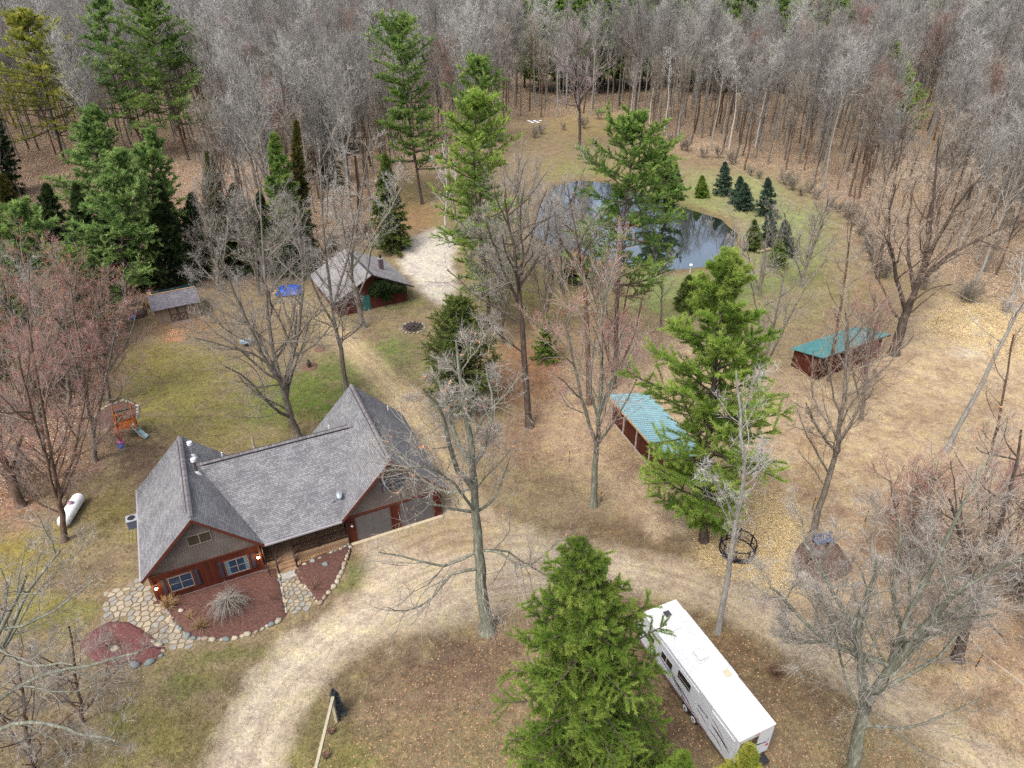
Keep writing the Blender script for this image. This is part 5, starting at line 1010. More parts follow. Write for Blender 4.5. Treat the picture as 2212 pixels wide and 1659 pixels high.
def tarp():
    c = G(626, 632); n = 28; r = np.random.RandomState(3); vs = []; fs = []
    for j in range(n):
        for i in range(n):
            u = i/(n-1)*2-1; v = j/(n-1)*2-1; rad = max(abs(u), abs(v)); z = .75*(1-rad**3)*(.75+.35*vnoise(np.array([u*2+5.]), np.array([v*2+3.]))[0])+.10*vnoise(np.array([u*7+5.]), np.array([v*7+3.]))[0]
            vs.append((u*1.55+.12*math.sin(v*7)+.1*math.sin(v*3), v*1.25+.1*math.sin(u*8), z+.02))
    for j in range(n-1): fs += [(j*n+i, j*n+i+1, (j+1)*n+i+1, (j+1)*n+i) for i in range(n-1)]
    m = mat('blue_tarp', lin(24, 92, 205, K_), .4, .2, 3., bump=.5, bscale=5.); o = MB().add(vs, fs).build('tarp', m, None, smooth=False, loc=(c[0], c[1], .1)); s = o.modifiers.new('solid', 'SOLIDIFY'); s.thickness = .01; o.rotation_euler = (0, 0, .2); tag(o, 'bright blue tarp thrown over a stack of firewood', 'tarp')
    w = MB(); rr = random.Random(2)
    for i in range(26): x = -1.5+rr.uniform(-.5, .35); y = rr.uniform(-.9, .7); z = rr.uniform(.05, .4); a = rr.uniform(-.4, .4); w.tube([(x-.2*math.cos(a), y-.2*math.sin(a), z), (x+.2*math.cos(a), y+.2*math.sin(a), z)], .07, 7)
    q = w.build('firewood', mat('split_wood', lin(206, 176, 138, K_), .85, .3, 6.), None, loc=(c[0], c[1], 0)); tag(q, 'split firewood sticking out from under the blue tarp', 'firewood', kind='stuff')
tarp()
def sticks(px, py, rad, n, ln, seed, label, matr, name='brush_pile', z=.45):
    c = G(px, py); rr = random.Random(seed); m = MB()
    for i in range(n):
        a = rr.uniform(0, 6.28); q = rr.random()**.7*rad; x, y = math.cos(a)*q, math.sin(a)*q; zz = z*(1-q/rad)*rr.uniform(.2, 1); b = rr.uniform(0, 6.28); l = ln*rr.uniform(.4, 1)
        m.bar((x-l/2*math.cos(b), y-l/2*math.sin(b), max(.03, zz+rr.uniform(-.1, .1))), (x+l/2*math.cos(b), y+l/2*math.sin(b), max(.03, zz+rr.uniform(-.1, .1))), rr.uniform(.02, .06))
    o = m.build(name, matr, None, loc=(c[0], c[1], 0)); tag(o, label, 'brush pile'); return o
sticks(893, 707, 1.15, 150, 1.0, 1, 'heap of charred sticks in the round fire pit by the cabin', mat('charred_wood', lin(84, 74, 72, K_), .9, .5, 9.)); 
rr5 = random.Random(9); c5 = G(893, 708)
for i in range(18):
    a = i/18*6.283; o = bpy.data.objects.new('fire_pit_stone', RKS[i % 10]); C.objects.link(o); o.location = (c5[0]+1.35*math.cos(a), c5[1]+1.35*math.sin(a), .05); o.scale = (.8,)*3; o.rotation_euler = (0, 0, a); tag(o, 'small stone in the ring round the charred sticks', 'rock', 'stones around the fire pit')
def mulch_ring(px, py, rad, c=(120, 92, 76)):
    p = G(px, py); o = MB().lathe([(rad, -.12), (rad*.95, .05), (rad*.6, .09), (.05, .10)], 0, 0, 28).build('mulch_ring', mat('ring_mulch', lin(*c, K_), .95, .4, 7., bump=.6), None, smooth=True, loc=(p[0], p[1], 0)); tag(o, kind='structure')
mulch_ring(668, 793, .95); mulch_ring(690, 755, .6); 
def statue():
    p = G(669, 794); r = empty('garden_statue', (p[0], p[1], .08), .3, 'small dark garden statue in a round mulch patch on the green lawn', 'statue'); dk = mat('dark_bronze', lin(58, 52, 44, K_), .6, .3)
    MB().lathe([(.22, 0), (.2, .1), (.13, .14), (.17, .3), (.2, .48), (.14, .66), (.07, .72)], 0, 0, 12).build('torso', dk, r, smooth=True); MB().lathe([(.04, .70), (.11, .76), (.12, .85), (.07, .93), (.01, .95)], 0, 0, 12).build('head', dk, r, smooth=True); MB().tube([(.15, 0, .55), (.3, -.05, .4), (.22, -.2, .3)], [.06, .05, .04], 7).tube([(-.15, 0, .55), (-.28, -.05, .4), (-.15, -.2, .35)], [.06, .05, .04], 7).build('arm', dk, r, smooth=True)
statue()
def feeder():
    p = (17.05, 38.6); r = empty('hay_ring', (p[0], p[1], 0), 0, 'black round hay feeder ring lying in the straw', 'hay feeder'); bk = mat('black_poly', lin(44, 40, 50, K_), .45, .2); R0 = 1.28
    circ = lambda z, q=R0: [(q*math.cos(a*math.pi/18), q*math.sin(a*math.pi/18), z) for a in range(36)]
    MB().tube(circ(1.1), .05, 8, closed=True).build('top_rail', bk, r); MB().tube(circ(.12), .05, 8, closed=True).build('bottom_rail', bk, r); MB().tube(circ(.5), .035, 6, closed=True).build('middle_rail', bk, r)
    for k in range(8): a = k*math.pi/4+.4; MB().tube([(R0*math.cos(a), R0*math.sin(a), 0), (R0*math.cos(a), R0*math.sin(a), 1.22)], .07, 8).build('upright', bk, r)
    s = MB(); 
    for k in range(9, 19): a0, a1 = k*math.pi/18*1.1+1.6, (k+1)*math.pi/18*1.1+1.6; q = R0-.02; s.add([(q*math.cos(a0), q*math.sin(a0), .15), (q*math.cos(a1), q*math.sin(a1), .15), (q*math.cos(a1), q*math.sin(a1), .48), (q*math.cos(a0), q*math.sin(a0), .48)], [(0, 1, 2, 3)])
    o = s.build('side_sheet', bk, r); o.modifiers.new('s', 'SOLIDIFY').thickness = .02
feeder()
def bed_far_things():
    p = G(1778, 1172, .3); r = empty('garden_bench', (p[0], p[1], .1), R_(12), 'slate blue bench at the foot of the tree in the far mulch bed', 'bench'); m = mat('blue_bench_paint', lin(90, 108, 146, K_), .5, .2)
    s = MB(); 
    for i in range(4): s.box(-.75, .75, -.25+i*.13, -.15+i*.13, .42, .45)
    s.build('seat', m, r); s = MB()
    for i in range(3): s.box(-.75, .75, .27, .30, .52+i*.14, .62+i*.14)
    s.build('backrest', m, r)
    for x in (-.7, .66): MB().box(x, x+.05, -.25, -.2, 0, .42).build('leg', m, r); MB().box(x, x+.05, .301, .34, 0, .95).build('leg', m, r)
    p = G(1757, 1205, .3); r = empty('wheelbarrow', (p[0], p[1], .12), R_(40), 'old wheelbarrow with grey tray and red handles in the far mulch bed', 'wheelbarrow'); g = mat('weathered_tray', lin(128, 124, 122, K_), .8, .25); rd = mat('faded_red', lin(170, 84, 72, K_), .6, .2)
    t = MB(); T = [(-.55, -.3, .62), (.5, -.38, .62), (.5, .38, .62), (-.55, .3, .62)]; B_ = [(-.3, -.2, .32), (.3, -.24, .32), (.3, .24, .32), (-.3, .2, .32)]; t.add(T+B_, [(4, 5, 6, 7), (0, 1, 5, 4), (1, 2, 6, 5), (2, 3, 7, 6), (3, 0, 4, 7)]); o = t.build('tray', g, r); o.modifiers.new('s', 'SOLIDIFY').thickness = .02
    for y in (-.27, .27): MB().bar((-.7, y*.3, .25), (1.05, y*1.1, .42), .05).build('handle', rd, r); MB().bar((.45, y, .36), (.5, y, 0), .04).build('leg', rd, r)
    w = MB().tube([(-.78, -.05, .2), (-.78, .05, .2)], .2, 16).build('wheel', BLK, r)
    p = G(1733, 1240, .2); o = bpy.data.objects.new('boulder', rock_mesh(33, .5, .36, .2)); C.objects.link(o); o.data.materials.append(STM[0]); o.location = (p[0], p[1], .15); tag(o, 'large flat pale boulder in the far mulch bed', 'rock')
bed_far_things()
for (px, py, s, lab) in ((440, 1346, .9, 'flat pale stone beside the tan grass clump in the main mulch bed'), (250, 1405, 1.3, 'whitish stone in the middle of the small left mulch bed'), (703, 1222, 1.2, 'grey rock in the upper half of the right mulch bed'), (676, 1215, 1.1, 'dark grey rock near the porch in the right mulch bed')):
    if px == 440: px, py = 392, 1322
    p = G(px, py); o = bpy.data.objects.new('garden_rock', RKS[int(px) % 10]); C.objects.link(o); o.location = (p[0], p[1], .17); o.scale = (s,)*3; tag(o, lab, 'rock')
def gate_beam():
    a, b_ = (-10.46, 25.11), (-10.52, 18.6); r = empty('beam_rail', (a[0], a[1], 0), 0, 'long weathered beam on posts above the bottom lawn', 'beam'); m = mat('weathered_beam', lin(186, 176, 150, K_), .85, .2, 4., stretch=(4, .5, 4)); d = (b_[0]-a[0], b_[1]-a[1])
    MB().bar((0, 0, 2.0), (d[0], d[1], 2.0), .16, .22).build('beam', m, r)
    for t in (.75,): MB().box(d[0]*t-.08, d[0]*t+.08, d[1]*t-.08, d[1]*t+.08, -.2, 1.88).build('post', m, r)
    MB().box(-.08, .08, -.35, -.19, -.2, 1.88).build('post', m, r)
    for t in (.28, .62): MB().lathe([(.03, 2.111), (.03, 2.13)], d[0]*t, d[1]*t, 8).build('bolt', STEEL, r)
    for (x, y, lab) in ((-10.62, 24.18, 'round planter of dead stems nearest the end of the weathered beam'), (-10.61, 22.73, 'round planter of dead stems halfway along the weathered beam')):
        q = empty('planter', (x, y, 0), 0, lab, 'planter'); MB().lathe([(.16, 0), (.22, .26), (.20, .26), (.17, .2)], 0, 0, 14).build('pot', mat('brown_pot', lin(92, 74, 62, K_), .8, .2), q); s = MB(); rr = random.Random(4)
        for i in range(40): an = rr.uniform(0, 6.28); e = rr.uniform(.3, 1.3); l = rr.uniform(.15, .4); s.bar((0, 0, .2), (l*math.cos(an)*math.cos(e), l*math.sin(an)*math.cos(e), .2+l*math.sin(e)), .012)
        s.build('stems', mat('dead_stems', lin(170, 136, 112, K_), .9, .3), q)
gate_beam()
def fence_posts():
    iron = mat('t_post_dark', lin(62, 54, 48, K_), .7, .3); yl = mat('yellow_insulator', lin(236, 186, 40, K_), .5, .05); first = None; i = 0
    Lp = [(2108, 1440, 'steel fence post with yellow insulators by the right hand tree'), (2533*.7373, 1445*.7373*0+1128, 'thin steel fence post in the middle of the paddock'), (1640*.7373+0, 1020, None), (1760*.7373, 1085, 'dark thin post near the forked red budded tree'), (1229, 998, 'thin dark post left of the forked red budded tree'), (2740*.7373, 705, 'steel fence post left of the straw heap'), (2820*.7373, 665, 'steel fence post behind the straw heap'), (2600*.7373, 962*.7373+0, 'steel fence post beside the old oak'), (1667*.7373, 952*.7373, 'thin fence post beyond the open shelter'), (2380*.7373, 1100, 'steel fence post near the paddock corner shelter'), (1537, 345, 'far fence post at the wood edge above the pond'), (1725, 465, 'far fence post at the bend of the path')]
    F = []
    for px, py, lab in Lp:
        if lab is None: continue
        p = G(px, py); r = empty('fence_post', (p[0], p[1], 0), 0, lab, 'fence post', 'electric fence posts'); MB().box(-.025, .025, -.025, .025, -.1, 1.35).build('stake', iron, r)
        for z in (1.32, .8): MB().box(-.045, .045, -.06, -.026, z-.05, z+.05).build('insulator', yl, r)
        F.append(p)
    white = mat('fence_tape', (.6, .58, .52), .7, .05)
    for k, pts in enumerate(([(2330, 1610), (2108, 1440), (1868, 1128)], [(2020, 705), (1917, 709), (1755, 860), (1700, 800)], [(1537, 345), (1725, 465), (1880, 540), (2079, 665), (2330, 760)], [(1480, 325), (1537, 345)], [(1229, 705), (1560, 640), (1755, 560)])):
        o = MB().tube([tuple(G(*p)[:2])+(1.3,) for p in pts], .009, 5).build('fence_wire', white); tag(o, ['pale fence wire by the lower right woods', 'pale fence wire by the teal roofed shelter', 'pale fence wire along the wood edge', 'pale fence wire above the pond', 'pale fence wire below the pond'][k], 'wire')
fence_posts()
def pond_bits():
    p = G(1490, 592); r = empty('water_pump', (p[0], p[1], 0), 0, 'small white pump on a post at the pond shore', 'pump'); MB().tube([(0, 0, 0), (0, 0, 1.1)], .06, 8).build('post', WHITEP, r); MB().lathe([(.1, 1.05), (.25, 1.2), (.2, 1.45), (.05, 1.5)], 0, 0, 12).build('head', WHITEP, r, smooth=True)
    P = [G(x, y, .3) for x, y in ((1636, 543), (1650, 541), (1664, 537))]; o = MB().tube([tuple(q) for q in P], [.16, .2, .14], 10).build('fallen_log', mat('barkless_log', lin(214, 190, 150, K_), .8, .15)); tag(o, 'pale barkless log lying by the small conifers', 'log')
    for i in range(7): p = G(1142+i*4.2, 262+(i % 3)*2); o = bpy.data.objects.new('white_boulder', RKS[i]); C.objects.link(o); o.location = (p[0], p[1], .1); o.scale = (2., 1.5, 1.3); me = o.data; o.data = me.copy(); o.data.materials.clear(); o.data.materials.append(WHITEP); tag(o, 'small white block in the cluster on the far clearing', 'block', 'white blocks on the far clearing')
pond_bits()
# ------------------------------------------------------------ small plants
def weeping():
    p = G(500, 1322); r = empty('weeping_shrub', (p[0], p[1], .1), 0, 'leafless weeping shrub in the middle of the main mulch bed', 'shrub'); rs_ = np.random.RandomState(3); a = Acc(); tr = Acc()
    S = np.array([[0, 0, 0], [.03, .02, .5], [0, .05, 1.0], [.02, .0, 1.35]]); V, F = tubes(S[None], np.array([[.08, .07, .06, .06]]), 8); tr.add(V, F); tr.build('trunk', BK['brown'], r)
    n = 90; az = rs_.rand(n)*6.283; el = rs_.uniform(.0, .8, n); D = np.stack([np.cos(az)*np.cos(el), np.sin(az)*np.cos(el), np.sin(el)], 1)
    P = grow(np.tile([0, 0, 1.25], (n, 1)), D, rs_.uniform(.9, 2.0, n), 9, .12, -.24, rs_); R = np.linspace(.02, .006, 9)[None].repeat(n, 0); V, F = tubes(P, R, 3); a.add(V, F, np.full(len(V), .3))
    Q, RQ, LQ, _ = kids(P, R, np.full(n, 1.5), 12, .2, 1., .6, .2, .5, 5, .15, -.2, .008, rs_); V, F = tubes(Q, np.maximum(RQ, .005), 3); a.add(V, F, np.repeat(rs_.rand(len(Q)), 15)); a.build('crown', TW['grey'], r)
weeping()
def grass_clump(px, py, h, rad, n, seed, colr, lab, cat='grass clump', name='grass_clump'):
    p = G(px, py); rs_ = np.random.RandomState(seed); az = rs_.rand(n)*6.283; el = np.abs(rs_.normal(1.0, .35, n)); D = np.stack([np.cos(az)*np.cos(el), np.sin(az)*np.cos(el), np.abs(np.sin(el))], 1); P0 = np.stack([np.cos(az), np.sin(az), az*0], 1)*rad*.3*rs_.rand(n, 1)
    a = Acc(); P = grow(P0, D, h*rs_.uniform(.6, 1.1, n), 5, .05, -.09, rs_); V, F = tubes(P, np.linspace(.014, .004, 5)[None].repeat(n, 0), 3); a.add(V, F, np.repeat(rs_.rand(n), 15)); o = a.build(name, colr, None); o.location = (p[0], p[1], .12); tag(o, lab, cat)
TANG = twigmat('dry_grass', lin(168, 136, 98, K_), lin(214, 188, 144, K_)); OLG = twigmat('brown_stems', lin(110, 84, 70, K_), lin(160, 128, 104, K_))
grass_clump(366, 1312, 1.0, .35, 220, 1, TANG, 'tan ornamental grass clump at the house corner'); grass_clump(436, 1358, .9, .3, 160, 2, TANG, 'tan ornamental grass clump near the front rim of the main bed'); grass_clump(412, 1336, .6, .2, 60, 3, TANG, 'small sparse grass tuft between two tan clumps')
grass_clump(588, 1298, .7, .15, 24, 4, OLG, 'few dark bare stems at the right end of the main bed', 'plant', 'bare_shrub'); grass_clump(681, 1275, 1.0, .3, 34, 5, OLG, 'small bare shrub in the right mulch bed', 'shrub', 'bare_shrub'); grass_clump(240, 1400, 1.0, .4, 60, 6, OLG, 'bare shrub in the small left mulch bed', 'shrub', 'bare_shrub')
grass_clump(1672, 1458, 1.0, .5, 160, 7, OLG, 'low round tangle of bare twigs right of the trailer', 'shrub', 'bare_shrub'); grass_clump(322, 665, 1.6, .5, 150, 8, TANG, 'tall dry grass against the left side of the tan shed')
# ------------------------------------------------------------ straw and fallen leaves
def scatter(poly_list, n, fn, name, matr, seed, kind='stuff'):
    r = np.random.RandomState(seed); P = []
    for poly, k in poly_list:
        q = np.array([G(*p)[:2] for p in poly]); mn, mx = q.min(0), q.max(0); pts = mn+(mx-mn)*r.rand(int(n*k*3), 2)
        d = sdf(pts[:, 0], pts[:, 1], q); keep = d > r.normal(0, .5, len(pts)); P.append(pts[keep][:int(n*k)])
    P = np.concatenate(P); z = ground_eval(P[:, 0], P[:, 1])[4]; V, F, a = fn(np.column_stack([P, z]), r); o = mesh_np(name, V, [F], matr, attrs=dict(vary=a)); tag(o, kind=kind); return o
def straw_fn(P, r):
    P = P+np.column_stack([np.zeros((len(P), 2)), .02+.06*r.rand(len(P))]); D = nrm(np.column_stack([r.normal(0, 1, (len(P), 2)), r.normal(0, .25, len(P))])); V, F = spikes(P-D*.1, D, .15+.3*r.rand(len(P)), .012, r); return V, F, np.repeat(r.rand(len(P)), 3)
scatter([(STRAW, .55), (PILE, .45)], 42000, straw_fn, 'straw', twigmat('straw_stalks', lin(182, 156, 112, .8), lin(240, 220, 172, .8)), 1)
def leaf_fn(P, r): V, F = leaf_quads(P+np.array([0, 0, .03]), .075, r); V[:, 2] = np.repeat(P[:, 2], 4)+.02+np.abs(V[:, 2]-np.repeat(P[:, 2], 4)-.03)*.3; return V, F, np.repeat(r.rand(len(P)), 4)
LT = twigmat('fallen_leaves', lin(120, 82, 58, K_), lin(208, 168, 128, K_))
scatter([([(-100, 1100), (230, 1010), (60, 900), (-100, 940)], .12), ([(1080, 650), (1480, 600), (1480, 1050), (1080, 1000)], .3), ([(640, 1240), (752, 1195), (745, 1180), (640, 1215)], .04), ([(1900, 1180), (2400, 1000), (2400, 1700), (2200, 1660), (1850, 1360)], .16), ([(640, 1640), (1000, 1370), (1500, 1320), (2150, 1690), (640, 1700)], .2), ([(330, 700), (455, 660), (455, 730), (360, 740)], .09)], 34000, leaf_fn, 'fallen_leaves', LT, 5)
o_ = scatter([([(490*.7373, 965*.7373), (530*.7373, 965*.7373), (535*.7373, 1005*.7373), (485*.7373, 1000*.7373)], 1.)], 900, leaf_fn, 'fallen_leaves', mat('orange_leaves', lin(216, 160, 120, K_), .9, .3), 6)

def grass_blades():
    r = np.random.RandomState(21); n = 52000; A = []
    # more of it near the camera
    y = 21+62*r.rand(n)**1.35; x = (r.rand(n)*2-1)*(.74*y+22)*.98
    col, leaf, straw, trk, z, mk = ground_eval(x, y); hx = (x-X0)*math.cos(YAW)+(y-Y0)*math.sin(YAW); hy = -(x-X0)*math.sin(YAW)+(y-Y0)*math.cos(YAW)
    px, py = P2(x, y); bad = (trk[:, 2] > .25) | (mk['bank'] > -.3) | (mk['gravel'] > .3) | ((hx > -.3) & (hx < 22.3) & (hy > -.6) & (hy < 12)) | ((mk['paddock'] > .5) & (r.rand(n) < .75))
    for B in (BED_MAIN, BED_RIGHT, BED_LEFT, BED_FAR, BED_BACK, [(225, 1285), (300, 1250), (335, 1285), (350, 1305), (440, 1392), (378, 1408), (310, 1360), (228, 1348)], [(604, 1236), (640, 1226), (686, 1306), (622, 1332)]): bad |= sdf(px, py, B) > -3
    k = ~bad; P = np.column_stack([x, y, z])[k]; col = col[k]; m = 5; idx = np.repeat(np.arange(len(P)), m)
    D = nrm(np.column_stack([r.normal(0, .9, (len(idx), 2)), .35+r.rand(len(idx))*.7])); L_ = .10+.14*r.rand(len(idx))
    V, F = spikes(P[idx]+r.normal(0, .05, (len(idx), 3))*np.array([1, 1, 0]), D, L_, .014, r)
    tone = col[idx]*(.62+.95*r.rand(len(idx), 1))*np.array([1.04, 1.05, .95]); tone = np.repeat(np.clip(tone, 0, .8), 3, 0)
    m_, t, b = newmat('grass_blades'); b.inputs['Roughness'].default_value = .85; b.inputs['Specular IOR Level'].default_value = .15; a = N(t, 'ShaderNodeAttribute', attribute_name='tone'); t.links.new(a.outputs['Color'], b.inputs['Base Color'])
    tag(mesh_np('grass', V, [F], m_, attrs=dict(tone=tone)), kind='stuff')
grass_blades()
# ------------------------------------------------------------ key trees
hero('tall bare maple standing behind the house ridge on the lawn', (643, 945), (560, 400), 11, r0=.38, mid=[(622, 875), (600, 800), (580, 690)], stems=[([(607, 825), (560, 750), (510, 640), (470, 540)], -2.5, .2), ([(612, 840), (640, 740), (655, 600), (640, 470)], 2.5, .22), ([(600, 800), (540, 700), (420, 560)], 2., .14)], nl=22, t0=.22, limb=.42, lang=.9, tw='grey', bk='grey', nb=10, ntw=9, nsp=4, trop=.08)
hero('slim bare tree rising behind the back gable of the garage wing', (749, 842), (690, 300), 12, r0=.30, mid=[(738, 770), (722, 690), (700, 500)], stems=[([(722, 690), (670, 600), (640, 480)], -2, .14), ([(718, 650), (750, 560), (770, 450)], 2, .14)], nl=18, t0=.32, limb=.30, tw='grey', nb=7, trop=.12)
hero('bare tree with flared foot before the red cabin', (785, 708), (800, 300), 13, r0=.36, bk='grey', mid=[(770, 640), (760, 560)], stems=[([(762, 590), (800, 520), (850, 440), (880, 380)], 2, .14), ([(765, 600), (740, 480), (735, 400)], -2, .14)], nl=18, t0=.32, limb=.34, tw='pale', nb=7)
hero('big lichen grey oak in front of the garage, low limbs spread wide', (1052, 1362), (985, 735), 14, r0=.46, bk='lichen', tw='grey', K=16, mid=[(1042, 1280), (1035, 1190), (1025, 1080), (1018, 960), (1000, 850)],
     stems=[([(1022, 1065), (985, 1010), (960, 900), (915, 840)], -3., .19), ([(1018, 990), (1050, 960), (1065, 890), (1050, 790)], 2.5, .15), ([(1020, 1020), (990, 960), (960, 860), (930, 790)], 3., .17)],
     extra=[([(1036, 1205), (960, 1222), (915, 1212), (860, 1200), (815, 1195)], -2.0, .11), ([(1037, 1222), (975, 1240), (935, 1290), (880, 1320), (835, 1315)], -3.4, .11), ([(1036, 1208), (1080, 1192), (1120, 1225), (1170, 1205), (1200, 1170)], -1.5, .10), ([(1036, 1200), (1090, 1190), (1150, 1225), (1190, 1250)], 2.5, .10), ([(1028, 1120), (960, 1095), (900, 1080), (850, 1065)], -2.4, .10), ([(1030, 1110), (1065, 1080), (1085, 1040), (1100, 990)], 2.6, .11), ([(1026, 1060), (950, 1060), (880, 1000), (830, 960)], 1.5, .11), ([(1040, 1240), (1045, 1300), (1060, 1345)], -3.5, .09), ([(1026, 1095), (985, 1050), (930, 1010), (840, 1020)], -4.5, .10)],
     nl=12, t0=.5, limb=.30, lang=.95, nb=12, ntw=7, nsp=3, trop=.06, gnarl=.2, leaves=170, droop=.02)
hero('tall dark trunked tree between the drive track and the open shelter', (1143, 920), (1090, 420), 15, r0=.36, bk='dark', tw='grey', mid=[(1135, 800), (1122, 640), (1110, 540)], stems=[([(1124, 680), (1085, 580), (1050, 480)], -2, .15), ([(1120, 620), (1170, 540), (1190, 450)], 2, .17), ([(1128, 745), (1075, 720), (1050, 690)], -1.5, .09)], nl=20, t0=.42, limb=.36, nb=8, ntw=8)
hero('forked red budded tree standing alone left of the open shelter', (1282, 1094), (1300, 610), 16, r0=.30, bk='lichen', tw='red', mid=[(1286, 1000), (1292, 920), (1300, 780)], stems=[([(1288, 960), (1262, 880), (1235, 760), (1215, 690)], -2, .16), ([(1292, 900), (1330, 800), (1345, 700)], 2, .15)], nl=18, t0=.35, limb=.40, lang=.7, nb=8, ntw=8, trop=.14)
hero('very tall dark trunk behind the forked red budded tree', (1272, 872), (1225, 400), 17, r0=.32, bk='brown', tw='grey', mid=[(1270, 760), (1265, 620), (1250, 540)], nl=18, t0=.45, limb=.34, nb=8)
hero('dense reddish twiggy tree in front of the pond pine', (1328, 838), (1330, 600), 18, r0=.2, bk='brown', tw='rose', stems=[([(1328, 820), (1300, 720), (1280, 620)], -2, .12), ([(1328, 815), (1370, 720), (1390, 640)], 2, .12), ([(1328, 810), (1340, 720), (1360, 610)], 3, .11)], nl=16, t0=.2, limb=.36, lang=.5, nb=7, ntw=7, trop=.2)
hero('slender pale tree at the drive edge behind the trailer', (1550, 1366), (1590, 800), 19, r0=.22, bk='pale', tw='pale', mid=[(1568, 1270), (1585, 1160), (1605, 1040), (1600, 920)], stems=[([(1590, 1130), (1550, 1050), (1500, 1000)], -2, .08), ([(1603, 1050), (1640, 1000), (1650, 950)], 2, .08)], nl=20, t0=.3, limb=.18, lang=.9, nb=6, ntw=5, nsp=2)
hero('twin limbed tree with reddish twigs at the far mulch bed', (1752, 1165), (1830, 690), 20, r0=.28, bk='grey', tw='tan', mid=[(1775, 1080), (1800, 1000), (1815, 930), (1825, 820)], stems=[([(1802, 985), (1770, 930), (1740, 870)], -2, .12), ([(1808, 965), (1850, 890), (1890, 800)], 2.5, .13)], nl=18, t0=.3, limb=.38, lang=.75, nb=7, ntw=7, trop=.1)
hero('leaning grey trunk crossing the sandy paddock at the right edge', (2043, 975), (2330, 470), 21, r0=.26, bk='pale', tw='pale', mid=[(2088, 890), (2150, 770), (2212, 655)], nl=12, t0=.6, limb=.28, nb=6)
hero('massive old oak beside the teal roofed shelter', (1930, 765), (2030, 300), 22, r0=.62, bk='dark', tw='tan', K=16, mid=[(1945, 715), (1965, 655), (1990, 590), (2010, 480)], stems=[([(1958, 665), (1935, 590), (1920, 500), (1935, 400)], -3, .26), ([(1985, 605), (2060, 545), (2150, 500), (2230, 470)], 3, .28), ([(1990, 590), (2050, 470), (2120, 380)], -3, .26), ([(1975, 630), (1960, 500), (1980, 380)], 4, .22)], nl=20, t0=.3, limb=.36, lang=.8, nb=9, ntw=9, nsp=4, gnarl=.18)
hero('thick bare trunk right of the drive with wide upright crown', (2068, 1422), (2210, 930), 23, r0=.36, bk='dark', tw='tan', mid=[(2090, 1340), (2112, 1280), (2150, 1170)], stems=[([(2112, 1285), (2080, 1180), (2050, 1080)], -2, .18), ([(2120, 1260), (2190, 1140), (2280, 1020)], 2, .18)], nl=22, t0=.35, limb=.42, nb=8, ntw=8)
hero('many limbed bare tree filling the lower right corner', (1838, 1700), (2090, 1080), 24, r0=.40, bk='lichen', tw='grey', K=16, mid=[(1850, 1610), (1872, 1520), (1925, 1440), (1965, 1330)], stems=[([(1868, 1540), (1858, 1440), (1855, 1340), (1900, 1210)], -1.5, .22), ([(1868, 1530), (1850, 1380), (1800, 1280), (1740, 1170)], 2., .16), ([(1880, 1500), (1950, 1400), (1930, 1280), (1950, 1130)], 1.5, .17), ([(1925, 1440), (2000, 1350), (2080, 1270), (2212, 1200)], -2.5, .19), ([(1862, 1410), (1790, 1390), (1700, 1300), (1670, 1270)], -1., .12), ([(1862, 1410), (1800, 1390), (1745, 1385), (1690, 1372)], 1., .11)], nl=22, t0=.3, limb=.36, lang=.7, nb=9, ntw=8, nsp=4, gnarl=.12)
for i, (b_, t_, dy, sd, md, tw_, lab) in enumerate((((45, 1092), (-60, 700), 0, 31, [(20, 1020), (-10, 930)], 'orange', 'thick brown trunk at the left edge in the leaf litter'), ((140, 1168), (60, 690), 0, 32, [(128, 1080), (110, 980)], 'red', 'red budded tree whose foot stands beside the white tank'), ((205, 995), (150, 600), 0, 33, [(200, 930), (180, 800)], 'orange', 'red budded tree left of the swing set'),
        ((95, 985), (60, 560), 0, 34, [(85, 900), (70, 760)], 'orange', 'orange budded tree at the left woods edge'), ((150, 880), (120, 540), 0, 35, [(145, 800)], 'red', 'dense red budded tree before the light green pine'), ((235, 870), (215, 590), 0, 36, [(230, 800)], 'red', 'red budded tree left of the dark deck'), ((20, 890), (-10, 560), 0, 37, [(10, 800)], 'grey', 'grey bare tree behind the red budded trees at the left edge'))):
    hero(lab, b_, t_, sd, r0=.26 if i else .42, bk='brown' if i < 2 else 'grey', tw=tw_, mid=md, nl=20, t0=.25, limb=.36, lang=.65, nb=8, ntw=8, nsp=4, trop=.12, stems=[([md[0], (md[0][0]+45, md[-1][1]-60), (md[0][0]+70, t_[1]+60)], 2, .12), ([md[0], (md[0][0]-50, md[-1][1]-60), (md[0][0]-90, t_[1]+80)], -2, .12)], group='red budded trees by the left woods')
# crown reaching in from the lower left
hero('pale lichened bare tree leaning in at the bottom left corner', (-150, 1760), (60, 1240), 41, r0=.34, bk='lichen', tw='grey', mid=[(-120, 1650), (-60, 1480)], stems=[([(-100, 1600), (40, 1480), (170, 1440), (300, 1410)], 1.5, .12), ([(-110, 1640), (40, 1560), (160, 1580), (250, 1600)], -1, .12), ([(-90, 1560), (20, 1360), (70, 1260), (130, 1190)], 2, .12)], nl=16, t0=.35, limb=.36, lang=.8, nb=7, ntw=7, nsp=3)
hero('twiggy understory tree on the lower left lawn', (178, 1560), (150, 1350), 42, r0=.10, bk='brown', tw='grey', stems=[([(178, 1540), (110, 1460), (60, 1400)], 1, .06), ([(178, 1540), (230, 1470), (270, 1430)], -1, .06)], nl=12, t0=.2, limb=.45, lang=.9, nb=6, ntw=6, nsp=3)
hero('grey twiggy tree near the stone path at the lower left', (70, 1660), (40, 1430), 43, r0=.12, bk='brown', tw='grey', stems=[([(70, 1640), (130, 1560), (190, 1520)], 1, .07), ([(70, 1640), (10, 1560), (-30, 1500)], -1, .06)], nl=12, t0=.2, limb=.45, lang=.9, nb=6, ntw=6)
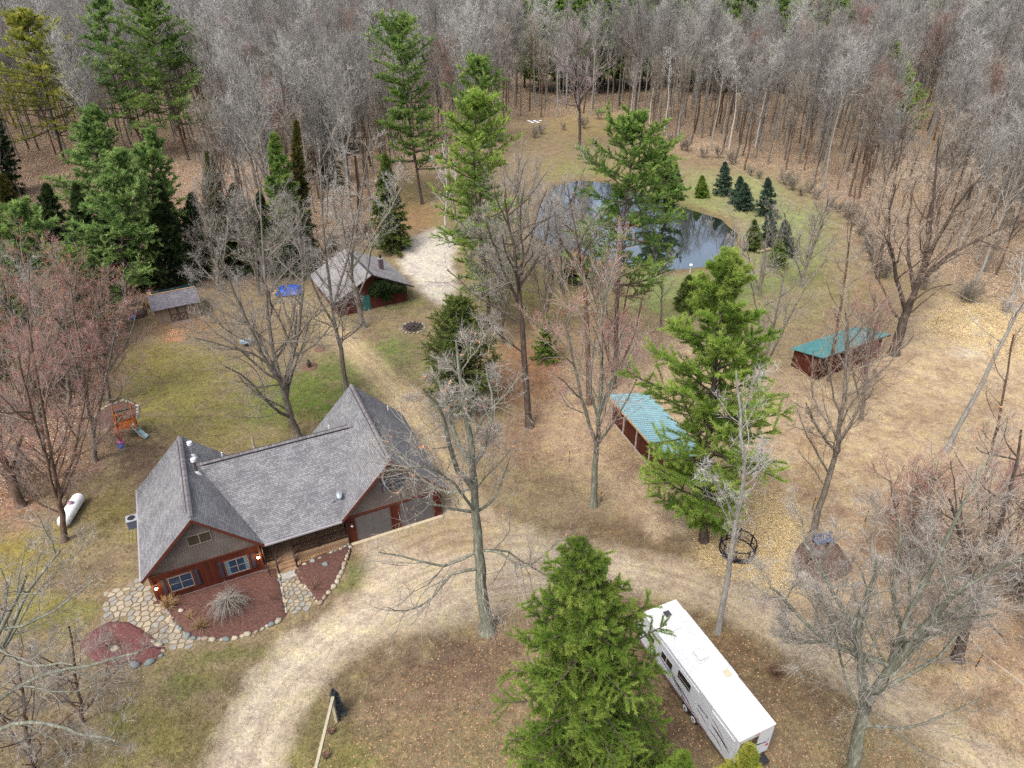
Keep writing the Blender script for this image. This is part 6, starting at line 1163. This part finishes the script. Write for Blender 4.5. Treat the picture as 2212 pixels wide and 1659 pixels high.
hero('slim pair of grey stems right of the bright pine', (1620, 892), (1700, 560), 44, r0=.18, bk='grey', tw='grey', mid=[(1650, 790), (1675, 690)], stems=[([(1625, 880), (1660, 780), (1740, 620), (1790, 560)], 2, .12), ([(1640, 820), (1640, 700), (1620, 600)], -2, .1)], nl=16, t0=.3, limb=.34, nb=7)
hero('small bare tree on the green grass below the pond', (1428, 706), (1432, 560), 45, r0=.13, bk='grey', tw='grey', nl=14, t0=.35, limb=.5, lang=.8, nb=6, ntw=6)
hero('thin tree with dark knots in front of the teal roofed shelter', (1790, 822), (1850, 400), 46, r0=.2, bk='brown', tw='tan', mid=[(1805, 720), (1825, 600)], nl=16, t0=.35, limb=.22, nb=6)
hero('slim bare tree at the right edge of the paddock', (2112, 1082), (2190, 720), 47, r0=.16, bk='brown', tw='tan', mid=[(2135, 1000), (2160, 900)], nl=16, t0=.25, limb=.3, nb=7, leaves=60)
hero('dark trunk on the brown grass left of the old oak', (1895, 602), (1960, 250), 48, r0=.3, bk='dark', tw='tan', mid=[(1905, 540), (1925, 430)], nl=18, t0=.35, limb=.3, nb=7)
hero('lone round crowned oak on the far clearing', (1252, 321), (1246, 60), 49, r0=.36, bk='dark', tw='mauve', mid=[(1252, 240), (1250, 190)], nl=22, t0=.36, limb=.5, lang=.95, nb=8, ntw=8, twig_w=.016, trop=.1)
hero('white birch left of the yellow green pine', (968, 535), (955, 310), 50, r0=.20, bk='birch', tw='pale', mid=[(962, 470), (965, 400)], stems=[([(965, 440), (985, 390), (980, 370)], 1, .1), ([(965, 420), (940, 360), (935, 340)], -1, .08)], nl=14, t0=.35, limb=.2, nb=4, ntw=4, name='birch_tree')
for i, (x, y, xt, yt, s_, tw_, lab) in enumerate(((1578, 655, 1590, 470, 51, 'pale', 'whitish many stemmed tree at the right end of the pond'), (1640, 640, 1660, 480, 52, 'grey', 'grey bare sapling by the small dark conifers'), (1177, 725, 1175, 440, 53, 'grey', 'thin straight tree rising from the small spruce'), (1085, 742, 1080, 480, 54, 'grey', 'dark slim trunk beside the pair of pine trunks'), (1215, 640, 1205, 430, 55, 'grey', 'bare tree between the birch and the pond'), (1120, 560, 1120, 330, 56, 'grey', 'bare tree on the near left shore of the pond'), (1290, 640, 1260, 420, 57, 'grey', 'leaning bare tree before the pond pine'), (1010, 580, 1050, 380, 58, 'grey', 'bare tree in front of the yellow green pine'), (1730, 620, 1790, 430, 59, 'grey', 'slim bare tree at the right side of the clearing'), (2000, 1260, 2010, 1020, 60, 'red', 'red budded shrubby tree above the lower right crown'), (2140, 1240, 2190, 1000, 61, 'red', 'red budded tree at the right edge above the drive'), (1860, 905, 1890, 640, 62, 'red', 'light red budded tree right of the paddock shelter'), (2260, 1330, 2230, 1020, 70, 'rose', 'rosy budded tree cut by the right edge above the drive'), (1960, 1235, 1985, 1010, 71, 'rose', 'rosy shrubby tree behind the lower right crown'), (1060, 1060, 1075, 960, 63, 'tan', None),
        (560, 640, 540, 420, 65, 'grey', 'bare tree above the tan garden shed'), (470, 620, 440, 370, 67, 'grey', 'wide bare tree behind the tan garden shed'), (90, 800, 60, 590, 68, 'pale', 'pale bare tree below the left edge pine'))):
    if lab is None: continue
    ms = i == 0
    hero(lab, (x, y), (xt, yt), s_, r0=.2, bk='pale' if tw_ == 'pale' else 'grey', tw=tw_, nl=18 if i > 1 else 10, t0=.22, limb=.42, lang=.6, nb=7 if i > 1 else 5, ntw=7 if i > 1 else 5, nsp=3, trop=.14, stems=[([(x, y-15), (x-22, (y+yt)/2), (x-35, yt+30)], -1.5, .09), ([(x, y-15), (x+20, (y+yt)/2), (x+40, yt+30)], 1.5, .09)])
# ---- conifers
conifer('tall yellow green pine at the upper left edge', (140, 352), (50, 35), 120, 71, nd='yellow', t0=.24, nb=84, nside=13, ntuft=6, ln=.45, w=.05, mid=[(100, 200)], blades=7)
conifer('tall green pine second from the upper left edge', (330, 345), (205, -25), 78, 72, nd='blue', t0=.3, nb=80, nside=12, ntuft=6, ln=.45, w=.05, mid=[(255, 200)])
conifer('tallest dark green pine near the upper left', (408, 346), (308, -12), 112, 73, nd='pine', t0=.24, nb=96, nside=14, ntuft=6, ln=.45, w=.05, mid=[(350, 160)], blades=8)
conifer('lone tall pine with tufted top above the cabin', (912, 441), (858, 60), 76, 74, nd='pine', t0=.24, nb=90, nside=12, ntuft=6, ln=.4, w=.045, mid=[(895, 330), (875, 200)], shape=([0, .2, .45, .6, .75, .9, 1], [1.0, .9, .55, .65, 1.0, .75, .15]))
conifer('dark green topped pine behind the yellow green one', (1040, 640), (1032, 125), 72, 75, nd='pine', t0=.25, nb=80, nside=11, ntuft=6, shape=([0, .5, .75, .9, 1], [.7, .7, 1.0, .6, .05]))
conifer('bright yellow green pine left of the pond', (1055, 705), (1030, 212), 92, 76, nd='bright', t0=.2, nb=90, nside=12, ntuft=6, blades=8, mid=[(1052, 600), (1025, 400)], shape=([0, .2, .4, .55, .7, .9, 1], [.7, .85, 1.0, .75, .95, .55, .1]))
conifer('broad green pine standing at the pond shore', (1330, 790), (1376, 256), 112, 77, nd='pine', t0=.3, nb=90, nside=13, ntuft=6, blades=8, mid=[(1335, 620), (1355, 420)], shape=([0, .2, .4, .6, .8, 1], [.75, .95, 1.05, .9, .6, .08]))
conifer('big feathery bright green pine over the open shelter', (1520, 1168), (1575, 548), 150, 78, nd='bright', t0=.10, nb=130, nside=17, ntuft=9, blades=15, ln=.28, w=.016, gap=.2, dead=1500, mid=[(1525, 1010), (1545, 800)], r0=.34, shape=([0, .12, .3, .5, .65, .8, 1], [.45, .8, 1.0, .95, .75, .5, .05]))
conifer('large dense green spruce in the foreground', (1290, 1735), (1252, 1166), 158, 79, kind='spruce', nd='spruce', t0=.03, nb=230, nside=24, ntuft=13, blades=11, ln=.15, w=.013, dead=5000, r0=.30, bvar=.2, shape=([0, .3, .55, .75, .86, .93, 1], [.95, .95, .82, .55, .36, .2, .03]), name='spruce_tree', gap=0)
conifer('rounded dark arborvitae by the drive track', (1000, 888), (990, 662), 96, 80, kind='cedar', nd='cedar', t0=.02, nb=190, nside=14, ntuft=6, blades=8, ln=.18, w=.025, name='arborvitae_tree')
conifer('small slim spruce among the red twigs', (1178, 778), (1180, 680), 34, 81, kind='spruce', nd='spruce', t0=.03, nb=70, nside=10, ntuft=5, blades=6, ln=.2, w=.03, name='spruce_tree')
# near the camera: two spruces whose tips come into the bottom of the picture
for k, (x, y, t_, lab) in enumerate(((4.9, 15.2, 1590, 'spruce tip at the bottom edge under the trailer tail'), (7.4, 14.6, 1630, 'yellow tipped spruce top below the trailer at the bottom edge'), (3.0, 14.0, 1655, 'spruce tip at the bottom edge below the big spruce'))):
    pxs = P2(x, y, 0)[0]; 
    tp = atY(1470+k*150 if k < 2 else 1480, 1628 if k != 1 else 1612, y); root = empty('spruce_tree', (tp[0], y, 0), 0, lab, 'tree')
    tr, cr = conifer_geo(tp[2], 2.6, 90+k, 'spruce', t0=.25, nb=120, nside=14, ntuft=7, blades=9, ln=.17, w=.017, r0=.2); tr.build('trunk', BK['brown'], root, smooth=True); cr.build('crown', ND['spruce' if k != 1 else 'yellow'], root)
P_ = (('dark', 'olive', 'blue', 'pine', 'bluespruce'))
LC = [((215, 540), (205, 232), 100, 'blue', 'pine', 'pale feathery pine between the upper left pines'), ((330, 600), (330, 278), 95, 'blue', 'pine', 'blue green pine left of the tan shed, behind the bare branches'), ((265, 640), (262, 330), 115, 'blue', 'pine', 'large blue green pine in the left conifer stand'), ((300, 520), (150, 300), 0, '', '', ''), ((60, 770), (50, 440), 150, 'blue', 'pine', 'light green feathery pine at the left edge'), ((20, 860), (-20, 600), 110, 'blue', 'pine', 'light green pine behind the red twigs at the left edge'), ((200, 720), (195, 560), 70, 'blue', 'pine', 'pale young pine just above the red budded crowns'), ((170, 640), (150, 540), 85, 'blue', 'pine', 'low pale pine over the red twigs at left'),
      ((120, 590), (100, 400), 60, 'dark', 'spruce', 'dark spruce behind the left edge pine'), ((200, 600), (165, 400), 62, 'dark', 'spruce', 'dark spruce left of the blue green pine'), ((250, 620), (225, 430), 60, 'dark', 'spruce', 'dark spruce above the low deck'), ((370, 615), (345, 400), 62, 'dark', 'spruce', 'dark spruce right behind the tan shed'), ((430, 590), (415, 420), 55, 'dark', 'spruce', 'dark spruce above the tan shed roof'), ((480, 590), (450, 330), 44, 'olive', 'spruce', 'olive green spruce above the shed among bare branches'), ((520, 585), (505, 400), 58, 'dark', 'spruce', 'dark spruce left of the blue tarp'), ((570, 590), (560, 420), 55, 'dark', 'spruce', 'dark spruce behind the blue tarp'), ((630, 580), (592, 292), 48, 'pine', 'pine', 'green pine above the blue tarp'), ((650, 560), (640, 262), 34, 'olive', 'spruce', 'slender olive spruce left of the garden centre'), ((640, 590), (640, 440), 55, 'dark', 'spruce', 'dark spruce right behind the blue tarp'),
      ((845, 540), (832, 335), 48, 'cedar', 'spruce', 'dark brownish conifer beside the gravel patch'), ((0, 420), (-8, 245), 45, 'dark', 'spruce', 'dark conifer cut by the left edge'), ((30, 560), (5, 380), 60, 'olive', 'spruce', 'olive dark conifer at the left edge'), ((700, 400), (690, 200), 40, 'dark', 'spruce', 'dark conifer deep in the woods left of the lone pine'), ((740, 330), (735, 150), 34, 'dark', 'spruce', 'dark conifer among grey crowns above the shed'), ((1950, 300), (1925, 88), 60, 'bright', 'pine', 'bright yellow green pine inside the right woods'), ((1440, 470), (1420, 300), 55, 'pine', 'pine', 'second green pine right behind the shore pine'), ((1400, 1040), (1400, 1030), 0, '', '', ''),
      ((1245, 605), (1240, 540), 32, 'cedar', 'spruce', 'round dark green shrubby conifer near the pond shore'), ((1490, 668), (1490, 600), 36, 'cedar', 'spruce', 'grey green conifer left of the bright pine top')]
for i, (b_, t_, rd, nd_, kd, lab) in enumerate(LC):
    if not rd: continue
    conifer(lab, b_, t_, rd, 120+i, kind=kd, nd=nd_, t0=.05 if kd == 'spruce' else .12, nb=110, nside=11, ntuft=6, blades=8, ln=.36, w=.045, name='pine_tree' if kd == 'pine' else 'spruce_tree', group='conifers of the left stand' if b_[0] < 720 and b_[1] > 400 else None)
for i, (x, yb, yt, rd, nd_, lab) in enumerate(((1456, 405, 358, 20, 'bluespruce', 'small slim conifer partly behind the shore pine'), (1515, 425, 382, 17, 'spruce', 'smallest green conifer in the row above the pond'), (1564, 421, 352, 24, 'bluespruce', 'tall cone shaped spruce second from left in the pond row'), (1597, 440, 384, 22, 'bluespruce', 'spruce tucked behind the middle one of the pond row'), (1608, 452, 398, 24, 'bluespruce', 'middle blue green spruce of the pond row'), (1657, 466, 387, 28, 'bluespruce', 'darkest and largest spruce at the right end of the pond row'),
        (1628, 540, 478, 22, 'cedar', 'small conifer behind the whitish stems at the pond'), (1662, 530, 462, 26, 'bluespruce', 'grey green conifer below the darkest spruce'), (1694, 552, 478, 26, 'bluespruce', 'conifer at the lower right of the pond group'), (1680, 575, 520, 24, 'spruce', 'lowest conifer of the pond group near the pale log'))):
    conifer(lab, (x, yb), (x+2, yt), rd, 160+i, kind='spruce', nd=nd_, t0=.03, nb=70, nside=8, ntuft=5, blades=7, ln=.3, w=.045, name='spruce_tree', group='small spruces by the pond', r0=.12)
o = G(731, 1540); q = empty('dwarf_spruce', (o[0], o[1], 0), 0, 'small narrow slate grey spruce beside the weathered beam', 'tree'); t_, c_ = conifer_geo(2.3, .42, 5, 'spruce', t0=.03, nb=70, nside=8, ntuft=5, blades=8, ln=.12, w=.02, r0=.05); t_.build('trunk', BK['brown'], q); c_.build('crown', ND['slate'], q)
# copper beech leaves by the gravel patch
leafy_mass('oak_sapling', [tuple(G(835, 520)+np.array([0, 0, 2.0]))], [(2.2, 2.0, 1.6)], 8, 900, LEAFM, 'young oak still holding copper leaves by the gravel patch', 'tree', .12, 3)
# ------------------------------------------------------------ woodland
FP = []
def proto(seed, h, tw, bk, crown=.55, limb=.22, nl=19, lang=.5, stems=()):
    S = np.stack([np.zeros(12), np.zeros(12), np.linspace(-.2, h, 12)], 1); r = np.random.RandomState(seed); S[1:, :2] += np.cumsum(r.normal(0, .10, (11, 2)), 0)
    rad = .20+(.03-.20)*np.linspace(0, 1, 12)**.9
    tr, cr, tips = bare_geo([S], [rad], seed, nl=nl, t0=1-crown, limb=limb, lang=lang, nb=6, ntw=5, nsp=2, twig_w=.016, sp_len=1.3, trop=.15, gnarl=.11)
    return tr, cr, BK[bk], TW[tw]
SPEC = [(201, 20, 'wgrey', 'pale', .6, .36), (202, 22, 'mauve', 'grey', .5, .32), (203, 18, 'mauve', 'brown', .62, .38), (204, 23, 'wpale', 'pale', .42, .28), (205, 17, 'tan', 'brown', .65, .36), (206, 20, 'rose', 'grey', .5, .32), (207, 21, 'wgrey', 'dark', .5, .32)]
KT = .62; TW['wgrey'] = twigmat('twigs_wood_grey', lin(132, 128, 120, KT), lin(180, 177, 170, KT)); TW['wpale'] = twigmat('twigs_wood_pale', lin(160, 156, 150, KT), lin(204, 202, 196, KT)); TW['mauve'] = twigmat('twigs_wood_mauve', lin(124, 120, 114, KT), lin(160, 156, 152, KT)); TW['tan'] = twigmat('twigs_wood_tan', lin(138, 128, 116, KT), lin(178, 168, 154, KT)); TW['rose'] = twigmat('twigs_wood_rose', lin(138, 120, 110, KT), lin(170, 128, 118, KT))
DESC = dict(wgrey='grey twigged', mauve='dull mauve twigged', wpale='pale barked', tan='tan twigged', rose='rosy budded')
PR = []
for s in SPEC: PR.append(proto(s[0], s[1], s[2], s[3], s[4], s[5]))
def in_forest(px, py): return sdf(np.array([px]), np.array([py]), FOREST)[0]
rw = np.random.RandomState(77); cand = []
y = 62.
while y < 560:
    stp = 4.7 if y < 170 else (5.0 if y < 260 else 7.5)
    x = -(.74*y+30)
    while x < .74*y+30:
        X = x+rw.uniform(-.45, .45)*stp; Y = y+rw.uniform(-.45, .45)*stp; px, py = P2(X, Y); d = in_forest(px, py)*(Y/FPX)
        if d > rw.uniform(0, 3) and -230 < px < 2440: cand.append((X, Y, px, py))
        x += stp
    y += stp*.9
cand = [c for c in cand if not (1120 < c[2] < 1850 and 206 < c[1] < 240)]
KEEP = [(140, 352, 90, 150), (330, 345, 75, 120), (408, 346, 90, 160), (210, 530, 240, 80), (210, 640, 260, 120), (912, 441, 60, 120), (265, 640, 200, 150), (1950, 300, 50, 110), (640, 590, 60, 110), (480, 590, 60, 90), (60, 770, 100, 130)]
cand = [c for c in cand if not any(abs(c[2]-k[0]) < k[2] and -10 < c[3]-k[1] < k[3]*1.5 for k in KEEP)]
def see(c): return c[1]-(14 if (-30 < c[2] < 2240) else -60)
cand.sort(key=see); near, far = cand[:292], cand[292:]
def wood_name(px, py):
    if px < 500: return 'left woods'
    if px < 1120: return 'woods behind the cabin'
    if px < 1750: return 'woods beyond the pond'
    return 'right woods'
roots = {}
protoobj = {}
for i, (X, Y, px, py) in enumerate(near):
    k = int(rw.choice(7, p=[.24, .18, .14, .15, .14, .05, .10])); sc = rw.uniform(.75, 1.15)
    if px > 1150: sc *= .92
    z = ground_eval(np.array([X]), np.array([Y]))[4][0]
    wn = wood_name(px, py); lab = '%s bare tree in the %s' % (DESC[SPEC[k][2]], wn); grp = '%s trees of the %s' % (DESC[SPEC[k][2]], wn)
    if SPEC[k][3] == 'dark': lab = 'dark trunked bare tree in the %s' % wn; grp = 'dark trunked trees of the %s' % wn
    if k not in roots:
        r0 = empty('woodland_tree', (X, Y, z), rw.uniform(0, 6.28), lab, 'tree', grp); tr, cr, b_, t_ = PR[k]
        a = tr.build('trunk', b_, r0, smooth=True); c = cr.build('crown', t_, r0); r0.scale = (sc,)*3; roots[k] = r0; protoobj[k] = (a, c)
    else: copy_tree(roots[k], (X, Y, z), rw.uniform(0, 6.28), sc, lab, grp)
print('forest near', len(near), 'far', len(far))
# tall white trunks that stand out of the grey woods
WH = None
for i, (bx, by, ty) in enumerate(((1631, 318, 120), (1575, 322, 135), (1735, 292, 145), (1788, 290, 95), (1845, 315, 185), (1361, 262, 140), (1401, 283, 140), (1434, 292, 105), (1700, 330, 170), (1500, 262, 120))):
    b_ = G(bx, by); h = atY(bx+14, ty, b_[1])[2]
    if WH is None:
        WH = empty('birch_tree', tuple(b_), 0, 'tall white trunked tree standing out of the grey woods beyond the pond', 'tree', 'white trunked trees in the woods beyond the pond'); S = np.stack([np.linspace(0, .9, 12), np.zeros(12), np.linspace(-.2, 20, 12)], 1); r = np.random.RandomState(9); S[1:, :2] += np.cumsum(r.normal(0, .12, (11, 2)), 0)
        tr, cr, _ = bare_geo([S], [.22+(.05-.22)*np.linspace(0, 1, 12)], 9, nl=12, t0=.6, limb=.22, lang=.8, nb=5, ntw=5, nsp=2, twig_w=.016, sp_len=.9, trop=.1); tr.build('trunk', BK['birch'], WH, smooth=True); cr.build('crown', TW['pale'], WH); WH.scale = (h/20,)*3
    else: copy_tree(WH, tuple(b_), rw.uniform(0, 6.28), h/20)
# far woods as one mass
def far_woods():
    P = np.array([(c[0], c[1], 0.) for c in far]); me = bpy.data.meshes.new('distant_woods'); me.vertices.add(len(P)); me.vertices.foreach_set('co', P.astype(np.float32).ravel())
    n = len(P); a = me.attributes.new('rot', 'FLOAT_VECTOR', 'POINT'); a.data.foreach_set('vector', np.column_stack([np.zeros(n), np.zeros(n), rw.rand(n)*6.28]).astype(np.float32).ravel())
    a = me.attributes.new('size', 'FLOAT', 'POINT'); a.data.foreach_set('value', (rw.uniform(.75, 1.2, n)).astype(np.float32)); a = me.attributes.new('pick', 'INT', 'POINT'); a.data.foreach_set('value', rw.choice(7, n, p=[.28, .2, .14, .17, .1, .04, .07]).astype(np.int32))
    o = bpy.data.objects.new('distant_woods', me); C.objects.link(o); tag(o, 'far grey leafless woods that read as one mass', 'woods', kind='stuff')
    ng = bpy.data.node_groups.new('woods', 'GeometryNodeTree'); ng.interface.new_socket('Geometry', in_out='INPUT', socket_type='NodeSocketGeometry'); ng.interface.new_socket('Geometry', in_out='OUTPUT', socket_type='NodeSocketGeometry')
    gi = ng.nodes.new('NodeGroupInput'); go = ng.nodes.new('NodeGroupOutput'); inst = ng.nodes.new('GeometryNodeInstanceOnPoints'); j = ng.nodes.new('GeometryNodeJoinGeometry')
    # join order is last linked first: link in reverse so that index 0 is proto 0
    for k in sorted(protoobj, reverse=True):
        jj = ng.nodes.new('GeometryNodeJoinGeometry')
        for ob in protoobj[k]:
            oi = ng.nodes.new('GeometryNodeObjectInfo'); oi.inputs['Object'].default_value = ob; oi.transform_space = 'ORIGINAL'; ng.links.new(oi.outputs['Geometry'], jj.inputs[0])
        gt = ng.nodes.new('GeometryNodeGeometryToInstance'); ng.links.new(jj.outputs[0], gt.inputs[0]); ng.links.new(gt.outputs[0], j.inputs[0])
    def att(nm, tp): x = ng.nodes.new('GeometryNodeInputNamedAttribute'); x.data_type = tp; x.inputs['Name'].default_value = nm; return [s for s in x.outputs if s.enabled and s.name == 'Attribute'][0]
    ng.links.new(gi.outputs[0], inst.inputs['Points']); ng.links.new(j.outputs[0], inst.inputs['Instance']); inst.inputs['Pick Instance'].default_value = True
    ng.links.new(att('pick', 'INT'), inst.inputs['Instance Index']); ng.links.new(att('rot', 'FLOAT_VECTOR'), inst.inputs['Rotation']); ng.links.new(att('size', 'FLOAT'), inst.inputs['Scale']); ng.links.new(inst.outputs[0], go.inputs[0])
    m = o.modifiers.new('woods', 'NODES'); m.node_group = ng
far_woods()
# pine grove beyond the woods, a belt at the top of the picture
gp = None
for i in range(60):
    Y = rw.uniform(211, 236) if i < 54 else rw.uniform(200, 240); X = 4+(i+rw.uniform(-.4, .4))*1.68 if i < 54 else 100+(i-54)*9+rw.uniform(-3, 3); sc = rw.uniform(1.0, 1.28)
    if gp is None:
        gp = empty('pine_tree', (X, Y, 0), 0, 'green pine of the belt along the top edge beyond the woods', 'tree', 'pine belt beyond the woods'); t_, c_ = conifer_geo(22, 4.2, 300, 'pine', t0=.15, nb=90, nside=9, ntuft=4, blades=6, ln=.55, w=.10, r0=.3); t_.build('trunk', BK['dark'], gp); c_.build('crown', ND['pine'], gp)
    else: copy_tree(gp, (X, Y, 0), rw.uniform(0, 6.28), sc)
# brush along the edge of the woods
bp = None
EDGE = [((1090, 320), (1330, 262)), ((1480, 335), (1700, 405)), ((1700, 405), (1840, 480)), ((1840, 480), (1900, 590)), ((1900, 600), (2230, 700)), ((700, 560), (860, 480)), ((20, 880), (230, 760)), ((60, 1080), (20, 900)), ((2150, 1180), (2230, 1400)), ((1950, 1230), (2130, 1210)), ((1340, 290), (1480, 335))]
for (a, b_) in EDGE:
    for k in range(7):
        t_ = (k+rw.rand())/7; p = G(a[0]+(b_[0]-a[0])*t_+rw.uniform(-12, 12), a[1]+(b_[1]-a[1])*t_-rw.uniform(-2, 16))
        if bp is None:
            bp = empty('bare_shrub', tuple(p), 0, 'low bare brush at the edge of the woods', 'shrub', 'brush at the edge of the woods'); r = np.random.RandomState(5); n = 16; az = r.rand(n)*6.28; D = np.stack([np.cos(az)*.5, np.sin(az)*.5, np.ones(n)], 1); Pq = grow(np.zeros((n, 3)), D, r.uniform(1.8, 3.2, n), 6, .1, .02, r); Rq = np.linspace(.022, .008, 6)[None].repeat(n, 0)
            A_ = Acc(); V, F = tubes(Pq, Rq, 3); A_.add(V, F, np.full(len(V), .2)); Q, RQ, LQ, _ = kids(Pq, Rq, np.full(n, 2.5), 9, .2, 1., .6, .2, .4, 4, .15, .06, .01, r); V, F = tubes(Q, np.maximum(RQ, .01), 3); A_.add(V, F, np.repeat(r.rand(len(Q)), 12))
            Q2, R2_, L2_, _ = kids(Q, RQ, LQ, 7, .1, 1., .7, .2, .6, 3, .15, .05, .01, r); V, F = tubes(Q2, np.maximum(R2_, .008), 3); A_.add(V, F, np.repeat(r.rand(len(Q2)), 9)); A_.build('crown', TW['tan'], bp)
        else: copy_tree(bp, tuple(p), rw.uniform(0, 6.28), rw.uniform(.6, 1.3))
